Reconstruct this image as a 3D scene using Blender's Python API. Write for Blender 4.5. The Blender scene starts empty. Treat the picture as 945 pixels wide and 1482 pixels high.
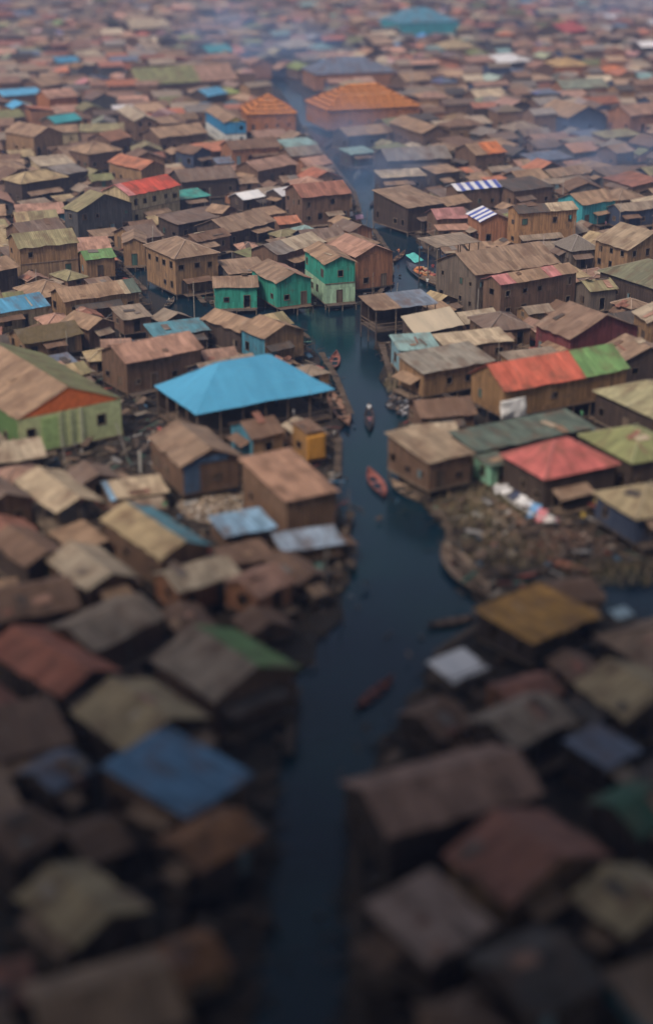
# Aerial view of a stilt settlement on a lagoon with a dark canal.  Units are metres; water level is z = 0.
import bpy, bmesh, math, random
from mathutils import Vector, Matrix, noise
from mathutils.geometry import tessellate_polygon
R=random.Random(7)
scene=bpy.context.scene; COLL=scene.collection
HOUSES=[
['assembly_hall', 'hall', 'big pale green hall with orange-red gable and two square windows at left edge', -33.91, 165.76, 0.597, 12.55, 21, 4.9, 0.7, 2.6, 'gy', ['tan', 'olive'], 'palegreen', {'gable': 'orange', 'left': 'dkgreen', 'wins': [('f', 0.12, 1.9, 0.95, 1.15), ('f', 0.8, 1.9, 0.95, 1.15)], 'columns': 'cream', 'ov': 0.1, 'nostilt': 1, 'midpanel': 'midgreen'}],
['stilt_house', 'house', 'long house with pinkish tan roof and brown plank wall behind the sky-blue roof', -21.62, 180.25, 0.62, 11.1, 7, 4.6, None, 1.47, 'gx', 'pinktan', 'brown', {'right': 'pink'}],
['stilt_house', 'house', 'low brown thatched house behind the pale green hall', -36.66, 191.08, 0.573, 8.51, 5.81, 3.4, None, 1.22, 'gx', 'dkthatch', 'tanwall', {'mat': 'thatch'}],
['stilt_house', 'house', 'small tan gabled shack right against the brown thatched house', -31.65, 196.0, 0.817, 4.89, 6, 3.6, None, 1.03, 'gy', 'tan', 'brown', {}],
['shack', 'shack', 'low grey sheet-roofed shack beside the side canal on the left', -26.61, 201.35, 0.472, 4.46, 5, 3.2, None, 0.6, 'sy', 'greytan', 'brown', {}],
['stilt_house', 'house', 'long low tan roofed house with a pale strip and green end by side canal', -32.84, 210.51, 0.525, 11.74, 6, 3.8, None, 1.26, 'gx', [(0, 0.78, 'tan'), (0.78, 0.86, 'cream'), (0.86, 1, 'greygreen')], 'tanwall', {}],
['stilt_house', 'house', 'blue sheet-roofed house with cream wall at the left edge', -43.84, 202.82, 0.657, 10.15, 6, 3.8, None, 1.26, 'gx', 'blue', 'creamwall', {}],
['two_storey_house', 'house', 'two-storey tan house with olive roof near the left edge', -43.76, 231.79, 0.438, 9.58, 7.5, 6.2, None, 1.57, 'gx', 'olivetan', 'tanwall', {'band': 'tanwall2'}],
['shack', 'shack', 'small tan annex with bright green roof against the two-storey olive-roofed house', -35.41, 230.65, 0.449, 5.06, 4.5, 4.2, None, 0.94, 'gx', 'midgreenroof', 'tanwall', {}],
['stilt_house', 'house', 'dark walled hut with tan roof cut off by the left edge', -50.41, 222.9, 0.876, 6.98, 6, 4.2, None, 1.26, 'gx', 'tan', 'dkbrown', {}],
['two_storey_house', 'house', 'big two-storey tan house with wide brown hip roof above side canal', -21.88, 226.31, 0.555, 7.72, 10.58, 6.2, None, 1.62, 'hip', 'taupe', 'tanwall', {}],
['stilt_house', 'house', 'small tan gabled house squeezed left of the wide hip-roofed house', -30.86, 241.27, 0.121, 3.91, 7, 4.4, None, 0.82, 'gy', 'taupe', 'tanwall', {}],
['two_storey_house', 'house', 'dark two-storey house with pale olive roof in front of red-roofed house', -39.22, 260.61, 0.707, 11.52, 4.79, 5.6, None, 2.42, 'gy', 'olivetan', 'dkgrey', {}],
['two_storey_house', 'house', 'two-storey cream house with bright red roof and tall windows', -32.92, 271.02, 0.869, 12.7, 7.5, 6.6, None, 1.57, 'gx', [(0, 0.12, 'pink'), (0.12, 1, 'red')], 'creamwall', {'band': 'creamwall2'}],
['stilt_house', 'house', 'house with terracotta orange gabled roof behind the red-roofed cream house', -37.81, 305.45, 0.752, 6.39, 11.5, 4.6, None, 1.34, 'gy', 'terracotta', 'tanwall', {}],
['stilt_house', 'house', 'dark walled house with pale tan hip roof near the left edge', -54.92, 288.59, 0.747, 10.7, 6.65, 5, None, 1.4, 'hip', 'sand', 'dkbrown', {}],
['shack', 'shack', 'grey flat-roofed shed right of the pale hip-roofed house', -50.81, 301.62, 0.75, 6.31, 6, 4, None, 0.72, 'sy', 'grey', 'dkbrown', {}],
['stilt_house', 'house', 'long tan roofed house with dark wall behind the terracotta house', -48.37, 321.64, 0.716, 8.66, 8, 4.6, None, 1.68, 'hip', 'tan', 'brown', {}],
['stilt_house', 'house', 'brown house with orange stained roof beside a whitish gabled house', -47.49, 337.89, 0.998, 7.45, 7, 4.4, None, 1.47, 'gx', 'brickbrown', 'brown', {}],
['stilt_house', 'house', 'tall brown house with whitish tan gabled roof', -44.49, 363.52, 0.342, 5.38, 18.66, 5.4, None, 1.13, 'gy', 'palecream', 'brown', {}],
['stilt_house', 'house', 'narrow tan gabled house with one dark window near the left edge', -64.35, 340.11, 0.827, 8.51, 10.73, 5.2, None, 1.79, 'gy', 'tan', 'tanwall', {}],
['shack', 'shack', 'cream walled shed with tan roof right of the narrow gabled house', -59.82, 351.26, 0.288, 6.67, 6, 3.8, None, 1.26, 'gx', 'tan', 'creamwall', {}],
['stilt_house', 'house', 'low house with olive green roof at the far left edge', -77.22, 370.42, 0.633, 8.89, 7, 4, None, 1.47, 'gx', 'olive', 'brown', {}],
['shack', 'shack', 'shack covered in teal tarpaulin in the distance at left', -62.86, 367.52, 0.841, 8.32, 6, 3.6, None, 1.26, 'gx', 'teal', 'brown', {'mat': 'tarp'}],
['stilt_house', 'house', 'orange plank house with pinkish tan roof far back at left', -68.88, 398.6, 0.616, 8.48, 8, 5, None, 1.68, 'gx', 'pinktan', 'orangewall', {}],
['two_storey_house', 'house', 'narrow blue and white two-storey house with a yellow gable', -23.25, 357.08, 0.298, 5.52, 20.06, 6.2, None, 1.16, 'gy', 'tan', 'bluewall', {'front': 'bluewall', 'band': 'whitewall', 'gable': 'yellow'}],
['timber_frame_house', 'house', 'smaller unfinished orange timber house with hipped frame roof beside the far canal', -13.96, 371.57, 0.178, 11.97, 13, 5.4, None, 3.6, 'hip', 'orangetimber', 'orangewall', {'mat': 'lattice', 'nobalc': 1}],
['timber_frame_house', 'house', 'largest orange house with hipped timber roof right of the far canal', 8.71, 381.12, 0.329, 24.03, 17, 5.6, None, 4.6, 'hip', 'orangetimber', 'orangewall', {'mat': 'lattice'}],
['stilt_house', 'house', 'big house with blue-grey hip roof behind the largest orange house', 6.49, 446.02, 0.249, 24.39, 16, 5.6, None, 3.6, 'hip', 'slate', 'orangewall2', {}],
['stilt_house', 'house', 'turquoise roofed building with turquoise walls near the top edge', 33.77, 578.06, 0.33, 23.48, 20, 7, None, 4.5, 'hip', 'turq', 'turqwall', {}],
['stilt_house', 'house', 'long building with olive roof turning pink brown at its right end', -40.54, 436.8, 0.404, 28.9, 14, 4.2, None, 3.6, 'gx', [(0, 0.62, 'olive'), (0.62, 1, 'pinkbrown')], 'brown', {}],
['stilt_house', 'house', 'tan roofed house with grey patch in front of the blue and white house', -33.74, 344.25, 0.618, 12.69, 8, 4.4, None, 1.68, 'gx', 'tan', 'brown', {}],
['stilt_house', 'house', 'small dark house with blue-black gable below the blue and white house', -27.89, 322.16, 0.812, 5.61, 6, 4.2, None, 1.18, 'gy', 'brown', 'dkblue', {}],
['stilt_house', 'house', 'long brown house with orange plank end below the smaller orange house', -16.17, 327.46, 0.45, 11.55, 7, 4.4, None, 1.47, 'gx', 'brown', 'orangewall2', {}],
['shack', 'shack', 'long low brown shed stepping down to the far canal', -12.12, 308.45, 0.804, 11.38, 7, 3.8, None, 1.47, 'gx', 'pinkbrown', 'brown', {}],
['stilt_house', 'house', 'wide low grey brown roofed house right of the red-roofed cream house', -23.84, 294.67, 0.424, 11.61, 8, 4.2, None, 1.68, 'gx', 'greybrown', 'dkbrown', {}],
['shack', 'shack', 'shack with small teal green roof beside the red-roofed cream house', -25.18, 279.52, 0.616, 6.43, 5, 3.6, None, 0.6, 'sy', 'tealgreen', 'dkbrown', {}],
['shack', 'shack', 'low shed under crumpled white sheeting', -14.69, 280.47, 0.748, 5.48, 4.5, 3.2, None, 0.94, 'gx', 'white', 'dkbrown', {'mat': 'tarp'}],
['shack', 'shack', 'shack with white and grey sheeting behind the reddish brown house', -7.83, 280.87, 0.76, 5.46, 5, 3.8, None, 1.05, 'gx', 'white2', 'dkbrown', {'mat': 'tarp'}],
['two_storey_house', 'house', 'two-storey brown house with reddish brown roof on canal bend', -1.6, 270.79, 0.437, 9.91, 8, 6, None, 1.68, 'gx', 'redbrown', 'brown', {}],
['shack', 'shack', 'dark shed with smooth grey brown sloping roof beside red-roofed cream house', -23.73, 259.03, 0.78, 9.2, 6, 3.8, None, 0.72, 'sy', 'greybrown', 'dkbrown', {}],
['hut', 'hut', 'tiny tan gabled hut on the dark grey brown shed corner', -18.49, 266.37, 1.003, 4.74, 4, 3.6, None, 0.99, 'gy', 'tan', 'brown', {}],
['stilt_house', 'house', 'wide low brown house in the middle of the left bank', -15.26, 254.7, 0.856, 11.71, 8, 3.8, None, 1.68, 'gx', 'taupe', 'dkbrown', {}],
['hut', 'hut', 'small dark roofed hut right behind the wide hip-roofed house', -19.67, 246.06, 0.739, 7.29, 4.5, 3.6, None, 0.94, 'gx', 'brown', 'brown', {}],
['stilt_house', 'house', 'house with half grey half cream roof behind the teal houses', -6.1, 236.26, 0.893, 11.82, 6, 4.4, None, 1.26, 'gx', [(0, 0.35, 'grey'), (0.35, 1, 'palecream')], 'brown', {}],
['stilt_house', 'house', 'teal gabled house with pink striped roof edge between two teal houses', -6.58, 216.81, 0.457, 6.04, 9.41, 4.8, None, 1.27, 'gy', ['taupe', 'pinktan'], 'tealwall', {'front': 'tealwall', 'deck': 1}],
['stilt_house', 'house', 'low teal walled house with wavy tan roof, leftmost of the teal houses', -13.24, 215.0, 0.116, 6.62, 5.28, 3.9, None, 1.11, 'gx', 'taupe', 'tealwall', {'front': 'tealwall', 'deck': 1}],
['two_storey_house', 'house', 'two-storey teal house with whitish green ground floor beside the canal', 0.48, 219.71, 0.321, 5.15, 10.21, 6.8, None, 1.08, 'gy', 'tan', 'tealwall', {'band': 'mintwall', 'deck': 1}],
['stilt_house', 'house', 'orange plank house with pinkish gabled roof right of the two-storey teal house', 5.14, 227.55, 0.498, 6.99, 9.11, 6, None, 1.47, 'gy', 'pinktan', 'orangewall2', {}],
['stilt_house', 'house', 'tan roofed house with dark gable just right of the blue-teal flat roof', -12.1, 194.51, 0.74, 5.08, 8.46, 4, None, 1.07, 'gy', 'tan', 'dkbrown', {}],
['stilt_house', 'house', 'tan layered roof house with blue side wall beside the dark green inlet', -6.95, 189.49, 0.647, 6.78, 5.83, 4.4, None, 1.42, 'gy', 'tan', 'tanwall', {'left': 'bluewall2'}],
['shack', 'shack', 'low shack with flat blue-teal roof behind the pinkish tan long house', -19.69, 193.33, 0.413, 7.86, 4.5, 3.4, None, 0.54, 'sy', 'bluetealroof', 'dkbrown', {}],
['open_hall', 'hall', 'huge open hall under a bright sky-blue sheet roof beside the canal', -9.48, 166.6, 0.516, 17.65, 11.39, 4.2, None, 3.6, 'hip', 'sky', 'dkbrown', {'mat': 'tarp', 'open': 1}],
['hut', 'hut', 'small brown roofed hut in front of the sky-blue hall', -7.53, 154.54, 0.53, 4.18, 5.5, 3.6, None, 1.16, 'gx', 'brown', 'tanwall', {'left': 'bluewall2'}],
['stilt_house', 'house', 'stilt house with tan gabled roof and blue painted front panels', -13.58, 145.8, 0.465, 6.73, 9.42, 4.8, 1.6, 1.41, 'gy', 'taupe', 'brown', {'front': 'brown', 'panels': 'dkbluepanel', 'wins': [('f', 0.62, 1.2, 0.8, 0.7)]}],
['stilt_house', 'house', 'large plank house with flat tan roof standing beside the canal', -3.74, 136.41, 0.512, 5.84, 10.03, 5.0, 0.9, 1.1, 'sy', 'tanpatch', 'plank', {'wins': [('l', 0.2, 1.6, 0.6, 0.8)]}],
['shack', 'shack', 'low shack with light blue sheet roof in front of large plank house', -7.91, 131.01, 0.456, 5.39, 4.2, 2.6, None, 0.5, 'sy', 'paleblue', 'brown', {}],
['lean_to', 'shack', 'low lean-to with pale blue-grey sheet roof on the canal bank', -1.71, 127.82, 0.329, 6.11, 3.5, 2.4, None, 0.42, 'sy', 'paleblue2', 'brown', {}],
['hut', 'hut', 'narrow hut draped in yellow orange sheeting beside the canal', -1.97, 153.16, 0.573, 2.35, 3.2, 4.2, 1.2, 0.38, 'sy', 'brown', 'mustardwall', {}],
['stilt_house', 'house', 'stilt house with one olive tan and one teal blue roof slope', -15.49, 125.62, 0.62, 5.4, 11.09, 4.2, None, 1.13, 'gy', ['sand', 'bluetealroof'], 'brown', {}],
['shack', 'shack', 'low shed with long cream sheet roof below the dark yard', -19.11, 140.73, 0.362, 6.03, 4, 2.2, None, 0.48, 'sy', [(0, 0.1, 'paleblue'), (0.1, 1, 'cream')], 'brown', {}],
['open_shelter', 'shelter', 'open-sided shelter on posts under a ribbed tan gabled roof', -25.86, 135.73, 0.587, 5.2, 9.9, 4, None, 1.09, 'gy', 'ribtan', 'dkbrown', {'open': 1}],
['stilt_house', 'house', 'plank house with sagging brown roof at left edge below the green hall', -33.28, 136.41, 0.675, 5.87, 9.85, 3.9, None, 1.23, 'gy', 'greybrown', 'plank', {}],
['stilt_house', 'house', 'stilt house with tan roof and brown verandah projecting over canal', 10.57, 146.5, 0.545, 5.81, 8.12, 4.6, 1.5, 0.8, 'sy', 'tanpatch2', 'brown', {}],
['stilt_house', 'house', 'long low building with flat grey-green roof behind the red hip roof', 21.07, 153.55, 0.502, 15.56, 5.5, 3.6, None, 0.5, 'sy', 'greygreen', 'dkbrown', {}],
['kiosk', 'kiosk', 'small kiosk with bright mint green wall panels beside verandah house', 17.28, 146.66, 0.527, 3.17, 3.2, 3.1, 0.9, 0.2, 'sy', 'greygreen', 'mintpanel', {}],
['stilt_house', 'house', 'dark house with bright rose red hip roof behind the cloth-laden boat', 23.64, 143.74, 0.485, 9.31, 7.86, 4.2, None, 2.2, 'hip', 'rose', 'dkbrown', {}],
['stilt_house', 'house', 'house with olive green hip roof right of the rose red roof', 31.98, 147.77, 0.455, 7.76, 9.39, 4.4, None, 1.63, 'hip', 'olivegreen', 'dkbrown', {'wins': [('f', 0.12, 1.1, 0.6, 1.1)]}],
['stilt_house', 'house', 'house with khaki hip roof at the lower right of the sharp band', 30.45, 134.01, 0.433, 7.21, 7.32, 3.8, None, 1.51, 'hip', 'khaki', 'dkblue', {}],
['stilt_house', 'house', 'house with pale mottled olive roof at the right edge', 37.06, 162.02, 0.491, 8.47, 12.26, 4.2, None, 1.78, 'hip', 'paleolive', 'dkbrown', {}],
['stilt_house', 'house', 'long stilt house with roof two thirds orange-red and one third green', 26.07, 169.58, 0.487, 17.79, 7.5, 5.2, 2.0, 2.2, 'gx', [(0, 0.64, 'brightred'), (0.64, 1, 'green')], 'ochreplank', {'wins': [('f', 0.12, 1.5, 0.8, 0.6), ('f', 0.4, 1.5, 0.8, 0.6)]}],
['stilt_house', 'house', 'dark red walled house with streaky brown gabled roof', 33.76, 190.67, 0.516, 11.51, 7.75, 4.6, None, 2.42, 'gy', 'streakbrown', 'dkred', {}],
['hut', 'hut', 'brown gabled hut at right edge above the pale olive house', 38.61, 181.56, 0.335, 6.87, 6.32, 4, None, 1.44, 'gy', 'taupe', 'dkbrown', {}],
['shack', 'shack', 'long low shed with pale cream strip roof right of canal', 18.74, 187.94, 0.352, 9.58, 4.5, 3.6, None, 0.54, 'sy', 'cream', 'brown', {}],
['stilt_house', 'house', 'brown house with flat warm grey roof below the cream strip shed', 14.54, 176.98, 0.527, 10.76, 6, 4.2, None, 0.9, 'sy', 'warmgrey', 'tanwall', {}],
['hut', 'hut', 'small light blue walled hut with pale teal roof at the canal side', 11.07, 184.08, 0.216, 5.43, 5, 4.2, None, 0.6, 'sy', 'paleteal', 'lightbluewall', {}],
['tarp_shelter', 'shelter', 'steep cream tarpaulin shelter in front of the jetty house', 14.26, 197.74, 0.617, 8.45, 3.2, 2.4, None, 1.8, 'sy', 'creamtarp', 'dkbrown', {'mat': 'tarp'}],
['jetty_house', 'house', 'jetty house on tall posts with half brown half blue-grey roof', 9.73, 200.78, 0.405, 9.45, 5.5, 5, 2.0, 0.66, 'sy', [(0, 0.42, 'taupe'), (0.42, 1, 'bluegrey')], 'dkbrown', {'open': 1}],
['canopy', 'shelter', 'grey flat canopy standing on tall poles beside the loaded boat', 18.79, 230.32, 0.518, 8.21, 5.5, 6.5, None, 0.4, 'sy', 'greytan', 'dkbrown', {'open': 1}],
['two_storey_house', 'house', 'big two-storey house with broad tan roof right of the loaded boat', 24.91, 217.71, 0.52, 15.1, 10.44, 6.4, None, 2.19, 'gx', 'taupe', 'greywall', {}],
['two_storey_house', 'house', 'two-storey brown house whose tan roof has pink ends', 28.89, 211.28, 0.571, 14.23, 4.5, 6, None, 0.94, 'gx', [(0, 0.2, 'pink'), (0.2, 0.62, 'tan'), (0.62, 0.78, 'pink'), (0.78, 1, 'tan')], 'brown', {}],
['shack', 'shack', 'small shed with olive roof right of the pink-ended roof house', 38.49, 212.9, 0.403, 4.8, 5, 4, None, 1.05, 'gx', 'olivetan', 'greywall', {}],
['two_storey_house', 'house', 'two-storey orange tan plank house with half dark half cream roof', 35.81, 251.42, 0.343, 11.15, 4.5, 7, None, 0.94, 'gx', [(0, 0.53, 'dkroof'), (0.53, 1, 'cream')], 'orangetan', {}],
['stilt_house', 'house', 'gabled house with one blue and white striped roof slope and orange wall', 27.37, 254.42, 0.268, 5.89, 6.85, 5, None, 1.24, 'gy', ['stripe', 'brown'], 'orangewall2', {}],
['stilt_house', 'house', 'house with wide blue and white striped roof behind the striped gable house', 27.1, 281.35, 0.477, 9.73, 4.5, 4.8, None, 0.94, 'gx', 'stripe', 'brown', {}],
['stilt_house', 'house', 'low house with dull pink roof left of the striped gable house', 20.64, 259.61, 0.274, 5.95, 6, 4.2, None, 1.26, 'gx', 'dullpink', 'brown', {}],
['lean_to', 'shack', 'narrow pale pink sheet lean-to in front of dull pink roof', 21.28, 255.06, 0.182, 5.75, 3, 3, None, 0.36, 'sy', 'pinktan', 'brown', {}],
['stilt_house', 'house', 'big house with plain flat brown roof right of the far canal', 14.46, 268.11, 0.582, 8.38, 11, 5, None, 1.4, 'sy', 'taupe', 'dkbrown', {}],
['hut', 'hut', 'small tan hut between the plain brown roof and striped roofs', 22.09, 271.68, 0.704, 6.4, 5, 4, None, 1.05, 'gx', 'tan', 'brown', {}],
['shack', 'shack', 'long shed with bright cream strip roof on far canal bank', 14.22, 296.5, 0.303, 9.33, 5, 4.2, None, 0.6, 'sy', 'cream', 'dkbrown', {}],
['shack', 'shack', 'tan strip-roofed shed beside the bright cream strip shed', 22.6, 301.87, 0.575, 6.6, 5, 4, None, 0.6, 'sy', 'tan', 'dkbrown', {}],
['stilt_house', 'house', 'long grey gabled house behind the bright cream strip shed', 17.75, 316.46, 0.279, 14.1, 9, 4.2, None, 1.89, 'gx', 'grey', 'dkbrown', {}],
['shack', 'shack', 'small shed with pale green roof on far canal bank', 6.36, 325.23, 0.568, 6.11, 5, 3.6, None, 0.6, 'sy', 'paleteal', 'dkbrown', {}],
['stilt_house', 'house', 'tan roofed house at canal corner below the largest orange house', 7.42, 346.12, 0.544, 10.74, 7, 4.2, None, 1.47, 'gx', 'tan', 'dkbrown', {}],
['stilt_house', 'house', 'pale tan gabled house below the right end of the largest orange house', 21.0, 351.12, 0.401, 7.48, 17.58, 4.6, None, 1.57, 'gy', 'tan', 'brown', {}],
['stilt_house', 'house', 'house with half tan half orange roof behind the wide striped roof', 31.84, 319.31, 0.525, 8.0, 8, 4.8, None, 1.68, 'gx', [(0, 0.4, 'tan'), (0.4, 1, 'brightorange')], 'brown', {}],
['shack', 'shack', 'flat dark brown shed behind the half dark half cream roof', 36.53, 284.17, 0.555, 9.74, 7, 4.4, None, 0.84, 'sy', 'dkroof', 'brown', {}],
['stilt_house', 'house', 'teal walled house with tan roof right of the half cream roof', 46.05, 269.04, 0.592, 8.39, 7, 5, None, 1.47, 'gx', 'tan', 'turqwall', {}],
['stilt_house', 'house', 'low grey brown house at right edge beside the teal walled house', 54.54, 267.17, 0.425, 9.73, 4.5, 4, None, 0.94, 'gx', 'greytan', 'dkblue', {}],
['stilt_house', 'house', 'large tan gabled house with plank gable at the right edge', 48.37, 234.21, 0.531, 10.8, 8.29, 5.6, None, 2.27, 'gy', 'tanpatch2', 'tanwall', {}],
['stilt_house', 'house', 'broad dark olive roofed house at the right edge', 47.78, 216.1, 0.534, 10.27, 13.93, 4.6, None, 2.16, 'hip', 'dkolive', 'dkbrown', {}],
['hut', 'hut', 'hut with rounded grey roof and grey walls behind the pink-ended roof house', 39.4, 237.41, 0.363, 5.16, 6, 4, None, 1.8, 'hip', 'grey', 'greywall', {'mat': 'thatch'}],
['stilt_house', 'house', 'tan roofed dark house far back right of centre', 58.36, 371.4, 0.485, 11.39, 13.34, 4.8, None, 2.39, 'gy', 'tan', 'dkblue', {}],
['stilt_house', 'house', 'orange plank house with brown-pink roof far back at right edge', 73.69, 369.93, 0.503, 11.02, 9, 5.2, None, 1.89, 'gx', 'pinkbrown', 'orangewall2', {}],
['hut', 'hut', 'small tan hut below the orange plank house at right edge', 60.88, 324.34, 0.708, 6.31, 6, 4, None, 1.26, 'gx', 'tan', 'brown', {}],
['shack', 'shack', 'shed with cream roof far back right of the largest orange house', 41.03, 403.92, 0.412, 9.3, 8, 4.4, None, 1.68, 'gx', 'cream', 'brown', {}],
['stilt_house', 'house', 'far orange walled house with yellowish hip roof at upper right', 69.99, 460.72, 0.304, 10.78, 11, 5.4, None, 2.26, 'hip', 'yellowtan', 'orangewall', {}],
['stilt_house', 'house', 'low grey green roofed house below the far yellowish hip roof', 68.45, 424.34, 0.301, 13.68, 9, 4, None, 1.89, 'gx', 'greygreen2', 'orangewall2', {}],
['stilt_house', 'house', 'far house with small orange hip roof at upper right', 82.56, 451.72, 0.401, 7.86, 10, 4.5, None, 1.65, 'hip', 'brightorange', 'brown', {}],
['stilt_house', 'house', 'far house with vivid red roof near the upper right', 83.59, 563.84, 0.89, 15.24, 13, 4.8, None, 2.73, 'gx', 'vividred', 'dkbrown', {}],
['shack', 'shack', 'far shed with white sheet roof at upper right', 54.08, 478.73, 0.654, 14.1, 10, 4.4, None, 1.2, 'sy', 'white', 'dkbrown', {}],
['stilt_house', 'house', 'far hip-roofed tan house right below the turquoise building', 41.15, 510.88, 0.512, 11.98, 11, 5, None, 2.31, 'hip', 'sand', 'tanwall', {}],
['stilt_house', 'house', 'far tan house right of the blue-grey hip-roofed house', 23.24, 433.24, 0.521, 8.57, 9, 4.6, None, 1.89, 'gx', 'tan', 'brown', {}],
['stilt_house', 'house', 'far small tan house at top centre right of the canal end', -9.55, 513.24, 0.528, 11.74, 12, 5, None, 2.47, 'hip', 'palecream', 'dkbrown', {}],
['stilt_house', 'house', 'far house with orange tan hip roof left of the canal end', -28.85, 552.44, 0.522, 9.12, 12, 5, None, 1.91, 'hip', 'yellowtan', 'pinkbrown', {}],
['shack', 'shack', 'far teal roofed shack above the long olive-roofed building', -35.79, 502.68, 0.647, 9.41, 9, 4.5, None, 1.89, 'gx', 'teal', 'dkbrown', {}],
['shack', 'shack', 'bright blue sheeted shack left of the smaller orange house', -30.76, 406.24, 0.889, 8.14, 7, 4.4, None, 1.47, 'gx', 'blue', 'dkbrown', {}],
['stilt_house', 'house', 'far whitish roofed house above the long olive-roofed building at left', -65.89, 575.43, 0.497, 15.47, 13, 5, None, 2.73, 'gx', 'palecream', 'dkbrown', {}],
['stilt_house', 'house', 'far tan roofed house left of the long olive-roofed building', -77.1, 426.13, 1.053, 11.15, 9, 4.4, None, 1.89, 'gx', 'tan', 'brown', {}],
['shack', 'shack', 'far whitish tan shack at upper left', -75.16, 490.51, 0.677, 8.6, 9, 4.2, None, 1.89, 'gx', 'palecream', 'brown', {}],
['shack', 'shack', 'shack with cream sheet roof near the left, below ribbed shelter', -20.35, 119.29, 0.611, 5.12, 8.05, 3.6, None, 1.07, 'gy', 'palecream', 'brown', {}],
['shack', 'shack', 'brown roofed shack at left beside the cream shack', -26.74, 124.07, 0.683, 4.59, 7.56, 3.4, None, 0.96, 'gy', 'brown', 'dkbrown', {}],
['stilt_house', 'house', 'tan and cream roofed house below the two-coloured roof house', -11.23, 118.48, 0.619, 6.48, 4.6, 3.4, None, 0.97, 'gx', 'palecream', 'orangewall2', {}],
['shack', 'shack', 'pinkish roofed shack beside canal, right of tan and cream house', -5.84, 116.97, 0.846, 4.6, 4.5, 3.4, None, 0.94, 'gx', 'pinktan', 'orangewall2', {}],
['stilt_house', 'house', 'wide grey tan roofed house below the cream shack', -17.86, 108.84, 0.88, 7.89, 6, 3.6, None, 1.26, 'gx', 'greytan', 'brown', {}],
['stilt_house', 'house', 'house with rust-red orange roof at left edge', -20.98, 102.3, 0.78, 5.65, 10.23, 3.8, None, 1.19, 'gy', 'rustred', 'dkbrown', {}],
['stilt_house', 'house', 'grey tan roof with a green patch beside the dark canal', -7.7, 101.71, 0.687, 8.08, 8.46, 3.8, None, 1.7, 'gy', ['greytan', 'greenpatch'], 'brown', {}],
['stilt_house', 'house', 'olive tan roofed house above the blue roof', -13.29, 94.26, 0.723, 7.17, 7.65, 3.8, None, 1.5, 'gy', 'sand', 'dkbrown', {}],
['stilt_house', 'house', 'house with deep blue roof left of the dark canal', -9.99, 86.38, 0.92, 6.59, 7.91, 3.8, None, 0.9, 'sy', 'deepblue', 'brown', {}],
['shack', 'shack', 'shack with small grey-blue roof at lower left', -18.29, 87.5, 0.875, 3.78, 4, 3.4, None, 0.84, 'gx', 'slate', 'dkbrown', {}],
['stilt_house', 'house', 'house with orange brown roof below the deep blue roof', -7.39, 79.8, 0.794, 5.49, 4.64, 3.4, None, 0.97, 'gx', 'rustbrown', 'dkbrown', {}],
['stilt_house', 'house', 'house with tan-grey roof at bottom left', -14.41, 73.09, 0.748, 5.16, 6.46, 3.6, None, 1.08, 'gy', 'sand', 'dkbrown', {}],
['hut', 'hut', 'hut with square mustard yellow roof right of canal', 17.18, 110.89, 0.692, 7.92, 6.85, 3.4, None, 0.4, 'sy', 'mustard', 'dkbrown', {}],
['stilt_house', 'house', 'wide brown roofed house at right below the mustard hut', 13.87, 93.87, 0.679, 6.28, 5, 3.6, None, 1.05, 'gx', 'greytan', 'dkbrown', {}],
['stilt_house', 'house', 'tan roofed house at right edge with a pale blue sheet on it', 22.55, 97.59, 0.512, 6.55, 6.19, 3.8, None, 1.38, 'gy', 'sand', 'dkbrown', {}],
['shack', 'shack', 'shack with grey-blue roof at right edge', 19.12, 90.44, 0.744, 3.85, 4, 3.4, None, 0.48, 'sy', 'slate', 'dkbrown', {}],
['stilt_house', 'house', 'big house with pinkish brown roof at lower right of canal', 7.55, 84.56, 0.439, 11.65, 7, 4, None, 1.47, 'gx', 'pinkbrown', 'dkbrown', {}],
['stilt_house', 'house', 'house with pale pinkish grey roof at bottom right of canal', 5.93, 71.13, 0.698, 5.42, 5.52, 3.8, None, 1, 'sy', 'pinkgrey', 'dkbrown', {}],
['stilt_house', 'house', 'house with dull tan roof at bottom right corner', 17.99, 73.13, 0.569, 5.58, 4.78, 3.8, None, 1.17, 'gy', 'sand', 'dkbrown', {}],
['stilt_house', 'house', 'house with dark green roof at lower right edge', 20.1, 82.86, 0.601, 4.64, 5, 3.6, None, 1.05, 'gx', 'dkgreenroof', 'dkbrown', {}],
['stilt_house', 'house', 'dark roofed house at bottom between two paler roofs on the right', 11.47, 67.14, 0.579, 5.4, 6, 3.6, None, 1.26, 'gx', 'dkroof', 'dkbrown', {}],
['stilt_house', 'house', 'dark brown roofed house at left edge above the bottom house', -19.9, 80.11, 0.924, 4.05, 5, 3.6, None, 1.05, 'gx', 'brown', 'dkbrown', {}],
['tarp_shelter', 'shelter', 'low shelter under a white tarpaulin at the right side of dark canal', 10.27, 104.45, 0.666, 3.87, 3, 2.0, None, 0.5, 'sy', 'white', 'dkbrown', {'mat': 'tarp', 'open': 1}],
['stilt_house', 'house', 'tan long gabled house with dark walls, in front of the tan-grey bottom house', -11.85, 63.95, 0.427, 7.55, 6.29, 4.2, None, 1.32, 'gx', 'tan', 'dkbrown', {}],
['stilt_house', 'house', 'dark brown long gabled house with brown walls, in front and left of the cream shack', -25.51, 112.94, 0.406, 9.09, 6.45, 3.6, None, 1.35, 'gx', 'brown', 'brown', {}],
['stilt_house', 'house', 'grey brown hip-roofed house with dark walls, in front and right of the mustard hut', 26.28, 106.83, 0.555, 7.21, 7.01, 2.9, None, 1.47, 'hip', 'taupe', 'dkbrown', {}],
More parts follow.
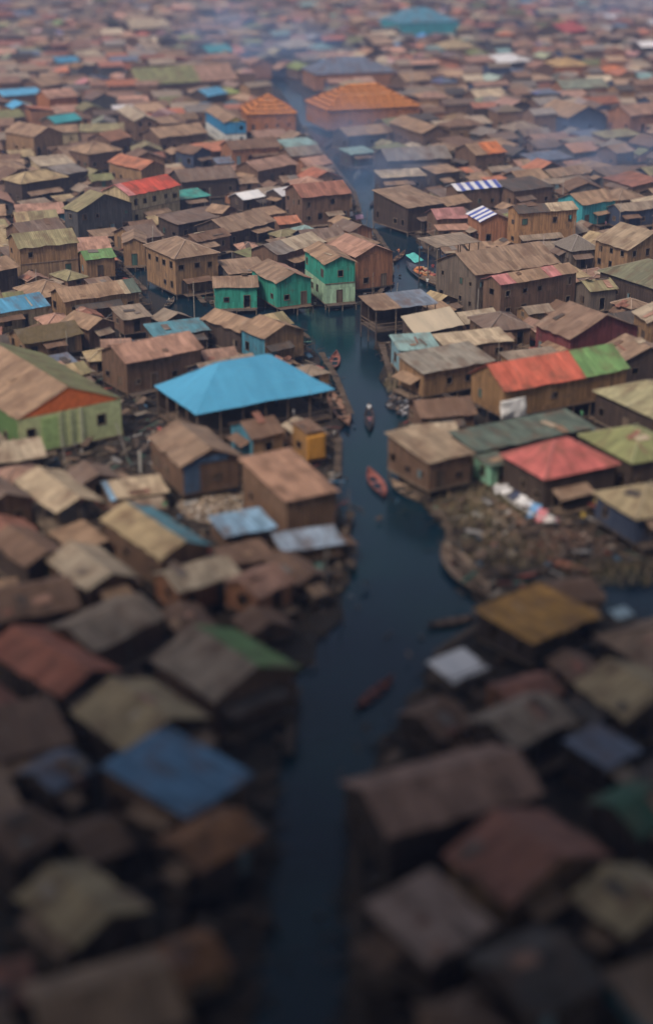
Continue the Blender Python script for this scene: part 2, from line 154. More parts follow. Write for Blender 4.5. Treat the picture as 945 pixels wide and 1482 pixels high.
['stilt_house', 'house', 'reddish brown gable-fronted house with tan walls, behind and left of the dull tan corner house', 12.46, 78.23, 0.62, 8.48, 6.33, 3.3, None, 1.78, 'gy', 'redbrown', 'tanwall', {}],
['stilt_house', 'house', 'dark brown flat-roofed house with dark walls, left of the olive tan house', -22.92, 92.42, 0.462, 8.76, 6.18, 3.1, None, 0.74, 'sy', 'brown', 'dkbrown', {}],
['shack', 'shack', 'small dark brown long gabled shack with dark walls, behind the pinkish brown big house', 7.99, 95.96, 0.689, 3.66, 4.92, 2.4, None, 1.03, 'gx', 'brown', 'dkbrown', {}],
['shack', 'shack', 'small rust brown long gabled shack with tan walls, in front of the orange brown house', -7.94, 69.68, 0.568, 3.78, 4.0, 2.4, None, 0.84, 'gx', 'rustbrown', 'tanwall', {}],
['shack', 'shack', 'small dark brown long gabled shack with dark walls, left of the orange brown house', -14.93, 81.15, 0.672, 3.61, 4.55, 2.4, None, 0.96, 'gx', 'brown', 'dkbrown', {}],
['shack', 'shack', 'small grey brown hip-roofed shack with brown walls, in front of the tan-grey bottom house', -18.21, 63.1, 0.52, 3.62, 3.73, 2.9, None, 0.76, 'hip', 'taupe', 'brown', {}],
['shack', 'shack', 'small dark brown long gabled shack with dark walls, behind the green-patched house', -11.2, 111.32, -1.134, 6.07, 3.6, 2.4, None, 0.76, 'gx', 'brown', 'dkbrown', {}],
['shack', 'shack', 'small reddish brown long gabled shack with orange brown walls, behind the brown house at right', 14.94, 100.34, 0.475, 4.97, 3.67, 2.4, None, 0.77, 'gx', 'redbrown', 'orangewall2', {}],
['shack', 'shack', 'small dark brown hip-roofed shack with tan walls, in front of the pinkish grey bottom house', 7.28, 64.0, 0.418, 3.87, 4.17, 2.9, None, 0.81, 'hip', 'brown', 'tanwall', {}],
['shack', 'shack', 'small grey brown two-tone flat-roofed shack with blue walls, right of the tan-grey bottom house', 18.42, 67.05, 0.44, 4.72, 4.49, 2.2, None, 0.54, 'sy', [(0, 0.35344283274873856, 'taupe'), (0.35344283274873856, 1, 'taupe')], 'bluewall2', {}],
['shack', 'shack', 'small blackish brown gable-fronted shack with dark grey walls, behind the dull tan corner house', 23.26, 86.91, 0.328, 3.65, 4.87, 2.6, None, 0.77, 'gy', 'dkroof', 'dkgrey', {}],
['shack', 'shack', 'small dark brown long gabled shack with dark walls, behind the tan house at right edge', 19.63, 103.9, -1.113, 4.43, 3.48, 2.2, None, 0.73, 'gx', 'brown', 'dkbrown', {}],
['shack', 'shack', 'small grey brown flat-roofed shack with brown walls, left of the deep blue roof', -23.05, 85.48, 0.465, 4.36, 4.66, 2.9, None, 0.56, 'sy', 'taupe', 'brown', {}],
['shack', 'shack', 'small dark brown gable-fronted shack with brown walls, behind the green-patched house', -5.33, 111.74, 0.503, 4.05, 3.55, 2.2, None, 0.85, 'gy', 'brown', 'brown', {}],
['shack', 'shack', 'small reddish brown flat-roofed shack with dark walls, in front of the deep blue roof', -19.19, 67.31, 0.261, 5.68, 3.46, 2.2, None, 0.42, 'sy', 'redbrown', 'dkbrown', {}],
['shack', 'shack', 'small reddish brown gable-fronted shack with dark walls, in front and left of the rust-red house', -25.16, 98.53, 0.649, 3.63, 4.34, 2.4, None, 0.76, 'gy', 'redbrown', 'dkbrown', {}],
['shack', 'shack', 'small dark brown long gabled shack with plank walls, right of the ribbed tan shelter', -19.07, 134.92, 0.224, 4.2, 3.53, 2.4, None, 0.74, 'gx', 'brown', 'plank', {}],
['shack', 'shack', 'small grey brown two-tone long gabled shack with cream walls, left of the cream shack', -29.51, 117.82, 0.277, 5.84, 3.71, 2.2, None, 0.78, 'gx', [(0, 0.3182427123900388, 'taupe'), (0.3182427123900388, 1, 'tan')], 'creamwall', {}],
['shack', 'shack', 'small dark brown flat-roofed shack with plank walls, in front of the light blue shack', -7.46, 125.13, 0.48, 4.9, 3.49, 2.2, None, 0.42, 'sy', 'brown', 'plank', {}],
['shack', 'shack', 'small dark brown long gabled shack with tan walls, behind the mustard hut', 20.94, 117.16, 0.376, 4.21, 4.62, 2.4, None, 0.97, 'gx', 'brown', 'tanwall', {}],
['shack', 'shack', 'small reddish brown gable-fronted shack with brown walls, behind and left of the cream shack', -30.17, 129.44, 0.549, 5.73, 3.5, 2.6, None, 1.2, 'gy', 'redbrown', 'brown', {}],
['shack', 'shack', 'small dark brown long gabled shack with dark walls, right of the tan and cream house', -2.66, 121.66, -1.002, 6.02, 3.41, 2.4, None, 0.72, 'gx', 'brown', 'dkbrown', {}],
['shack', 'shack', 'small tan flat-roofed shack with dark walls, left of the two-coloured roof house', -22.86, 127.88, -0.993, 5.6, 3.58, 2.6, None, 0.43, 'sy', 'tan', 'dkbrown', {}],
['stilt_house', 'house', 'pale cream long gabled house with dark walls, behind and left of the ribbed tan shelter', -34.77, 148.68, 0.401, 9.93, 5.93, 2.9, None, 1.25, 'gx', 'palecream', 'dkbrown', {}],
['stilt_house', 'house', 'dark brown long gabled house with brown walls, behind and left of the long grey-green roof', 13.02, 162.67, 0.233, 6.76, 5.71, 3.1, None, 1.2, 'gx', 'brown', 'brown', {}],
['shack', 'shack', 'small pale cream gable-fronted shack with plank walls, behind the yellow sheeted hut', -2.62, 157.48, 0.479, 3.78, 3.61, 2.6, None, 0.79, 'gy', 'palecream', 'plank', {}],
['shack', 'shack', 'small pinkish brown hip-roofed shack with brown walls, behind and left of the ribbed tan shelter', -31.35, 143.67, 0.471, 4.35, 4.22, 2.6, None, 0.89, 'hip', 'pinkbrown', 'brown', {}],
['shack', 'shack', 'small pale cream long gabled shack with cream walls, behind the verandah house over the canal', 11.52, 155.92, 0.215, 5.27, 3.88, 2.9, None, 0.81, 'gx', 'palecream', 'creamwall', {}],
['shack', 'shack', 'small greyish tan gable-fronted shack with dark blue walls, in front of the pale green hall', -36.76, 153.91, 0.463, 4.25, 4.27, 2.4, None, 0.89, 'gy', 'greytan', 'dkblue', {}],
['shack', 'shack', 'small grey brown gable-fronted shack with cream walls, left of the small brown hut', -14.24, 153.22, 0.464, 4.11, 4.12, 2.4, None, 0.86, 'gy', 'taupe', 'creamwall', {}],
['shack', 'shack', 'small dull brown gable-fronted shack with brown walls, behind the ribbed tan shelter', -23.84, 143.63, 0.518, 4.88, 4.41, 2.4, None, 1.03, 'gy', 'greybrown', 'brown', {}],
['shack', 'shack', 'small grey brown hip-roofed shack with brown walls, in front of the yellow sheeted hut', -4.38, 146.09, -1.11, 3.63, 3.93, 2.4, None, 0.76, 'hip', 'taupe', 'brown', {}],
['shack', 'shack', 'small grey brown hip-roofed shack with dark walls, behind the khaki hip-roofed house', 33.84, 140.4, 0.494, 3.99, 3.54, 2.4, None, 0.74, 'hip', 'taupe', 'dkbrown', {}],
['stilt_house', 'house', 'pale cream two-tone flat-roofed house with tan walls, behind the pale green hall', -40.47, 180.6, 0.402, 7.25, 5.72, 2.9, None, 0.69, 'sy', [(0, 0.6252248609953726, 'palecream'), (0.6252248609953726, 1, 'brown')], 'tanwall', {}],
['stilt_house', 'house', 'greyish tan long gabled house with dark blue walls, right of the pinkish tan long house', -12.48, 178.17, 0.604, 7.98, 5.94, 2.9, None, 1.25, 'gx', 'greytan', 'dkblue', {}],
['stilt_house', 'house', 'greyish tan flat-roofed house with tan walls, in front and right of the cream strip shed', 25.96, 180.93, 0.368, 7.41, 5.85, 2.9, None, 0.7, 'sy', 'greytan', 'tanwall', {}],
['shack', 'shack', 'small dark brown hip-roofed shack with dark walls, behind the pale olive house', 39.27, 172.43, 0.505, 4.9, 4.18, 2.4, None, 0.88, 'hip', 'brown', 'dkbrown', {}],
['shack', 'shack', 'small slate blue flat-roofed shack with brown walls, in front of the brown thatched house', -33.86, 182.36, 0.579, 4.88, 3.99, 2.2, None, 0.48, 'sy', 'slate', 'brown', {}],
['shack', 'shack', 'small pinkish brown long gabled shack with brown walls, behind the sky-blue roofed hall', -13.84, 184.87, 0.405, 4.67, 4.46, 2.4, None, 0.94, 'gx', 'pinkbrown', 'brown', {}],
['shack', 'shack', 'small sandy hip-roofed shack with brown walls, behind and left of the pinkish tan long house', -27.35, 184.34, 0.296, 6.32, 4.14, 2.6, None, 0.87, 'hip', 'sand', 'brown', {}],
['shack', 'shack', 'small sandy two-tone long gabled shack with tan walls, left of the pinkish tan long house', -31.18, 177.09, 0.617, 3.61, 4.45, 2.9, None, 0.93, 'gx', [(0, 0.6084170040015774, 'sand'), (0.6084170040015774, 1, 'olivetan')], 'tanwall', {}],
['shack', 'shack', 'small reddish brown two-tone long gabled shack with dark grey walls, behind the sky-blue roofed hall', -5.26, 181.03, -0.982, 3.85, 3.52, 2.4, None, 0.74, 'gx', [(0, 0.3720772048334925, 'redbrown'), (0.3720772048334925, 1, 'tan')], 'dkgrey', {}],
['shack', 'shack', 'small greyish tan hip-roofed shack with tan walls, behind and right of the sky-blue roofed hall', -1.97, 176.79, 0.498, 3.62, 3.84, 2.9, None, 0.76, 'hip', 'greytan', 'tanwall', {}],
['stilt_house', 'house', 'pale cream gable-fronted house with tan walls, behind and right of the dark red house', 44.92, 196.57, 0.168, 6.78, 5.81, 4.2, None, 1.42, 'gy', 'palecream', 'tanwall', {}],
['stilt_house', 'house', 'dull brown hip-roofed house with brown walls, right of the cream tarpaulin shelter', 23.16, 196.62, 0.296, 6.55, 7.19, 3.3, None, 1.37, 'hip', 'greybrown', 'brown', {}],
['stilt_house', 'house', 'blackish brown long gabled house with dark walls, left of the brown thatched house', -44.25, 187.38, 0.508, 6.71, 6.04, 2.7, None, 1.27, 'gx', 'dkroof', 'dkbrown', {}],
['shack', 'shack', 'small olive tan two-tone flat-roofed shack with plank walls, in front of the dark olive house', 44.99, 202.7, -1.264, 4.05, 3.45, 2.2, None, 0.41, 'sy', [(0, 0.5138067722705608, 'olivetan'), (0.5138067722705608, 1, 'dkroof')], 'plank', {}],
['shack', 'shack', 'small dark brown flat-roofed shack with plank walls, behind the dark red house', 33.62, 201.01, 0.558, 5.56, 5.34, 2.6, None, 0.64, 'sy', 'brown', 'plank', {}],
['shack', 'shack', 'small sandy two-tone long gabled shack with dark walls, in front of the leftmost teal house', -7.67, 199.52, 0.635, 4.3, 5.49, 2.6, None, 1.15, 'gx', [(0, 0.6265558892456444, 'sand'), (0.6265558892456444, 1, 'olivetan')], 'dkbrown', {}],
['shack', 'shack', 'small blackish brown long gabled shack with dark walls, in front of the dark olive house', 40.31, 201.91, 0.423, 4.91, 5.23, 2.2, None, 1.1, 'gx', 'dkroof', 'dkbrown', {}],
['shack', 'shack', 'small greyish tan hip-roofed shack with dark blue walls, right of the dark red house', 43.92, 188.1, 0.274, 3.83, 3.94, 2.4, None, 0.81, 'hip', 'greytan', 'dkblue', {}],
['shack', 'shack', 'small pinkish tan hip-roofed shack with cream walls, right of the blue-roofed house at left edge', -36.86, 200.1, -1.051, 4.71, 4.34, 2.6, None, 0.91, 'hip', 'pinktan', 'creamwall', {}],
['shack', 'shack', 'small pale cream long gabled shack with brown walls, behind the cream strip shed', 20.38, 203.08, 0.449, 5.96, 5.01, 2.2, None, 1.05, 'gx', 'palecream', 'brown', {}],
['shack', 'shack', 'small dark brown two-tone flat-roofed shack with orange brown walls, behind the pinkish tan long house', -16.28, 200.0, 0.489, 5.34, 3.43, 2.2, None, 0.41, 'sy', [(0, 0.5101643966740961, 'brown'), (0.5101643966740961, 1, 'palecream')], 'orangewall2', {}],
['shack', 'shack', 'small pinkish brown long gabled shack with brown walls, right of the brown thatched house', -27.25, 189.63, 0.171, 4.02, 4.69, 2.2, None, 0.98, 'gx', 'pinkbrown', 'brown', {}],
['shack', 'shack', 'small reddish brown long gabled shack with dark walls, left of the brown thatched house', -45.0, 194.35, 0.106, 4.27, 4.49, 2.4, None, 0.94, 'gx', 'redbrown', 'dkbrown', {}],
['shack', 'shack', 'small greyish tan long gabled shack with tan walls, in front of the pink-ended roof house', 29.0, 205.38, 0.42, 4.32, 3.54, 2.6, None, 0.74, 'gx', 'greytan', 'tanwall', {}],
['shack', 'shack', 'small greyish tan gable-fronted shack with dark walls, behind and right of the brown thatched house', -21.35, 202.77, 0.646, 5.04, 3.76, 2.2, None, 1.06, 'gy', 'greytan', 'dkbrown', {}],
['shack', 'shack', 'small reddish brown gable-fronted shack with dark walls, right of the blue-roofed house at left edge', -32.91, 203.32, 0.46, 3.75, 4.09, 2.4, None, 0.79, 'gy', 'redbrown', 'dkbrown', {}],
['shack', 'shack', 'small pinkish brown long gabled shack with plank walls, in front of the pink-ended roof house', 28.84, 198.38, -1.048, 5.17, 3.9, 2.2, None, 0.82, 'gx', 'pinkbrown', 'plank', {}],
['shack', 'shack', 'small tan flat-roofed shack with dark walls, behind the cream tarpaulin shelter', 15.65, 206.68, 0.507, 3.68, 3.93, 2.4, None, 0.47, 'sy', 'tan', 'dkbrown', {}],
['stilt_house', 'house', 'grey brown flat-roofed house with dark grey walls, behind the leftmost teal house', -12.56, 225.27, 0.365, 6.59, 6.17, 3.6, None, 0.74, 'sy', 'taupe', 'dkgrey', {}],
['stilt_house', 'house', 'tan hip-roofed house with tan walls, behind and right of the blue-roofed house at left edge', -40.6, 214.99, -0.879, 7.52, 6.81, 2.9, None, 1.43, 'hip', 'tan', 'tanwall', {}],
['stilt_house', 'house', 'sandy flat-roofed house with brown walls, right of the broad tan-roofed house', 35.11, 223.0, 0.461, 6.94, 5.55, 3.1, None, 0.67, 'sy', 'sand', 'brown', {}],
['shack', 'shack', 'small dull brown two-tone flat-roofed shack with plank walls, left of the leftmost teal house', -32.94, 218.47, 0.494, 3.79, 5.37, 2.6, None, 0.64, 'sy', [(0, 0.4038954161036126, 'greybrown'), (0.4038954161036126, 1, 'taupe')], 'plank', {}],
['shack', 'shack', 'small dull brown flat-roofed shack with brown walls, right of the tall pole canopy', 27.88, 229.28, 0.322, 6.44, 4.73, 2.9, None, 0.57, 'sy', 'greybrown', 'brown', {}],
['shack', 'shack', 'small olive tan hip-roofed shack with plank walls, behind the long tan house with green end', -38.53, 223.11, -0.865, 5.02, 3.78, 2.9, None, 0.79, 'hip', 'olivetan', 'plank', {}],
['shack', 'shack', 'small olive green long gabled shack with dark walls, behind the blue-roofed house at left edge', -45.19, 209.99, 0.4, 4.46, 4.74, 2.9, None, 0.99, 'gx', 'olive', 'dkbrown', {}],
['shack', 'shack', 'small tan gable-fronted shack with dark walls, behind and left of the two-storey teal house', -6.37, 226.83, 0.362, 3.64, 4.2, 2.6, None, 0.76, 'gy', 'tan', 'dkbrown', {}],
['shack', 'shack', 'small pinkish brown hip-roofed shack with tan walls, behind and left of the dark olive house', 41.23, 226.34, 0.254, 3.65, 4.44, 2.4, None, 0.77, 'hip', 'pinkbrown', 'tanwall', {}],
['shack', 'shack', 'small grey brown hip-roofed shack with dark walls, right of the pink-ended roof house', 42.97, 209.09, -0.964, 4.18, 3.9, 2.4, None, 0.82, 'hip', 'taupe', 'dkbrown', {}],
['shack', 'shack', 'small grey brown gable-fronted shack with brown walls, behind and right of the broad tan-roofed house', 34.49, 229.03, 0.244, 3.79, 3.63, 2.6, None, 0.8, 'gy', 'taupe', 'brown', {}],
['shack', 'shack', 'small tan long gabled shack with dark walls, behind the jetty house on tall posts', 11.2, 210.72, 0.695, 4.49, 3.44, 2.4, None, 0.72, 'gx', 'tan', 'dkbrown', {}],
['shack', 'shack', 'small olive tan long gabled shack with brown walls, behind the dark olive house', 51.92, 225.98, 0.612, 5.06, 4.15, 2.9, None, 0.87, 'gx', 'olivetan', 'brown', {}],
['shack', 'shack', 'small pinkish brown long gabled shack with tan walls, in front of the two-storey olive-roofed house', -44.14, 224.7, -1.028, 3.75, 3.6, 2.2, None, 0.76, 'gx', 'pinkbrown', 'tanwall', {}],
['shack', 'shack', 'small dark brown long gabled shack with brown walls, behind the dark red house', 33.57, 207.69, -1.076, 4.2, 3.97, 2.2, None, 0.83, 'gx', 'brown', 'brown', {}],
['shack', 'shack', 'small dull brown long gabled shack with dark walls, left of the dark olive house', 36.77, 218.5, 0.506, 5.83, 3.45, 2.9, None, 0.73, 'gx', 'greybrown', 'dkbrown', {}],
['shack', 'shack', 'small sandy gable-fronted shack with dark walls, in front and left of the broad tan-roofed house', 16.09, 212.3, 0.658, 4.76, 3.75, 2.2, None, 1.0, 'gy', 'sand', 'dkbrown', {}],
['stilt_house', 'house', 'dull brown flat-roofed house with brown walls, behind and left of the two-storey olive-roofed house', -48.11, 238.9, 0.563, 7.31, 5.57, 2.7, None, 0.67, 'sy', 'greybrown', 'brown', {}],
['stilt_house', 'house', 'greyish tan two-tone flat-roofed house with dark grey walls, in front of the pale hip-roofed house', -56.33, 251.5, 0.529, 7.56, 5.86, 2.7, None, 0.7, 'sy', [(0, 0.6492701143922199, 'greytan'), (0.6492701143922199, 1, 'sand')], 'dkgrey', {}],
['stilt_house', 'house', 'dull brown long gabled house with brown walls, behind the two-storey olive-roofed house', -47.95, 248.84, 0.631, 8.25, 7.13, 4.2, None, 1.5, 'gx', 'greybrown', 'brown', {}],
['stilt_house', 'house', 'dark brown hip-roofed house with brown walls, behind and right of the tall pole canopy', 29.22, 238.02, 0.621, 9.51, 6.07, 2.7, None, 1.28, 'hip', 'brown', 'brown', {}],
['stilt_house', 'house', 'pinkish tan hip-roofed house with plank walls, right of the half dark half cream roof house', 56.97, 248.94, 0.609, 7.83, 6.46, 3.3, None, 1.36, 'hip', 'pinktan', 'plank', {}],
['stilt_house', 'house', 'sandy gable-fronted house with dark grey walls, right of the half dark half cream roof house', 45.3, 244.91, 0.699, 6.6, 6.53, 2.9, None, 1.39, 'gy', 'sand', 'dkgrey', {}],
['stilt_house', 'house', 'dull brown long gabled house with dark blue walls, behind the orange plank house', -1.16, 249.35, 0.365, 7.54, 7.32, 2.7, None, 1.54, 'gx', 'greybrown', 'dkblue', {}],
['stilt_house', 'house', 'pinkish tan flat-roofed house with cream walls, behind and right of the two-storey olive-roofed house', -38.65, 242.25, 0.253, 7.61, 7.19, 2.7, None, 0.86, 'sy', 'pinktan', 'creamwall', {}],
['stilt_house', 'house', 'reddish brown gable-fronted house with dark walls, behind and left of the orange plank house', 2.25, 234.79, 0.423, 6.77, 5.7, 3.6, None, 1.42, 'gy', 'redbrown', 'dkbrown', {}],
['stilt_house', 'house', 'grey brown hip-roofed house with tan walls, behind the orange plank house', 3.94, 243.5, 0.516, 7.26, 6.48, 3.3, None, 1.36, 'hip', 'taupe', 'tanwall', {}],
['stilt_house', 'house', 'dull brown gable-fronted house with tan walls, in front of the red-roofed cream house', -31.32, 250.09, -0.913, 7.36, 5.8, 3.1, None, 1.55, 'gy', 'greybrown', 'tanwall', {}],
['stilt_house', 'house', 'sandy flat-roofed house with brown walls, behind and left of the two-storey olive-roofed house', -55.35, 242.71, 0.597, 9.12, 7.27, 2.9, None, 0.87, 'sy', 'sand', 'brown', {}],
['shack', 'shack', 'small dull brown long gabled shack with orange brown walls, left of the striped gable house', 4.44, 257.09, -1.024, 5.99, 5.01, 2.6, None, 1.05, 'gx', 'greybrown', 'orangewall2', {}],
['shack', 'shack', 'small grey brown flat-roofed shack with dark walls, behind and left of the orange plank house', -6.95, 246.07, 0.678, 3.83, 5.24, 2.2, None, 0.63, 'sy', 'taupe', 'dkbrown', {}],
['shack', 'shack', 'small pale teal hip-roofed shack with dark blue walls, left of the striped gable house', -3.68, 256.94, -1.109, 3.79, 3.63, 2.2, None, 0.76, 'hip', 'paleteal', 'dkblue', {}],
['shack', 'shack', 'small olive tan long gabled shack with dark grey walls, left of the red-roofed cream house', -57.58, 257.05, 0.528, 5.97, 4.37, 2.9, None, 0.92, 'gx', 'olivetan', 'dkgrey', {}],
['shack', 'shack', 'small olive green flat-roofed shack with dark walls, behind and left of the orange plank house', -12.17, 239.65, 0.846, 3.94, 3.9, 2.2, None, 0.47, 'sy', 'olive', 'dkbrown', {}],
['shack', 'shack', 'small grey brown flat-roofed shack with brown walls, in front of the teal walled tan-roofed house', 47.5, 252.22, 0.645, 5.19, 4.82, 2.2, None, 0.58, 'sy', 'taupe', 'brown', {}],
['shack', 'shack', 'small greyish tan flat-roofed shack with tan walls, behind and right of the tall pole canopy', 37.36, 244.04, 0.119, 4.42, 4.84, 2.2, None, 0.58, 'sy', 'greytan', 'tanwall', {}],
['shack', 'shack', 'small dark brown flat-roofed shack with brown walls, left of the two-storey olive-roofed house', -51.16, 229.89, 0.324, 3.79, 4.13, 2.9, None, 0.5, 'sy', 'brown', 'brown', {}],
['shack', 'shack', 'small dark brown gable-fronted shack with dark walls, behind the leftmost teal house', -17.39, 231.84, 0.73, 4.56, 4.68, 2.4, None, 0.96, 'gy', 'brown', 'dkbrown', {}],
['shack', 'shack', 'small tan flat-roofed shack with dark grey walls, in front of the striped gable house', 25.0, 242.97, 0.174, 4.79, 4.78, 2.4, None, 0.57, 'sy', 'tan', 'dkgrey', {}],
['shack', 'shack', 'small sandy hip-roofed shack with dark grey walls, right of the tall pole canopy', 33.44, 233.67, 0.545, 5.04, 4.03, 2.2, None, 0.85, 'hip', 'sand', 'dkgrey', {}],
['shack', 'shack', 'small blackish brown two-tone long gabled shack with brown walls, behind the dark olive house', 53.68, 241.14, 0.633, 4.7, 3.92, 2.9, None, 0.82, 'gx', [(0, 0.624009164018692, 'dkroof'), (0.624009164018692, 1, 'tan')], 'brown', {}],
['shack', 'shack', 'small grey brown flat-roofed shack with brown walls, behind and right of the two-storey olive-roofed house', -37.37, 254.28, 0.485, 5.03, 3.8, 2.2, None, 0.46, 'sy', 'taupe', 'brown', {}],
['shack', 'shack', 'small pinkish brown long gabled shack with dark grey walls, right of the striped gable house', 58.06, 256.68, 0.478, 4.05, 3.94, 2.2, None, 0.83, 'gx', 'pinkbrown', 'dkgrey', {}],
['shack', 'shack', 'small pinkish tan long gabled shack with brown walls, right of the two-storey olive-roofed house', -22.95, 234.4, 0.477, 3.82, 3.74, 2.4, None, 0.78, 'gx', 'pinktan', 'brown', {}],
['shack', 'shack', 'small olive tan long gabled shack with tan walls, right of the two-storey olive-roofed house', -25.05, 241.23, 0.439, 5.06, 3.57, 2.2, None, 0.75, 'gx', 'olivetan', 'tanwall', {}],
['shack', 'shack', 'small greyish tan long gabled shack with orange brown walls, right of the striped gable house', 41.75, 256.97, 0.617, 3.84, 5.27, 2.2, None, 1.11, 'gx', 'greytan', 'orangewall2', {}],
['shack', 'shack', 'small olive tan hip-roofed shack with plank walls, behind and left of the orange plank house', -6.88, 253.19, 0.687, 5.01, 3.5, 2.4, None, 0.74, 'hip', 'olivetan', 'plank', {}],
['shack', 'shack', 'small tan long gabled shack with tan walls, right of the striped gable house', 33.44, 256.12, -1.01, 4.03, 4.81, 2.9, None, 1.01, 'gx', 'tan', 'tanwall', {}],
['shack', 'shack', 'small tan long gabled shack with dark grey walls, behind the two-storey olive-roofed house', -50.61, 254.83, 0.506, 4.55, 4.68, 2.4, None, 0.98, 'gx', 'tan', 'dkgrey', {}],
['shack', 'shack', 'small grey brown long gabled shack with blue walls, right of the striped gable house', 51.98, 255.3, 0.638, 4.74, 4.36, 2.2, None, 0.91, 'gx', 'taupe', 'bluewall2', {}],
['shack', 'shack', 'small grey brown flat-roofed shack with dark blue walls, behind the tall pole canopy', 20.38, 242.16, 0.237, 3.86, 3.86, 2.2, None, 0.46, 'sy', 'taupe', 'dkblue', {}],
['shack', 'shack', 'small pinkish tan hip-roofed shack with dark walls, behind and left of the orange plank house', -12.84, 244.58, 0.31, 3.67, 4.04, 2.2, None, 0.77, 'hip', 'pinktan', 'dkbrown', {}],
['shack', 'shack', 'small terracotta flat-roofed shack with brown walls, right of the two-storey olive-roofed house', -35.29, 236.21, 0.429, 3.78, 4.31, 2.4, None, 0.52, 'sy', 'terracotta', 'brown', {}],
['shack', 'shack', 'small tan gable-fronted shack with tan walls, in front and right of the striped gable house', 29.25, 245.43, 0.396, 3.66, 3.46, 2.4, None, 0.77, 'gy', 'tan', 'tanwall', {}],
['shack', 'shack', 'small blackish brown hip-roofed shack with brown walls, left of the two-storey olive-roofed house', -53.79, 234.87, 0.373, 4.93, 3.65, 2.4, None, 0.77, 'hip', 'dkroof', 'brown', {}],
['stilt_house', 'house', 'grey brown hip-roofed house with brown walls, behind and right of the teal walled tan-roofed house', 54.92, 283.62, -1.104, 7.11, 6.29, 2.7, None, 1.32, 'hip', 'taupe', 'brown', {}],
['stilt_house', 'house', 'pinkish tan flat-roofed house with blue walls, left of the red-roofed cream house', -50.98, 270.16, 0.282, 8.75, 6.25, 2.7, None, 0.75, 'sy', 'pinktan', 'bluewall2', {}],
['stilt_house', 'house', 'pale cream hip-roofed house with dark walls, right of the teal walled tan-roofed house', 60.6, 277.03, 0.336, 7.91, 6.65, 2.7, None, 1.4, 'hip', 'palecream', 'dkbrown', {}],
['stilt_house', 'house', 'blackish brown hip-roofed house with orange brown walls, behind and left of the red-roofed cream house', -43.41, 278.43, 0.601, 6.63, 6.31, 2.7, None, 1.32, 'hip', 'dkroof', 'orangewall2', {}],
['stilt_house', 'house', 'tan long gabled house with tan walls, in front and left of the pale hip-roofed house', -60.91, 267.54, 0.22, 8.48, 6.55, 2.9, None, 1.38, 'gx', 'tan', 'tanwall', {}],
['stilt_house', 'house', 'olive green hip-roofed house with brown walls, behind and right of the striped gable house', 35.3, 263.43, 0.517, 7.62, 5.81, 3.3, None, 1.22, 'hip', 'olive', 'brown', {}],
['stilt_house', 'house', 'sandy two-tone long gabled house with orange brown walls, left of the red-roofed cream house', -50.55, 262.61, 0.328, 7.42, 6.73, 2.9, None, 1.41, 'gx', [(0, 0.320774172463728, 'sand'), (0.320774172463728, 1, 'olivetan')], 'orangewall2', {}],
['stilt_house', 'house', 'pinkish tan long gabled house with dark grey walls, left of the red-roofed cream house', -61.04, 279.26, -1.242, 10.33, 6.22, 2.9, None, 1.31, 'gx', 'pinktan', 'dkgrey', {}],
['stilt_house', 'house', 'dark brown long gabled house with brown walls, behind the teal walled tan-roofed house', 46.57, 280.32, 0.616, 7.87, 6.12, 2.7, None, 1.29, 'gx', 'brown', 'brown', {}],
['stilt_house', 'house', 'rust red long gabled house with brown walls, behind the red-roofed cream house', -33.81, 284.1, 0.307, 10.1, 7.0, 2.7, None, 1.47, 'gx', 'rustred', 'brown', {}],
['stilt_house', 'house', 'grey brown long gabled house with dark grey walls, left of the wide striped roof house', 18.41, 278.85, -0.884, 8.34, 5.7, 2.7, None, 1.2, 'gx', 'taupe', 'dkgrey', {}],
['stilt_house', 'house', 'pinkish brown gable-fronted house with tan walls, behind the reddish brown house on the bend', 0.37, 282.36, 0.315, 8.2, 5.64, 3.3, None, 1.72, 'gy', 'pinkbrown', 'tanwall', {}],
['stilt_house', 'house', 'grey brown two-tone long gabled house with dark walls, right of the wide striped roof house', 62.72, 285.4, 0.493, 6.55, 5.88, 2.7, None, 1.24, 'gx', [(0, 0.5118436787611079, 'taupe'), (0.5118436787611079, 1, 'greytan')], 'dkbrown', {}],
['shack', 'shack', 'small tan gable-fronted shack with dark walls, left of the teal walled tan-roofed house', 32.83, 274.01, 0.571, 3.91, 3.49, 2.4, None, 0.82, 'gy', 'tan', 'dkbrown', {}],
['shack', 'shack', 'small tan flat-roofed shack with tan walls, left of the reddish brown house on the bend', -10.08, 268.16, 0.602, 4.89, 4.27, 2.9, None, 0.51, 'sy', 'tan', 'tanwall', {}],
['shack', 'shack', 'small dull brown flat-roofed shack with brown walls, right of the red-roofed cream house', -20.36, 271.15, 0.579, 4.8, 3.68, 2.6, None, 0.44, 'sy', 'greybrown', 'brown', {}],
['shack', 'shack', 'small grey brown long gabled shack with cream walls, left of the red-roofed cream house', -38.31, 274.34, 0.535, 4.42, 3.41, 2.9, None, 0.72, 'gx', 'taupe', 'creamwall', {}],
['shack', 'shack', 'small sandy flat-roofed shack with dark walls, in front and right of the pale hip-roofed house', -48.59, 281.79, 0.537, 3.97, 3.81, 2.4, None, 0.46, 'sy', 'sand', 'dkbrown', {}],
['shack', 'shack', 'small slate blue flat-roofed shack with dark walls, behind the striped gable house', 26.83, 267.33, 0.452, 5.36, 3.68, 2.6, None, 0.44, 'sy', 'slate', 'dkbrown', {}],
['shack', 'shack', 'small dark brown flat-roofed shack with plank walls, left of the teal walled tan-roofed house', 37.38, 274.94, 0.603, 3.93, 4.81, 2.2, None, 0.58, 'sy', 'brown', 'plank', {}],
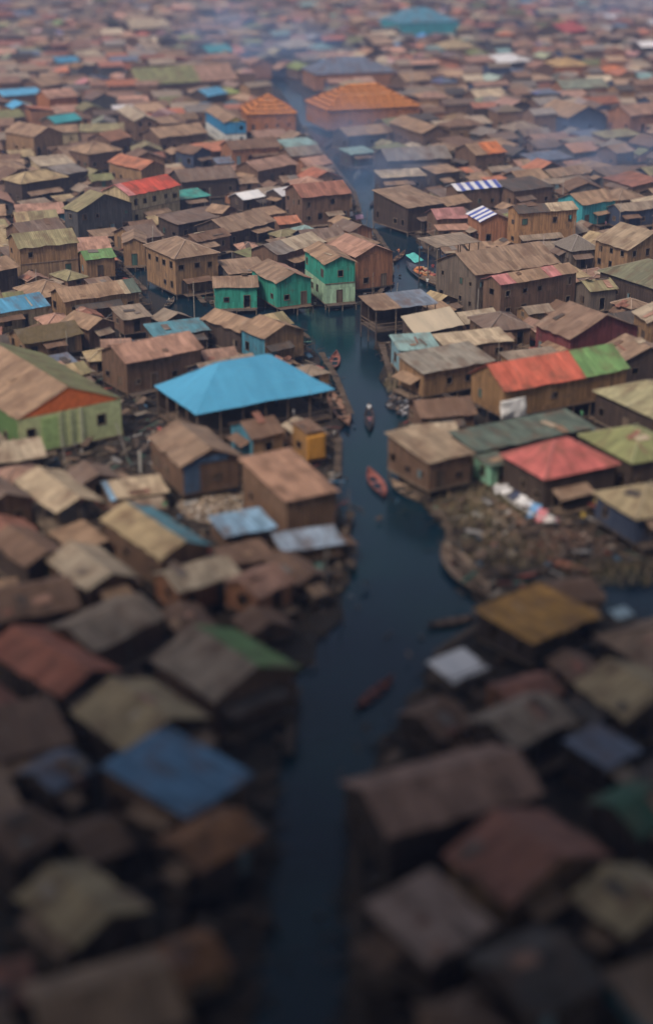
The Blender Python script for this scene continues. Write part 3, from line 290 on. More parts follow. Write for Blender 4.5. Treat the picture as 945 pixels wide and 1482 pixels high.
['shack', 'shack', 'small dull brown flat-roofed shack with brown walls, left of the teal walled tan-roofed house', 33.37, 268.98, 0.667, 5.96, 4.08, 2.6, None, 0.49, 'sy', 'greybrown', 'brown', {}],
['shack', 'shack', 'small greyish tan two-tone long gabled shack with tan walls, right of the striped gable house', 44.86, 260.05, -1.189, 3.75, 3.47, 2.2, None, 0.73, 'gx', [(0, 0.43812052628102033, 'greytan'), (0.43812052628102033, 1, 'brown')], 'tanwall', {}],
['shack', 'shack', 'small sandy flat-roofed shack with dark walls, in front and right of the red-roofed cream house', -28.36, 263.43, 0.437, 5.18, 4.62, 2.4, None, 0.55, 'sy', 'sand', 'dkbrown', {}],
['shack', 'shack', 'small grey brown flat-roofed shack with dark walls, behind the dark house with olive roof', -40.64, 265.63, 0.537, 4.14, 3.75, 2.4, None, 0.45, 'sy', 'taupe', 'dkbrown', {}],
['shack', 'shack', 'small dark brown flat-roofed shack with dark walls, left of the red-roofed cream house', -43.29, 270.59, 0.513, 4.04, 5.22, 2.4, None, 0.63, 'sy', 'brown', 'dkbrown', {}],
['shack', 'shack', 'small tan two-tone long gabled shack with tan walls, left of the striped gable house', 3.09, 263.44, -0.965, 4.04, 4.37, 2.2, None, 0.92, 'gx', [(0, 0.5825619630945258, 'tan'), (0.5825619630945258, 1, 'sand')], 'tanwall', {}],
['shack', 'shack', 'small terracotta long gabled shack with plank walls, right of the red-roofed cream house', -7.17, 262.12, 0.452, 4.44, 4.33, 2.6, None, 0.91, 'gx', 'terracotta', 'plank', {}],
['shack', 'shack', 'small blackish brown long gabled shack with plank walls, behind the striped gable house', 27.76, 262.35, 0.201, 4.55, 3.47, 2.6, None, 0.73, 'gx', 'dkroof', 'plank', {}],
['shack', 'shack', 'small grey brown long gabled orange brown shack right of the teal walled tan-roofed house', 53.91, 273.16, 0.413, 4.07, 3.67, 2.2, None, 0.77, 'gx', 'taupe', 'orangewall2', {}],
['shack', 'shack', 'small dull brown long gabled shack with orange brown walls, right of the pale hip-roofed house', -16.03, 285.49, 0.662, 5.41, 3.67, 2.4, None, 0.77, 'gx', 'greybrown', 'orangewall2', {}],
['shack', 'shack', 'small grey brown long gabled shack with dark grey walls, right of the red-roofed cream house', -24.49, 266.72, 0.437, 4.08, 3.46, 2.2, None, 0.73, 'gx', 'taupe', 'dkgrey', {}],
['shack', 'shack', 'small dull brown flat-roofed shack with orange brown walls, right of the teal walled tan-roofed house', 59.29, 263.38, 0.309, 3.73, 4.11, 2.6, None, 0.49, 'sy', 'greybrown', 'orangewall2', {}],
['shack', 'shack', 'small greyish tan flat-roofed shack with dark walls, in front of the pale hip-roofed house', -52.88, 276.68, 0.677, 5.73, 4.2, 2.6, None, 0.5, 'sy', 'greytan', 'dkbrown', {}],
['shack', 'shack', 'small tan hip-roofed shack with brown walls, behind and left of the teal walled tan-roofed house', 43.06, 274.29, 0.544, 3.66, 3.63, 2.2, None, 0.76, 'hip', 'tan', 'brown', {}],
['shack', 'shack', 'small dull brown flat-roofed shack with cream walls, left of the teal walled tan-roofed house', 22.6, 285.31, 0.492, 5.38, 5.39, 2.6, None, 0.65, 'sy', 'greybrown', 'creamwall', {}],
['shack', 'shack', 'small dark brown long gabled shack with dark walls, in front of the red-roofed cream house', -31.94, 258.94, 0.525, 4.56, 3.98, 2.6, None, 0.84, 'gx', 'brown', 'dkbrown', {}],
['shack', 'shack', 'small dull brown two-tone long gabled shack with brown walls, right of the pale hip-roofed house', -42.56, 285.56, 0.064, 5.38, 4.63, 2.9, None, 0.97, 'gx', [(0, 0.581320997329795, 'greybrown'), (0.581320997329795, 1, 'brown')], 'brown', {}],
['shack', 'shack', 'small pinkish brown two-tone flat-roofed shack with brown walls, left of the red-roofed cream house', -58.1, 261.84, 0.468, 6.13, 3.99, 2.2, None, 0.48, 'sy', [(0, 0.5548761031877729, 'pinkbrown'), (0.5548761031877729, 1, 'brown')], 'brown', {}],
['stilt_house', 'house', 'grey brown hip-roofed house with brown walls, behind and left of the pale hip-roofed house', -65.75, 308.55, 0.331, 9.87, 5.52, 3.3, None, 1.16, 'hip', 'taupe', 'brown', {}],
['stilt_house', 'house', 'pinkish tan hip-roofed house with tan walls, left of the bright cream strip shed', -3.5, 293.27, 0.157, 6.93, 7.1, 2.9, None, 1.46, 'hip', 'pinktan', 'tanwall', {}],
['stilt_house', 'house', 'grey brown long gabled house with cream walls, right of the bright cream strip shed', 46.96, 303.78, 0.572, 10.01, 5.59, 3.1, None, 1.17, 'gx', 'taupe', 'creamwall', {}],
['stilt_house', 'house', 'dark brown gable-fronted house with dark grey walls, behind the teal walled tan-roofed house', 48.75, 290.56, 0.113, 7.22, 6.96, 2.9, None, 1.52, 'gy', 'brown', 'dkgrey', {}],
['stilt_house', 'house', 'olive tan long gabled house with dark blue walls, right of the orange-ended roof house', 66.29, 307.38, 0.51, 8.6, 5.8, 2.7, None, 1.22, 'gx', 'olivetan', 'dkblue', {}],
['stilt_house', 'house', 'tan two-tone long gabled house with dark grey walls, right of the bright cream strip shed', 38.91, 299.75, 0.508, 6.98, 6.86, 3.1, None, 1.44, 'gx', [(0, 0.6538683924599837, 'tan'), (0.6538683924599837, 1, 'tan')], 'dkgrey', {}],
['stilt_house', 'house', 'dark brown gable-fronted house with tan walls, behind and left of the pale hip-roofed house', -61.32, 298.14, 0.635, 9.02, 6.22, 3.3, None, 1.9, 'gy', 'brown', 'tanwall', {}],
['stilt_house', 'house', 'reddish brown flat-roofed house with plank walls, behind and right of the teal walled tan-roofed house', 58.81, 294.94, -1.125, 9.95, 6.76, 3.3, None, 0.81, 'sy', 'redbrown', 'plank', {}],
['stilt_house', 'house', 'terracotta long gabled house with plank walls, right of the terracotta gabled house', -22.57, 304.37, 0.255, 6.75, 6.99, 2.7, None, 1.47, 'gx', 'terracotta', 'plank', {}],
['stilt_house', 'house', 'dark brown hip-roofed house with tan walls, behind the wide striped roof house', 29.11, 290.4, -1.019, 8.58, 5.64, 2.9, None, 1.19, 'hip', 'brown', 'tanwall', {}],
['stilt_house', 'house', 'pale cream flat-roofed house with cream walls, left of the terracotta gabled house', -55.33, 309.5, 0.493, 7.5, 6.73, 4.2, None, 0.81, 'sy', 'palecream', 'creamwall', {}],
['stilt_house', 'house', 'terracotta gable-fronted house with dark walls, right of the orange-ended roof house', 44.04, 310.03, 0.441, 7.84, 5.56, 2.9, None, 1.65, 'gy', 'terracotta', 'dkbrown', {}],
['stilt_house', 'house', 'dull brown flat-roofed house with dark grey walls, right of the orange-ended roof house', 57.66, 303.72, 0.429, 8.34, 6.54, 3.1, None, 0.79, 'sy', 'greybrown', 'dkgrey', {}],
['stilt_house', 'house', 'rust red gable-fronted house with plank walls, left of the bright cream strip shed', -1.28, 301.92, 0.492, 7.48, 6.37, 2.7, None, 1.57, 'gy', 'rustred', 'plank', {}],
['stilt_house', 'house', 'tan flat-roofed house with dark walls, right of the orange-ended roof house', 53.31, 311.41, -1.017, 7.08, 6.36, 2.7, None, 0.76, 'sy', 'tan', 'dkbrown', {}],
['stilt_house', 'house', 'dull brown hip-roofed house with plank walls, behind and right of the teal walled tan-roofed house', 66.84, 297.64, -0.944, 8.66, 5.96, 2.9, None, 1.25, 'hip', 'greybrown', 'plank', {}],
['shack', 'shack', 'small dark brown gable-fronted shack with plank walls, left of the bright cream strip shed', -10.37, 295.25, 0.476, 3.98, 4.15, 2.2, None, 0.84, 'gy', 'brown', 'plank', {}],
['shack', 'shack', 'small olive tan hip-roofed shack with brown walls, behind and left of the striped gable house', 16.95, 305.75, 0.586, 4.88, 5.08, 2.2, None, 1.03, 'hip', 'olivetan', 'brown', {}],
['shack', 'shack', 'small pinkish brown two-tone long gabled shack with plank walls, right of the terracotta gabled house', -31.09, 309.05, 0.457, 4.83, 4.28, 2.4, None, 0.9, 'gx', [(0, 0.422516523950756, 'pinkbrown'), (0.422516523950756, 1, 'tan')], 'plank', {}],
['shack', 'shack', 'small grey brown long gabled shack with dark blue walls, behind the wide striped roof house', 30.25, 305.6, 0.293, 3.93, 3.7, 2.2, None, 0.78, 'gx', 'taupe', 'dkblue', {}],
['shack', 'shack', 'small dark brown flat-roofed shack with dark blue walls, left of the terracotta gabled house', -66.43, 301.58, 0.651, 5.71, 4.01, 2.2, None, 0.48, 'sy', 'brown', 'dkblue', {}],
['shack', 'shack', 'small dark brown long gabled shack with brown walls, left of the teal walled tan-roofed house', 20.3, 290.4, 0.653, 3.86, 3.99, 2.2, None, 0.84, 'gx', 'brown', 'brown', {}],
['shack', 'shack', 'small grey brown two-tone long gabled shack with brown walls, right of the terracotta gabled house', -7.66, 300.08, 0.422, 3.72, 4.48, 2.4, None, 0.94, 'gx', [(0, 0.46464762532014026, 'taupe'), (0.46464762532014026, 1, 'grey')], 'brown', {}],
['shack', 'shack', 'small dark brown flat-roofed shack with tan walls, in front of the terracotta gabled house', -35.43, 291.44, -1.085, 4.47, 4.21, 2.4, None, 0.51, 'sy', 'brown', 'tanwall', {}],
['shack', 'shack', 'small greyish tan long gabled shack with dark walls, left of the bright cream strip shed', -11.27, 289.84, 0.522, 5.7, 4.07, 2.2, None, 0.85, 'gx', 'greytan', 'dkbrown', {}],
['shack', 'shack', 'small dark brown flat-roofed shack with dark grey walls, left of the pale hip-roofed house', -62.27, 291.05, 0.465, 5.12, 3.76, 2.4, None, 0.45, 'sy', 'brown', 'dkgrey', {}],
['shack', 'shack', 'small slate blue two-tone flat-roofed shack with brown walls, right of the pale hip-roofed house', -25.34, 286.16, 0.738, 3.86, 4.8, 2.4, None, 0.58, 'sy', [(0, 0.40875150847350356, 'slate'), (0.40875150847350356, 1, 'slate')], 'brown', {}],
['shack', 'shack', 'small dark brown flat-roofed shack with plank walls, right of the terracotta gabled house', -28.29, 300.09, 0.475, 4.17, 4.01, 2.9, None, 0.48, 'sy', 'brown', 'plank', {}],
['shack', 'shack', 'small olive tan long gabled shack with dark walls, left of the terracotta gabled house', -47.01, 308.3, -0.886, 3.97, 4.44, 2.2, None, 0.93, 'gx', 'olivetan', 'dkbrown', {}],
['shack', 'shack', 'small olive green long gabled shack with brown walls, behind the dark house with olive roof', -44.37, 299.16, 0.448, 4.87, 4.46, 2.9, None, 0.94, 'gx', 'olive', 'brown', {}],
['shack', 'shack', 'small grey brown long gabled shack with brown walls, right of the terracotta gabled house', -15.49, 296.01, 0.337, 4.03, 3.62, 2.9, None, 0.76, 'gx', 'taupe', 'brown', {}],
['shack', 'shack', 'small dark brown long gabled shack with brown walls, right of the orange-ended roof house', 63.11, 311.88, 0.407, 4.26, 3.79, 2.4, None, 0.8, 'gx', 'brown', 'brown', {}],
['shack', 'shack', 'small grey flat-roofed shack with brown walls, in front and right of the orange-ended roof house', 37.74, 308.01, -1.114, 4.35, 3.97, 2.6, None, 0.48, 'sy', 'grey', 'brown', {}],
['shack', 'shack', 'small dark brown long gabled shack with dark walls, right of the pale hip-roofed house', -39.61, 294.82, 0.418, 3.95, 3.71, 2.9, None, 0.78, 'gx', 'brown', 'dkbrown', {}],
['shack', 'shack', 'small greyish tan flat-roofed shack with tan walls, behind the teal walled tan-roofed house', 48.65, 298.44, 0.576, 5.56, 3.81, 2.6, None, 0.46, 'sy', 'greytan', 'tanwall', {}],
['shack', 'shack', 'small olive tan long gabled shack with tan walls, right of the bright cream strip shed', 33.98, 291.84, 0.533, 3.65, 3.72, 2.9, None, 0.78, 'gx', 'olivetan', 'tanwall', {}],
['shack', 'shack', 'small tan flat-roofed shack with dark grey walls, right of the bright cream strip shed', 29.63, 300.03, 0.303, 4.02, 3.55, 2.6, None, 0.43, 'sy', 'tan', 'dkgrey', {}],
['shack', 'shack', 'small tan hip-roofed shack with brown walls, left of the bright cream strip shed', -1.75, 308.83, 0.568, 5.24, 5.02, 2.6, None, 1.05, 'hip', 'tan', 'brown', {}],
['shack', 'shack', 'small pinkish tan long gabled shack with cream walls, right of the terracotta gabled house', -19.74, 312.02, 0.294, 6.4, 3.68, 2.4, None, 0.77, 'gx', 'pinktan', 'creamwall', {}],
['shack', 'shack', 'small greyish tan long gabled shack with dark grey walls, right of the pale hip-roofed house', -46.1, 290.09, -0.979, 4.48, 4.1, 2.6, None, 0.86, 'gx', 'greytan', 'dkgrey', {}],
['shack', 'shack', 'small tan two-tone long gabled shack with brown walls, behind the wide striped roof house', 23.41, 308.73, 0.554, 3.66, 3.63, 2.2, None, 0.76, 'gx', [(0, 0.5781821171348547, 'tan'), (0.5781821171348547, 1, 'brown')], 'brown', {}],
['shack', 'shack', 'small terracotta two-tone flat-roofed shack with dark grey walls, in front of the orange-ended roof house', 29.07, 310.28, 0.457, 3.86, 3.46, 2.4, None, 0.42, 'sy', [(0, 0.5468219670201075, 'terracotta'), (0.5468219670201075, 1, 'pinktan')], 'dkgrey', {}],
['shack', 'shack', 'small sandy hip-roofed shack with dark walls, behind the reddish brown house on the bend', -5.02, 286.39, 0.591, 4.9, 3.8, 2.4, None, 0.8, 'hip', 'sand', 'dkbrown', {}],
['shack', 'shack', 'small greyish tan flat-roofed shack with dark walls, behind the teal walled tan-roofed house', 43.83, 295.37, 0.274, 4.58, 3.44, 2.9, None, 0.41, 'sy', 'greytan', 'dkbrown', {}],
['shack', 'shack', 'small grey gable-fronted shack with cream walls, in front of the terracotta gabled house', -34.89, 297.27, 0.585, 3.61, 3.51, 2.2, None, 0.76, 'gy', 'grey', 'creamwall', {}],
['shack', 'shack', 'small greyish tan long gabled shack with tan walls, right of the bright cream strip shed', 35.24, 312.28, 0.398, 5.63, 3.63, 2.2, None, 0.76, 'gx', 'greytan', 'tanwall', {}],
['shack', 'shack', 'small dark brown hip-roofed shack with dark walls, right of the terracotta gabled house', -26.04, 310.15, 0.633, 4.24, 3.62, 2.2, None, 0.76, 'hip', 'brown', 'dkbrown', {}],
['shack', 'shack', 'small terracotta flat-roofed shack with dark grey walls, right of the bright cream strip shed', 33.17, 296.99, 0.516, 5.07, 4.19, 2.9, None, 0.5, 'sy', 'terracotta', 'dkgrey', {}],
['stilt_house', 'house', 'tan two-tone long gabled house with brown walls, left of the terracotta gabled house', -67.0, 320.63, 0.118, 6.62, 5.8, 2.7, None, 1.22, 'gx', [(0, 0.34387899016856055, 'tan'), (0.34387899016856055, 1, 'brown')], 'brown', {}],
['stilt_house', 'house', 'dull brown long gabled house with brown walls, behind and right of the orange-ended roof house', 46.97, 336.99, 0.535, 6.94, 6.53, 2.9, None, 1.37, 'gx', 'greybrown', 'brown', {}],
['stilt_house', 'house', 'dark brown two-tone flat-roofed house with plank walls, behind the orange-ended roof house', 36.58, 334.75, 0.619, 8.61, 6.56, 3.3, None, 0.79, 'sy', [(0, 0.39878848855840077, 'brown'), (0.39878848855840077, 1, 'tan')], 'plank', {}],
['stilt_house', 'house', 'grey brown two-tone long gabled house with plank walls, left of the blue and white house', -54.52, 330.05, 0.641, 7.01, 6.76, 2.7, None, 1.42, 'gx', [(0, 0.506873292986542, 'taupe'), (0.506873292986542, 1, 'taupe')], 'plank', {}],
['stilt_house', 'house', 'grey gable-fronted house with orange brown walls, right of the orange-ended roof house', 63.13, 333.73, 0.309, 7.0, 5.91, 3.1, None, 1.47, 'gy', 'grey', 'orangewall2', {}],
['stilt_house', 'house', 'pinkish tan long gabled house with dark grey walls, right of the orange-ended roof house', 53.48, 328.07, 0.554, 7.69, 6.85, 3.6, None, 1.44, 'gx', 'pinktan', 'dkgrey', {}],
['stilt_house', 'house', 'dark brown gable-fronted house with dark walls, right of the orange-ended roof house', 71.2, 337.25, 0.516, 7.89, 7.5, 3.3, None, 1.66, 'gy', 'brown', 'dkbrown', {}],
['stilt_house', 'house', 'dark brown long gabled house with plank walls, in front of the smaller orange timber house', -15.17, 337.99, 0.725, 9.27, 6.7, 2.9, None, 1.41, 'gx', 'brown', 'plank', {}],
['stilt_house', 'house', 'dark brown gable-fronted house with plank walls, behind the terracotta gabled house', -37.94, 318.09, 0.41, 7.8, 6.53, 3.6, None, 1.64, 'gy', 'brown', 'plank', {}],
['stilt_house', 'house', 'dull brown long gabled house with dark grey walls, right of the orange-ended roof house', 71.44, 322.0, -0.925, 6.61, 5.97, 2.9, None, 1.25, 'gx', 'greybrown', 'dkgrey', {}],
['stilt_house', 'house', 'slate blue flat-roofed house with brown walls, right of the orange-ended roof house', 46.06, 322.15, 0.483, 10.24, 5.9, 2.9, None, 0.71, 'sy', 'slate', 'brown', {}],
['stilt_house', 'house', 'pinkish tan long gabled house with orange brown walls, left of the orange-ended roof house', -3.07, 316.87, 0.674, 6.77, 6.26, 2.7, None, 1.31, 'gx', 'pinktan', 'orangewall2', {}],
['stilt_house', 'house', 'dark brown flat-roofed house with brown walls, behind and left of the orange-ended roof house', 28.92, 338.99, 0.684, 7.13, 6.81, 3.1, None, 0.82, 'sy', 'brown', 'brown', {}],
['stilt_house', 'house', 'olive tan gable-fronted house with dark walls, behind the terracotta gabled house', -38.83, 332.18, 0.178, 6.6, 6.28, 2.9, None, 1.39, 'gy', 'olivetan', 'dkbrown', {}],
['stilt_house', 'house', 'blackish brown long gabled house with dark walls, behind and right of the orange-ended roof house', 39.93, 328.49, -1.01, 6.67, 5.9, 2.9, None, 1.24, 'gx', 'dkroof', 'dkbrown', {}],
['stilt_house', 'house', 'pale teal flat-roofed house with tan walls, in front of the smaller orange timber house', -6.49, 335.02, 0.51, 8.1, 5.79, 3.6, None, 0.69, 'sy', 'paleteal', 'tanwall', {}],
['stilt_house', 'house', 'dark brown long gabled house with orange brown walls, left of the terracotta gabled house', -73.14, 329.45, 0.31, 7.11, 5.71, 3.6, None, 1.2, 'gx', 'brown', 'orangewall2', {}],
['stilt_house', 'house', 'grey brown hip-roofed house with cream walls, behind and left of the orange-ended roof house', 24.38, 328.46, 0.646, 7.31, 5.81, 3.6, None, 1.22, 'hip', 'taupe', 'creamwall', {}],
['stilt_house', 'house', 'greyish tan flat-roofed house with plank walls, right of the orange-ended roof house', 56.15, 338.08, 0.6, 8.06, 6.19, 3.3, None, 0.74, 'sy', 'greytan', 'plank', {}],
['stilt_house', 'house', 'olive green flat-roofed house with brown walls, left of the orange-ended roof house', 14.56, 332.71, 0.801, 8.39, 5.91, 2.7, None, 0.71, 'sy', 'olive', 'brown', {}],
['stilt_house', 'house', 'tan long gabled house with dark grey walls, left of the terracotta gabled house', -56.72, 317.27, 0.629, 8.27, 6.19, 2.7, None, 1.3, 'gx', 'tan', 'dkgrey', {}],
['stilt_house', 'house', 'terracotta hip-roofed house with plank walls, left of the whitish gabled house', -75.07, 336.6, 0.39, 7.25, 7.17, 2.9, None, 1.51, 'hip', 'terracotta', 'plank', {}],
['stilt_house', 'house', 'grey long gabled house with brown walls, behind and left of the bright cream strip shed', -5.51, 323.86, 0.468, 7.69, 6.54, 3.6, None, 1.37, 'gx', 'grey', 'brown', {}],
['stilt_house', 'house', 'terracotta flat-roofed house with plank walls, in front of the blue and white house', -24.08, 332.29, 0.58, 9.39, 6.66, 3.1, None, 0.8, 'sy', 'terracotta', 'plank', {}],
['shack', 'shack', 'small olive tan long gabled shack with brown walls, left of the orange-ended roof house', -25.01, 339.5, 0.616, 4.9, 4.3, 2.6, None, 0.9, 'gx', 'olivetan', 'brown', {}],
['shack', 'shack', 'small grey brown long gabled shack with brown walls, left of the bright cream strip shed', -15.27, 317.17, 0.575, 4.74, 4.09, 2.2, None, 0.86, 'gx', 'taupe', 'brown', {}],
['shack', 'shack', 'small reddish brown long gabled shack with dark walls, behind the terracotta gabled house', -37.31, 325.95, 0.52, 5.59, 3.8, 2.4, None, 0.8, 'gx', 'redbrown', 'dkbrown', {}],
['shack', 'shack', 'small olive green gable-fronted shack with orange brown walls, right of the orange-ended roof house', 67.87, 328.96, 0.456, 4.72, 3.41, 2.6, None, 0.99, 'gy', 'olive', 'orangewall2', {}],
['shack', 'shack', 'small grey brown long gabled shack with tan walls, behind the pale hip-roofed house', -58.53, 322.93, 0.624, 3.85, 4.13, 2.2, None, 0.87, 'gx', 'taupe', 'tanwall', {}],
['shack', 'shack', 'small pale cream long gabled shack with brown walls, behind the red-roofed cream house', -32.56, 313.62, 0.387, 6.12, 4.19, 2.2, None, 0.88, 'gx', 'palecream', 'brown', {}],
['shack', 'shack', 'small greyish tan long gabled shack with brown walls, right of the orange-ended roof house', 68.81, 315.6, 0.685, 4.48, 5.33, 2.4, None, 1.12, 'gx', 'greytan', 'brown', {}],
['shack', 'shack', 'small sandy long gabled shack with dark walls, behind and left of the terracotta gabled house', -65.67, 328.94, 0.456, 5.35, 5.49, 2.2, None, 1.15, 'gx', 'sand', 'dkbrown', {}],
['shack', 'shack', 'small tan long gabled shack with dark walls, behind and right of the terracotta gabled house', -32.31, 330.29, -1.123, 4.97, 3.62, 2.6, None, 0.76, 'gx', 'tan', 'dkbrown', {}],
['shack', 'shack', 'small tan flat-roofed shack with tan walls, behind the pale hip-roofed house', -64.68, 315.28, 0.169, 5.07, 4.17, 2.9, None, 0.5, 'sy', 'tan', 'tanwall', {}],
['shack', 'shack', 'small olive tan two-tone long gabled shack with dark walls, behind the bright cream strip shed', 23.31, 334.02, 0.599, 3.74, 3.66, 2.9, None, 0.77, 'gx', [(0, 0.48402003879575745, 'olivetan'), (0.48402003879575745, 1, 'greytan')], 'dkbrown', {}],
['shack', 'shack', 'small olive tan flat-roofed shack with cream walls, behind and left of the pale hip-roofed house', -69.71, 312.77, 0.511, 4.44, 4.01, 2.4, None, 0.48, 'sy', 'olivetan', 'creamwall', {}],
['shack', 'shack', 'small pale cream hip-roofed shack with plank walls, behind and left of the orange-ended roof house', 18.64, 338.32, 0.82, 4.0, 3.63, 2.6, None, 0.76, 'hip', 'palecream', 'plank', {}],
['shack', 'shack', 'small tan hip-roofed shack with dark walls, right of the orange-ended roof house', 73.2, 329.08, 0.584, 3.8, 3.6, 2.6, None, 0.76, 'hip', 'tan', 'dkbrown', {}],
['shack', 'shack', 'small dark brown flat-roofed shack with dark blue walls, left of the orange-ended roof house', 15.95, 324.34, 0.58, 5.02, 4.27, 2.4, None, 0.51, 'sy', 'brown', 'dkblue', {}],
['shack', 'shack', 'small dark brown long gabled shack with dark walls, behind the wide striped roof house', 30.78, 326.33, 0.593, 4.27, 3.96, 2.4, None, 0.83, 'gx', 'brown', 'dkbrown', {}],
['shack', 'shack', 'small pinkish tan two-tone long gabled shack with brown walls, right of the orange-ended roof house', 40.2, 317.24, 0.464, 3.97, 4.78, 2.4, None, 1.0, 'gx', [(0, 0.3191558532802335, 'pinktan'), (0.3191558532802335, 1, 'tan')], 'brown', {}],
['shack', 'shack', 'small slate blue flat-roofed shack with dark grey walls, right of the terracotta gabled house', -21.37, 319.11, 0.329, 3.95, 4.47, 2.6, None, 0.54, 'sy', 'slate', 'dkgrey', {}],
['shack', 'shack', 'small pinkish tan long gabled shack with brown walls, right of the orange-ended roof house', 50.59, 317.26, 0.465, 4.26, 3.57, 2.4, None, 0.75, 'gx', 'pinktan', 'brown', {}],
['shack', 'shack', 'small dark brown two-tone flat-roofed shack with dark walls, right of the orange-ended roof house', 47.07, 330.32, 0.55, 4.79, 3.44, 2.2, None, 0.41, 'sy', [(0, 0.4719610377780832, 'brown'), (0.4719610377780832, 1, 'tan')], 'dkbrown', {}],
['shack', 'shack', 'small grey two-tone flat-roofed shack with brown walls, right of the terracotta gabled house', -11.67, 320.97, 0.506, 4.34, 3.43, 2.2, None, 0.41, 'sy', [(0, 0.6527852649872979, 'grey'), (0.6527852649872979, 1, 'redbrown')], 'brown', {}],
['shack', 'shack', 'small dark brown flat-roofed shack with dark walls, behind and left of the terracotta gabled house', -58.16, 334.76, 0.595, 4.48, 3.57, 2.4, None, 0.43, 'sy', 'brown', 'dkbrown', {}],
['shack', 'shack', 'small olive tan gable-fronted shack with brown walls, behind and left of the orange-ended roof house', 13.38, 339.66, 0.606, 4.47, 4.18, 2.6, None, 0.94, 'gy', 'olivetan', 'brown', {}],
['shack', 'shack', 'small dark brown long gabled shack with dark walls, right of the orange-ended roof house', 54.55, 321.04, 0.551, 5.02, 3.53, 2.4, None, 0.74, 'gx', 'brown', 'dkbrown', {}],
['shack', 'shack', 'small dark brown hip-roofed shack with orange brown walls, behind the red-roofed cream house', -31.42, 336.06, 0.638, 4.85, 3.46, 2.2, None, 0.73, 'hip', 'brown', 'orangewall2', {}],
['shack', 'shack', 'small tan flat-roofed shack with dark blue walls, behind the terracotta gabled house', -46.23, 330.72, 0.316, 4.58, 3.61, 2.2, None, 0.43, 'sy', 'tan', 'dkblue', {}],
['shack', 'shack', 'small dark brown flat-roofed shack with plank walls, left of the blue and white house', -54.05, 339.52, 0.637, 4.5, 3.5, 2.6, None, 0.42, 'sy', 'brown', 'plank', {}],
['stilt_house', 'house', 'grey brown gable-fronted house with brown walls, left of the blue and white house', -31.84, 355.18, 0.448, 8.0, 6.05, 2.7, None, 1.68, 'gy', 'taupe', 'brown', {}],
['stilt_house', 'house', 'grey gable-fronted house with dark grey walls, behind the orange-ended roof house', 37.07, 352.26, 0.554, 6.51, 7.22, 2.9, None, 1.37, 'gy', 'grey', 'dkgrey', {}],
['stilt_house', 'house', 'greyish tan hip-roofed house with brown walls, right of the largest orange timber house', 45.28, 362.5, 0.486, 8.91, 6.93, 2.7, None, 1.45, 'hip', 'greytan', 'brown', {}],
['stilt_house', 'house', 'pinkish brown long gabled house with brown walls, behind and right of the orange-ended roof house', 49.34, 346.99, 0.498, 9.73, 5.55, 2.7, None, 1.17, 'gx', 'pinkbrown', 'brown', {}],
['stilt_house', 'house', 'olive tan flat-roofed house with plank walls, behind and right of the orange-ended roof house', 64.94, 346.48, 0.511, 10.29, 5.63, 3.6, None, 0.68, 'sy', 'olivetan', 'plank', {}],
['stilt_house', 'house', 'pale cream flat-roofed house with dark walls, right of the largest orange timber house', 29.73, 365.46, 0.493, 9.13, 5.72, 2.9, None, 0.69, 'sy', 'palecream', 'dkbrown', {}],
['stilt_house', 'house', 'grey brown long gabled house with brown walls, right of the orange-ended roof house', 77.04, 349.96, -1.032, 8.29, 5.99, 3.3, None, 1.26, 'gx', 'taupe', 'brown', {}],
['stilt_house', 'house', 'grey brown gable-fronted house with tan walls, right of the blue and white house', -6.77, 344.37, 0.484, 6.67, 5.53, 3.3, None, 1.4, 'gy', 'taupe', 'tanwall', {}],
['stilt_house', 'house', 'greyish tan flat-roofed house with plank walls, left of the whitish gabled house', -76.03, 343.97, 0.462, 10.49, 6.08, 3.1, None, 0.73, 'sy', 'greytan', 'plank', {}],
['stilt_house', 'house', 'dark brown long gabled house with dark grey walls, left of the blue and white house', -50.18, 345.91, 0.189, 9.46, 5.71, 2.9, None, 1.2, 'gx', 'brown', 'dkgrey', {}],
['stilt_house', 'house', 'tan two-tone flat-roofed house with plank walls, right of the whitish gabled house', -36.58, 361.96, 0.488, 6.82, 5.75, 4.2, None, 0.69, 'sy', [(0, 0.6933146981074867, 'tan'), (0.6933146981074867, 1, 'brown')], 'plank', {}],
['stilt_house', 'house', 'pinkish brown long gabled house with dark grey walls, right of the blue and white house', -13.52, 350.8, 0.434, 8.11, 6.72, 2.7, None, 1.41, 'gx', 'pinkbrown', 'dkgrey', {}],
['stilt_house', 'house', 'olive tan long gabled house with orange brown walls, left of the whitish gabled house', -52.06, 358.96, 0.135, 10.18, 6.21, 2.9, None, 1.3, 'gx', 'olivetan', 'orangewall2', {}],
['stilt_house', 'house', 'olive green long gabled house with plank walls, right of the smaller orange timber house', 15.62, 367.02, 0.665, 7.11, 7.27, 2.7, None, 1.53, 'gx', 'olive', 'plank', {}],
['stilt_house', 'house', 'grey brown flat-roofed house with dark walls, left of the whitish gabled house', -69.24, 356.32, 0.5, 8.14, 5.84, 2.7, None, 0.7, 'sy', 'taupe', 'dkbrown', {}],
['stilt_house', 'house', 'dull brown two-tone long gabled house with dark grey walls, behind the wide striped roof house', 47.11, 353.82, 0.387, 7.6, 5.82, 2.7, None, 1.22, 'gx', [(0, 0.6935146615252579, 'greybrown'), (0.6935146615252579, 1, 'grey')], 'dkgrey', {}],
['stilt_house', 'house', 'slate blue flat-roofed house with orange brown walls, behind and right of the orange-ended roof house', 60.23, 351.5, 0.652, 8.1, 6.16, 2.7, None, 0.74, 'sy', 'slate', 'orangewall2', {}],
['stilt_house', 'house', 'dull brown long gabled house with brown walls, behind the orange-ended roof house', 38.44, 344.25, 0.569, 7.58, 5.75, 3.3, None, 1.21, 'gx', 'greybrown', 'brown', {}],
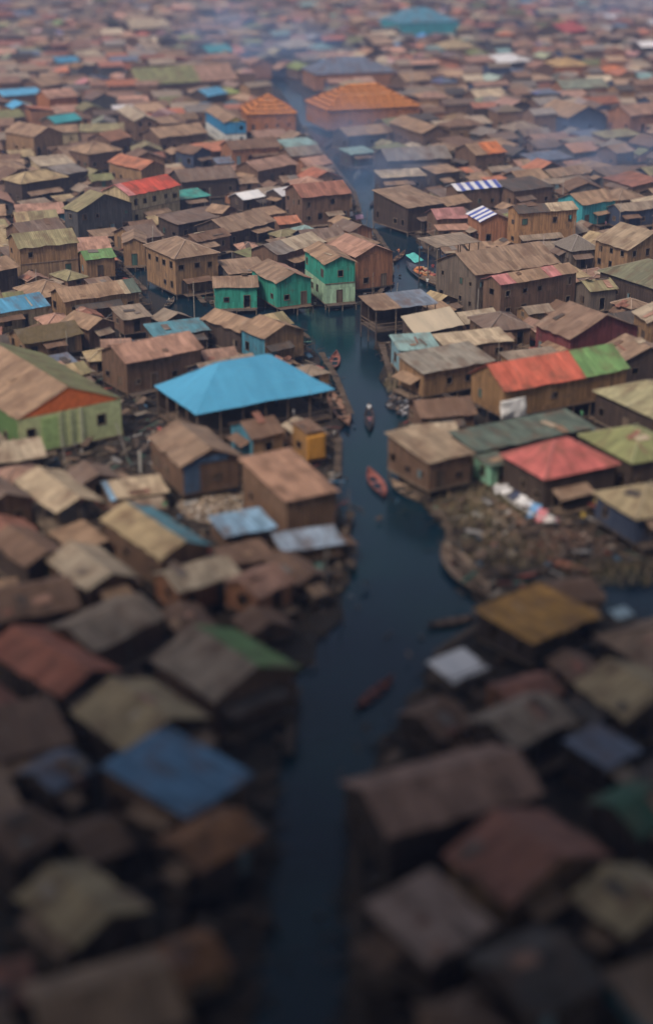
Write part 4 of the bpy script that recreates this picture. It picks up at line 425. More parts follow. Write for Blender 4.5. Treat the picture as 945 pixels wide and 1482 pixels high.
['stilt_house', 'house', 'dark brown long gabled house with tan walls, in front of the largest orange timber house', 10.65, 356.49, 0.466, 6.66, 6.88, 2.9, None, 1.44, 'gx', 'brown', 'tanwall', {}],
['stilt_house', 'house', 'dark brown hip-roofed house with tan walls, right of the largest orange timber house', 31.05, 357.57, 0.444, 9.89, 5.93, 4.2, None, 1.25, 'hip', 'brown', 'tanwall', {}],
['stilt_house', 'house', 'dull brown flat-roofed house with brown walls, left of the whitish gabled house', -67.82, 348.89, 0.496, 7.13, 5.58, 3.3, None, 0.67, 'sy', 'greybrown', 'brown', {}],
['stilt_house', 'house', 'tan flat-roofed house with dark walls, behind and right of the orange-ended roof house', 78.89, 359.06, 0.449, 8.46, 5.5, 3.1, None, 0.66, 'sy', 'tan', 'dkbrown', {}],
['shack', 'shack', 'small grey gable-fronted shack with orange brown walls, behind and right of the orange-ended roof house', 57.4, 358.44, 0.488, 5.41, 3.48, 2.2, None, 1.14, 'gy', 'grey', 'orangewall2', {}],
['shack', 'shack', 'small pinkish brown gable-fronted shack with dark grey walls, left of the blue and white house', -53.07, 351.14, -1.051, 3.75, 4.71, 2.2, None, 0.79, 'gy', 'pinkbrown', 'dkgrey', {}],
['shack', 'shack', 'small greyish tan long gabled shack with tan walls, right of the blue and white house', -6.75, 352.29, 0.428, 4.97, 3.49, 2.2, None, 0.73, 'gx', 'greytan', 'tanwall', {}],
['shack', 'shack', 'small dull brown two-tone long gabled shack with brown walls, behind the terracotta gabled house', -38.59, 349.76, 0.603, 3.74, 4.73, 2.4, None, 0.99, 'gx', [(0, 0.5669874955243439, 'greybrown'), (0.5669874955243439, 1, 'olivetan')], 'brown', {}]]
PEOPLE=[((31.02, 258.1), 0.22, 'stand', (0.1, 0.3, 0.15), 0.35, 'person in green top standing on the ground beside the striped gable house'), ((28.87, 162.95), 0.22, 'stand', (0.66, 0.64, 0.62), 4.97, 'person in white top standing on the ground beside the orange-red and green long house'), ((37.84, 248.92), 0.22, 'stand', (0.66, 0.64, 0.62), 5.07, 'person in white top standing on the ground beside the half dark half cream roof house'), ((29.45, 165.6), 0.22, 'stand', (0.1, 0.3, 0.15), 5.19, 'person in green top standing on the ground beside the orange-red and green long house'), ((-44.37, 242.83), 0.22, 'stand', (0.66, 0.64, 0.62), 2.78, 'person in white top standing on the ground beside the two-storey olive-roofed house'), ((22.27, 134.63), 0.22, 'stand', (0.55, 0.25, 0.28), 3.8, 'person in pink top standing on the ground beside the khaki hip-roofed house'), ((-24.49, 139.64), 0.22, 'stand', (0.5, 0.1, 0.1), 1.66, 'person in red top standing on the ground beside the ribbed tan shelter'), ((-22.7, 264.85), 0.22, 'stand', (0.55, 0.25, 0.28), 5.76, 'person in pink top standing on the ground beside the red-roofed cream house'), ((-10.77, 127.64), 0.22, 'stand', (0.5, 0.1, 0.1), 4.65, 'person in red top standing on the ground beside the light blue shack'), ((32.72, 184.51), 0.22, 'stand', (0.55, 0.22, 0.06), 4.08, 'person in orange top standing on the ground beside the dark red house'), ((-21.19, 254.64), 0.22, 'stand', (0.1, 0.2, 0.45), 2.29, 'person in blue top standing on the ground beside the dark house with olive roof'), ((26.8, 139.08), 0.22, 'stand', (0.6, 0.42, 0.08), 5.5, 'person in yellow top standing on the ground beside the rose red hip-roofed house'), ((8.86, 231.88), 0.22, 'stand', (0.5, 0.1, 0.1), 3.64, 'person in red top standing on the ground beside the orange plank house'), ((-18.38, 154.04), 0.22, 'stand', (0.6, 0.42, 0.08), 2.46, 'person in yellow top standing on the ground beside the blue-panelled stilt house'), ((-19.52, 156.28), 0.22, 'stand', (0.66, 0.64, 0.62), 1.53, 'person in white top standing on the ground beside the blue-panelled stilt house'), ((-18.7, 160.15), 0.22, 'stand', (0.5, 0.1, 0.1), 2.5, 'person in red top standing on the ground beside the sky-blue roofed hall'), ((21.85, 251.28), 0.22, 'stand', (0.66, 0.64, 0.62), 2.97, 'person in white top standing on the ground beside the striped gable house'), ((-16.01, 138.47), 0.22, 'stand', (0.1, 0.3, 0.15), 3.43, 'person in green top standing on the ground beside the blue-panelled stilt house'), ((-21.17, 185.9), 0.22, 'stand', (0.1, 0.3, 0.15), 4.12, 'person in green top standing on the ground beside the pinkish tan long house'), ((27.72, 163.9), 0.22, 'stand', (0.6, 0.42, 0.08), 0.45, 'person in yellow top standing on the ground beside the orange-red and green long house'), ((49.1, 265.81), 0.22, 'stand', (0.55, 0.25, 0.28), 1.15, 'person in pink top standing on the ground beside the teal walled tan-roofed house'), ((-3.18, 224.74), 0.22, 'stand', (0.6, 0.42, 0.08), 4.48, 'person in yellow top standing on the ground beside the two-storey teal house'), ((-29.21, 259.48), 0.22, 'stand', (0.66, 0.64, 0.62), 1.27, 'person in white top standing on the ground beside the dark house with olive roof'), ((-11.25, 236.62), 0.22, 'stand', (0.5, 0.1, 0.1), 3.3, 'person in red top standing on the ground beside the hip-roofed house above the side canal'), ((24.99, 135.84), 0.22, 'stand', (0.6, 0.42, 0.08), 2.29, 'person in yellow top standing on the ground beside the khaki hip-roofed house'), ((30.76, 257.78), 0.22, 'stand', (0.1, 0.2, 0.45), 3.07, 'person in blue top standing on the ground beside the striped gable house')]
FAR_START=362.1
LEFT_LAND=[(-6.25,61.00),(-3.97,67.07),(-3.26,81.90),(-3.38,94.30),(-2.96,104.28),(0.56,115.44),(1.74,125.70),(0.89,131.49),(1.90,139.29),(0.55,149.47),(0.74,159.87),(2.22,167.92),(0.48,182.08),(-1.32,191.92),(-3.04,198.48),(-5.03,203.41),(-16.56,204.09),(-24.33,209.63),(-27.85,223.51),(-34.20,240.50),(-35.90,247.48),(-33.16,247.48),(-19.55,223.91),(-17.23,216.18),(-9.32,215.44),(-0.25,216.18),(6.91,219.22),(9.75,235.17),(9.50,249.89),(7.60,265.29),(5.42,279.50),(4.81,298.50),(1.10,323.89),(-2.74,349.05),(-6.16,378.11),(-7.56,400.12),(-13.28,445.02),(-23.24,491.80),(-30.06,538.52),(-35.63,594.51),(-38.63,994.51),(-35.63,1500.00),(-500.00,1500.00),(-500.00,20.00),(-11.25,20.00)]
RIGHT_LAND=[(1.72,61.00),(1.07,67.07),(1.28,85.74),(3.83,95.70),(7.58,104.28),(8.64,109.93),(13.48,116.08),(13.31,120.73),(10.91,130.23),(11.31,135.88),(9.30,142.31),(7.42,147.52),(7.71,159.87),(9.70,168.64),(9.98,174.11),(7.55,180.71),(6.74,196.88),(7.20,212.13),(12.06,219.99),(18.79,220.76),(20.17,231.73),(18.63,240.50),(16.06,249.89),(14.98,259.97),(13.81,268.03),(12.68,285.58),(11.55,305.37),(10.47,320.03),(7.57,340.27),(4.85,367.93),(3.06,392.15),(-3.65,400.12),(-5.10,418.27),(-9.48,452.22),(-19.24,500.51),(-25.34,538.52),(-30.45,594.51),(-33.45,994.51),(-30.45,1500.00),(500.00,1500.00),(500.00,127.93),(37.71,127.93),(24.15,125.41),(22.09,117.38),(34.34,114.18),(500.00,114.18),(500.00,20.00),(6.72,20.00)]
CANAL_L=[(-6.25,61.00),(-3.97,67.07),(-3.26,81.90),(-3.38,94.30),(-2.96,104.28),(0.56,115.44),(1.74,125.70),(0.89,131.49),(1.90,139.29),(0.55,149.47),(0.74,159.87),(2.22,167.92),(0.48,182.08),(-1.32,191.92),(-3.04,198.48),(-5.03,203.41),(-16.56,204.09),(-24.33,209.63),(-27.85,223.51),(-34.20,240.50),(-35.90,247.48),(-33.16,247.48),(-19.55,223.91),(-17.23,216.18),(-9.32,215.44),(-0.25,216.18),(6.91,219.22),(9.75,235.17),(9.50,249.89),(7.60,265.29),(5.42,279.50),(4.81,298.50),(1.10,323.89),(-2.74,349.05),(-6.16,378.11),(-7.56,400.12),(-13.28,445.02),(-23.24,491.80),(-30.06,538.52),(-35.63,594.51)]
CANAL_R=[(1.72,61.00),(1.07,67.07),(1.28,85.74),(3.83,95.70),(7.58,104.28),(8.64,109.93),(13.48,116.08),(13.31,120.73),(10.91,130.23),(11.31,135.88),(9.30,142.31),(7.42,147.52),(7.71,159.87),(9.70,168.64),(9.98,174.11),(7.55,180.71),(6.74,196.88),(7.20,212.13),(12.06,219.99),(18.79,220.76),(20.17,231.73),(18.63,240.50),(16.06,249.89),(14.98,259.97),(13.81,268.03),(12.68,285.58),(11.55,305.37),(10.47,320.03),(7.57,340.27),(4.85,367.93),(3.06,392.15),(-3.65,400.12),(-5.10,418.27),(-9.48,452.22),(-19.24,500.51),(-25.34,538.52),(-30.45,594.51)]

# ---------------------------------------------------------------- colours (albedo)
C=dict(tan=(.30,.195,.125),taupe=(.26,.175,.12),brown=(.165,.10,.068),greybrown=(.17,.12,.095),greytan=(.26,.20,.15),pinktan=(.38,.215,.155),
 olivetan=(.25,.215,.12),olive=(.19,.19,.09),grey=(.20,.17,.15),redbrown=(.27,.12,.085),palecream=(.40,.32,.23),sand=(.36,.27,.155),dkroof=(.085,.07,.062),
 terracotta=(.42,.165,.095),slate=(.13,.15,.20),paleteal=(.22,.33,.32),pinkbrown=(.29,.175,.13),rustred=(.36,.13,.08),red=(.50,.085,.055),rose=(.46,.125,.11),
 brightred=(.50,.12,.075),vividred=(.40,.08,.07),green=(.15,.27,.10),midgreenroof=(.14,.25,.10),greygreen=(.10,.125,.10),greygreen2=(.20,.22,.17),cream=(.45,.35,.24),
 creamtarp=(.50,.41,.30),white=(.72,.70,.70),white2=(.55,.52,.52),blue=(.09,.28,.44),sky=(.075,.31,.50),teal=(.05,.27,.29),tealgreen=(.06,.28,.24),turq=(.07,.21,.29),
 bluetealroof=(.09,.22,.27),paleblue=(.22,.36,.50),paleblue2=(.28,.34,.42),bluegrey=(.17,.20,.25),khaki=(.34,.27,.16),olivegreen=(.24,.25,.11),paleolive=(.32,.29,.17),
 dkolive=(.16,.155,.10),warmgrey=(.25,.22,.18),streakbrown=(.24,.155,.11),tanpatch=(.34,.195,.13),tanpatch2=(.31,.23,.155),ribtan=(.40,.31,.21),dkthatch=(.14,.105,.06),
 orangetimber=(.50,.19,.055),brightorange=(.50,.16,.06),yellowtan=(.42,.27,.12),brickbrown=(.26,.13,.08),dullpink=(.36,.17,.16),pink=(.50,.20,.19),mustard=(.40,.21,.055),
 deepblue=(.10,.20,.32),greenpatch=(.14,.24,.09),rustbrown=(.26,.12,.055),pinkgrey=(.34,.235,.19),dkgreenroof=(.05,.12,.075),stripe=(.6,.6,.66),
 plank=(.21,.125,.08),tanwall=(.29,.175,.095),tanwall2=(.29,.19,.115),creamwall=(.46,.36,.22),creamwall2=(.42,.32,.19),dkbrown=(.075,.052,.042),dkgrey=(.09,.085,.085),greywall=(.16,.125,.10),
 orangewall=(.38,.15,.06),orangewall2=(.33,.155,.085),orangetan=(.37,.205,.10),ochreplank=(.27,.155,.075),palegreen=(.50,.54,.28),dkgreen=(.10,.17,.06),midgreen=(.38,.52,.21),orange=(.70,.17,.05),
 tealwall=(.045,.30,.22),mintwall=(.36,.52,.36),mintpanel=(.28,.54,.38),bluewall=(.05,.24,.44),bluewall2=(.07,.22,.30),whitewall=(.68,.67,.62),yellow=(.60,.48,.14),turqwall=(.06,.32,.36),
 dkblue=(.06,.075,.12),lightbluewall=(.24,.40,.46),dkred=(.17,.05,.05),mustardwall=(.33,.18,.07),dkbluepanel=(.08,.13,.22))
# ---------------------------------------------------------------- materials
class NT:
    def __init__(s,name):
        s.m=bpy.data.materials.new(name); s.m.use_nodes=True; s.t=s.m.node_tree; s.t.nodes.clear(); s.out=s.n('ShaderNodeOutputMaterial')
    def n(s,typ,**k):
        nd=s.t.nodes.new(typ)
        for a,b in k.items():
            if a.startswith('i_'):
                key=a[2:]; key=int(key) if key.isdigit() else key.replace('_',' ')
                nd.inputs[key].default_value=b
            else: setattr(nd,a,b)
        return nd
    def l(s,a,b): s.t.links.new(a,b)
    def math(s,op,a,b=None,clamp=False):
        nd=s.n('ShaderNodeMath',operation=op,use_clamp=clamp)
        for i,v in enumerate((a,b)):
            if v is None: continue
            if isinstance(v,(int,float)): nd.inputs[i].default_value=v
            else: s.l(v,nd.inputs[i])
        return nd.outputs[0]
    def ramp(s,f,lo,hi,a=0.,b=1.):
        nd=s.n('ShaderNodeMapRange',i_1=lo,i_2=hi,i_3=a,i_4=b); s.l(f,nd.inputs[0]); return nd.outputs[0]
    def mix(s,f,a,b,blend='MIX'):
        nd=s.n('ShaderNodeMix',data_type='RGBA',blend_type=blend)
        for i,v in ((0,f),(6,a),(7,b)):
            if isinstance(v,(int,float)): nd.inputs[i].default_value=v
            elif isinstance(v,tuple): nd.inputs[i].default_value=(*v,1)
            else: s.l(v,nd.inputs[i])
        return nd.outputs[2]
    def scaled(s,vec,sx,sy,sz=1,off=None):
        nd=s.n('ShaderNodeVectorMath',operation='MULTIPLY'); s.l(vec,nd.inputs[0]); nd.inputs[1].default_value=(sx,sy,sz)
        if off is None: return nd.outputs[0]
        ad=s.n('ShaderNodeVectorMath',operation='ADD'); s.l(nd.outputs[0],ad.inputs[0]); s.l(off,ad.inputs[1]); return ad.outputs[0]
    def noise(s,vec,scale,detail=3,rough=.55):
        nd=s.n('ShaderNodeTexNoise',i_Scale=scale,i_Detail=detail,i_Roughness=rough); s.l(vec,nd.inputs['Vector']); return nd.outputs['Fac']
    def finish(s,col,rough=.8,spec=.3,bump=None,bs=.3,bd=.05):
        p=s.n('ShaderNodeBsdfPrincipled'); 
        if isinstance(col,tuple): p.inputs['Base Color'].default_value=(*col,1)
        else: s.l(col,p.inputs['Base Color'])
        if isinstance(rough,float): p.inputs['Roughness'].default_value=rough
        else: s.l(rough,p.inputs['Roughness'])
        p.inputs['Specular IOR Level'].default_value=spec
        if bump is not None:
            b=s.n('ShaderNodeBump',i_Strength=bs,i_Distance=bd); s.l(bump,b.inputs['Height']); s.l(b.outputs[0],p.inputs['Normal'])
        s.l(p.outputs[0],s.out.inputs['Surface']); return s.m
def uvrand(t):
    uv=t.n('ShaderNodeUVMap').outputs[0]; oi=t.n('ShaderNodeObjectInfo')
    r=t.n('ShaderNodeCombineXYZ'); t.l(t.math('MULTIPLY',oi.outputs['Random'],71.),r.inputs[0]); t.l(t.math('MULTIPLY',oi.outputs['Random'],37.),r.inputs[1])
    return uv,oi,r.outputs[0]
def sheetcell(t,uv,off,w,h,lo,hi):
    b=t.n('ShaderNodeTexBrick',offset=.5); b.inputs['Color1'].default_value=(lo,lo,lo,1); b.inputs['Color2'].default_value=(hi,hi,hi,1); b.inputs['Mortar'].default_value=((lo+hi)/2*.8,)*3+(1,)
    b.inputs['Scale'].default_value=1; b.inputs['Mortar Size'].default_value=.012; b.inputs['Brick Width'].default_value=w; b.inputs['Row Height'].default_value=h
    t.l(t.scaled(uv,1,1,1,off),b.inputs['Vector']); return b.outputs['Color']
def mat_corr():
    t=NT('corrugated_sheet'); uv,oi,off=uvrand(t); col=oi.outputs['Color']
    col=t.mix(1.,col,sheetcell(t,uv,off,.9,2.1,.78,1.2),'MULTIPLY')
    st=t.noise(t.scaled(uv,3.2,.35,1,off),1.,4); col=t.mix(1.,col,t.mix(t.ramp(st,.3,.7),(.72,.70,.68),(1.2,1.2,1.2)),'MULTIPLY')
    ru=t.noise(t.scaled(uv,.45,.3,1,off),1.,6,.65); col=t.mix(t.ramp(ru,.48,.66,0,.7),col,(.13,.072,.045))
    pa=t.noise(t.scaled(uv,.6,.25,1,off),1.7,5,.6); col=t.mix(t.ramp(pa,.62,.74,0,.3),col,(.40,.35,.29))
    sp=t.noise(t.scaled(uv,1,1,1,off),7.,3,.7); col=t.mix(t.ramp(sp,.62,.72,0,.55),col,(.05,.04,.035))
    w=t.n('ShaderNodeTexWave',wave_type='BANDS',bands_direction='X',i_Scale=1.1); t.l(uv,w.inputs['Vector'])
    return t.finish(col,.72,.25,t.math('ADD',w.outputs['Fac'],t.math('MULTIPLY',st,1.5)),.45,.04)
def mat_tarp():
    t=NT('tarpaulin'); uv,oi,off=uvrand(t); n=t.noise(t.scaled(uv,.5,.18,1,off),1.,4); n2=t.noise(t.scaled(uv,1,1,1,off),2.2,4)
    seam=sheetcell(t,uv,off,2.4,40.,.93,1.06)
    col=t.mix(1.,oi.outputs['Color'],t.mix(t.ramp(n,.3,.7),(.86,.87,.88),(1.1,1.08,1.06)),'MULTIPLY'); col=t.mix(1.,col,seam,'MULTIPLY')
    col=t.mix(t.ramp(n2,.6,.72,0,.25),col,(.2,.17,.14))
    return t.finish(col,.6,.3,t.math('ADD',n,n2),.4,.12)
def mat_thatch():
    t=NT('thatch'); uv,oi,off=uvrand(t); n=t.noise(t.scaled(uv,6,1.,1,off),1.5,5,.7); m=t.noise(t.scaled(uv,.5,.5,1,off),1.,3)
    col=t.mix(1.,oi.outputs['Color'],t.mix(t.ramp(n,.3,.7),(.5,.48,.45),(1.35,1.35,1.3)),'MULTIPLY'); col=t.mix(t.ramp(m,.5,.7,0,.4),col,(.18,.15,.13))
    return t.finish(col,.95,.1,n,.8,.1)
def mat_lattice():
    t=NT('timber_battens'); uv,oi,off=uvrand(t)
    w=t.n('ShaderNodeTexBrick',offset=0.); w.inputs['Color1'].default_value=(1.15,1.1,1,1); w.inputs['Color2'].default_value=(.85,.85,.85,1); w.inputs['Mortar'].default_value=(.16,.10,.08,1)
    w.inputs['Scale'].default_value=1; w.inputs['Mortar Size'].default_value=.22; w.inputs['Brick Width'].default_value=1.5; w.inputs['Row Height'].default_value=1.15; t.l(uv,w.inputs['Vector'])
    n=t.noise(t.scaled(uv,.4,.4,1,off),1.,4); col=t.mix(1.,oi.outputs['Color'],w.outputs['Color'],'MULTIPLY'); col=t.mix(t.ramp(n,.5,.7,0,.45),col,(.25,.12,.06))
    return t.finish(col,.8,.2,w.outputs['Fac'],-.4,.05)
def mat_stripe():
    t=NT('striped_sheet'); uv,oi,off=uvrand(t); s=t.n('ShaderNodeSeparateXYZ'); t.l(uv,s.inputs[0])
    f=t.math('GREATER_THAN',t.math('FRACT',t.math('MULTIPLY',s.outputs[0],.52)),.52); n=t.noise(t.scaled(uv,.8,.5,1,off),1.,4)
    col=t.mix(f,(.62,.60,.62),(.06,.09,.34)); col=t.mix(t.ramp(n,.5,.75,0,.5),col,(.3,.27,.27)); return t.finish(col,.7,.25)
def mat_wall():
    t=NT('plank_wall'); uv,oi,off=uvrand(t); col=t.mix(1.,oi.outputs['Color'],sheetcell(t,uv,off,.24,3.4,.72,1.22),'MULTIPLY')
    n=t.noise(t.scaled(uv,4.,.5,1,off),1.,5,.65); col=t.mix(1.,col,t.mix(t.ramp(n,.3,.7),(.66,.64,.62),(1.2,1.2,1.2)),'MULTIPLY')
    m=t.noise(t.scaled(uv,.7,.5,1,off),1.,5,.6); col=t.mix(t.ramp(m,.56,.68,0,.55),col,(.10,.072,.055))
    return t.finish(col,.9,.15,n,.5,.03)
def mat_plain(name,rough=.85,var=.35,spec=.2):
    t=NT(name); oi=t.n('ShaderNodeObjectInfo'); tc=t.n('ShaderNodeTexCoord'); n=t.noise(tc.outputs['Object'],1.7,5,.65)
    col=t.mix(1.,oi.outputs['Color'],t.mix(t.ramp(n,.3,.7),(1-var,)*3,(1+var,)*3),'MULTIPLY'); return t.finish(col,rough,spec,n,.3,.05)
def mat_attr(name,rough=.85):
    t=NT(name); a=t.n('ShaderNodeAttribute',attribute_name='Col'); tc=t.n('ShaderNodeTexCoord'); n=t.noise(tc.outputs['Object'],.8,5,.7)
    col=t.mix(1.,a.outputs['Color'],t.mix(t.ramp(n,.3,.7),(.62,.6,.6),(1.3,1.3,1.3)),'MULTIPLY'); return t.finish(col,rough,.2)
M=dict(corr=mat_corr(),tarp=mat_tarp(),thatch=mat_thatch(),lattice=mat_lattice(),stripe=mat_stripe(),wall=mat_wall(),wood=mat_plain('old_wood'),cloth=mat_plain('cloth',.9,.15),
       attr=mat_attr('mixed_scrap'),paint=mat_plain('paint',.6,.2))
def mat_mud():
    t=NT('wet_mud'); g=t.n('ShaderNodeNewGeometry').outputs['Position']; a=t.noise(g,.35,6,.65); b=t.noise(g,2.2,5,.7)
    col=t.mix(t.ramp(a,.35,.65),(.012,.010,.009),(.042,.030,.022)); col=t.mix(t.ramp(b,.55,.7,0,.5),col,(.085,.062,.045)); return t.finish(col,t.ramp(b,.3,.7,.5,.95),.3,b,.8,.15)
def mat_water():
    t=NT('canal_water'); g=t.n('ShaderNodeNewGeometry').outputs['Position']; a=t.noise(g,.05,4,.6); 
    n1=t.noise(g,.9,3,.6); n2=t.noise(g,3.5,3,.6)
    col=t.mix(t.ramp(a,.38,.62),(.003,.013,.028),(.003,.022,.031))
    return t.finish(col,t.ramp(a,.35,.7,.08,.22),.22,t.math('ADD',n1,t.math('MULTIPLY',n2,.4)),.22,.12)
MUD=mat_mud(); WATER=mat_water()
# ---------------------------------------------------------------- object helpers
def tag(o,label=None,cat=None,group=None,kind=None):
    if label: o['label']=label
    if cat: o['category']=cat
    if group: o['group']=group
    if kind: o['kind']=kind
    return o
def link(o,parent=None,color=None):
    COLL.objects.link(o)
    if parent is not None: o.parent=parent
    if color is not None: o.color=(*color,1)
    return o
class MB:
    def __init__(s): s.v=[]; s.f=[]; s.uv=[]; s.c=[]
    def face(s,pts,uvs=None,col=None):
        i=len(s.v); s.v+=[tuple(p) for p in pts]; s.f.append(tuple(range(i,i+len(pts)))); s.uv+=[tuple(u) for u in (uvs or [(0,0)]*len(pts))]
        s.c+=[col or (1,1,1)]*len(pts)
    def box(s,c,d,M_=None,col=None):
        x,y,z=(k/2 for k in d); P=[Vector((a*x,b*y,e*z)) for a in(-1,1) for b in(-1,1) for e in(-1,1)]
        if M_ is not None: P=[M_@p for p in P]
        P=[p+Vector(c) for p in P]
        for q,(a,b) in (((0,1,3,2),(1,2)),((4,6,7,5),(1,2)),((0,4,5,1),(0,2)),((2,3,7,6),(0,2)),((0,2,6,4),(0,1)),((1,5,7,3),(0,1))):
            s.face([P[k] for k in q],[(P[k][0]+P[k][1],P[k][2]) for k in q],col)
    def tube(s,a,b,r,r2=None,n=6,col=None,cap=True):
        a,b=Vector(a),Vector(b); d=(b-a).normalized(); u=d.orthogonal().normalized(); w=d.cross(u); r2=r if r2 is None else r2
        A=[a+(u*math.cos(k*2*math.pi/n)+w*math.sin(k*2*math.pi/n))*r for k in range(n)]; B=[b+(u*math.cos(k*2*math.pi/n)+w*math.sin(k*2*math.pi/n))*r2 for k in range(n)]
        for k in range(n): s.face([A[k],A[(k+1)%n],B[(k+1)%n],B[k]],None,col)
        if cap: s.face(B,None,col); s.face(A[::-1],None,col)
    def build(s,name,mat,parent=None,color=None,solid=0,attr=False,merge=True,smooth=False):
        me=bpy.data.meshes.new(name); me.from_pydata(s.v,[],s.f)
        ul=me.uv_layers.new(name='UVMap'); ul.data.foreach_set('uv',[k for u in s.uv for k in u])
        if attr:
            ca=me.color_attributes.new('Col','FLOAT_COLOR','CORNER'); ca.data.foreach_set('color',[k for c in s.c for k in (*c,1.)])
        if solid or merge:
            bm=bmesh.new(); bm.from_mesh(me)
            if merge: bmesh.ops.remove_doubles(bm,verts=bm.verts,dist=.0005)
            if solid: bmesh.ops.solidify(bm,geom=bm.faces[:],thickness=solid)
            bm.to_mesh(me); bm.free()
        if smooth: me.polygons.foreach_set('use_smooth',[True]*len(me.polygons))
        me.materials.append(mat if not isinstance(mat,str) else M[mat]); o=bpy.data.objects.new(name,me); return link(o,parent,color)
def empty(name,loc,yaw=0):
    o=bpy.data.objects.new(name,None); COLL.objects.link(o); o.location=loc; o.rotation_euler=(0,0,yaw); o.empty_display_size=.5; return o
# ---------------------------------------------------------------- houses
def zroof(t,W,D,e,rise):
    if t=='gx': return lambda x,y: e+rise*(1-abs(y)/(D/2))
    if t=='gy': return lambda x,y: e+rise*(1-abs(x)/(W/2))
    if t=='sy': return lambda x,y: e+rise*(y+D/2)/D
    m=min(W,D)/2
    return lambda x,y: e+rise*max(0,min(1,(D/2-abs(y))/m,(W/2-abs(x))/m))
def grid_slope(mb,a,b,c,d,rr,j=.05,mu=1.0):
    # a->b eave edge, d->c upper edge; strips along the slope with a slightly uneven eave
    a,b,c,d=map(Vector,(a,b,c,d)); L=(b-a).length; S=(d-a).length; n=max(1,int(L/mu)); rows=2
    up=(d-a).normalized(); pts=[]
    for r_ in range(rows+1):
        row=[]
        for i in range(n+1):
            p=a.lerp(b,i/n).lerp(d.lerp(c,i/n),r_/rows)
            if r_==0: p=p+up*rr.uniform(-j*1.4,j)+Vector((0,0,rr.uniform(-j,j)*.5))
            elif r_<rows: p=p+Vector((0,0,rr.uniform(-j,j)*.7-.02))
            row.append(p)
        pts.append(row)
    for r_ in range(rows):
        for i in range(n):
            q=[(i,r_),(i+1,r_),(i+1,r_+1),(i,r_+1)]
            mb.face([pts[y][x] for x,y in q],[(x/n*L,y/rows*S) for x,y in q])
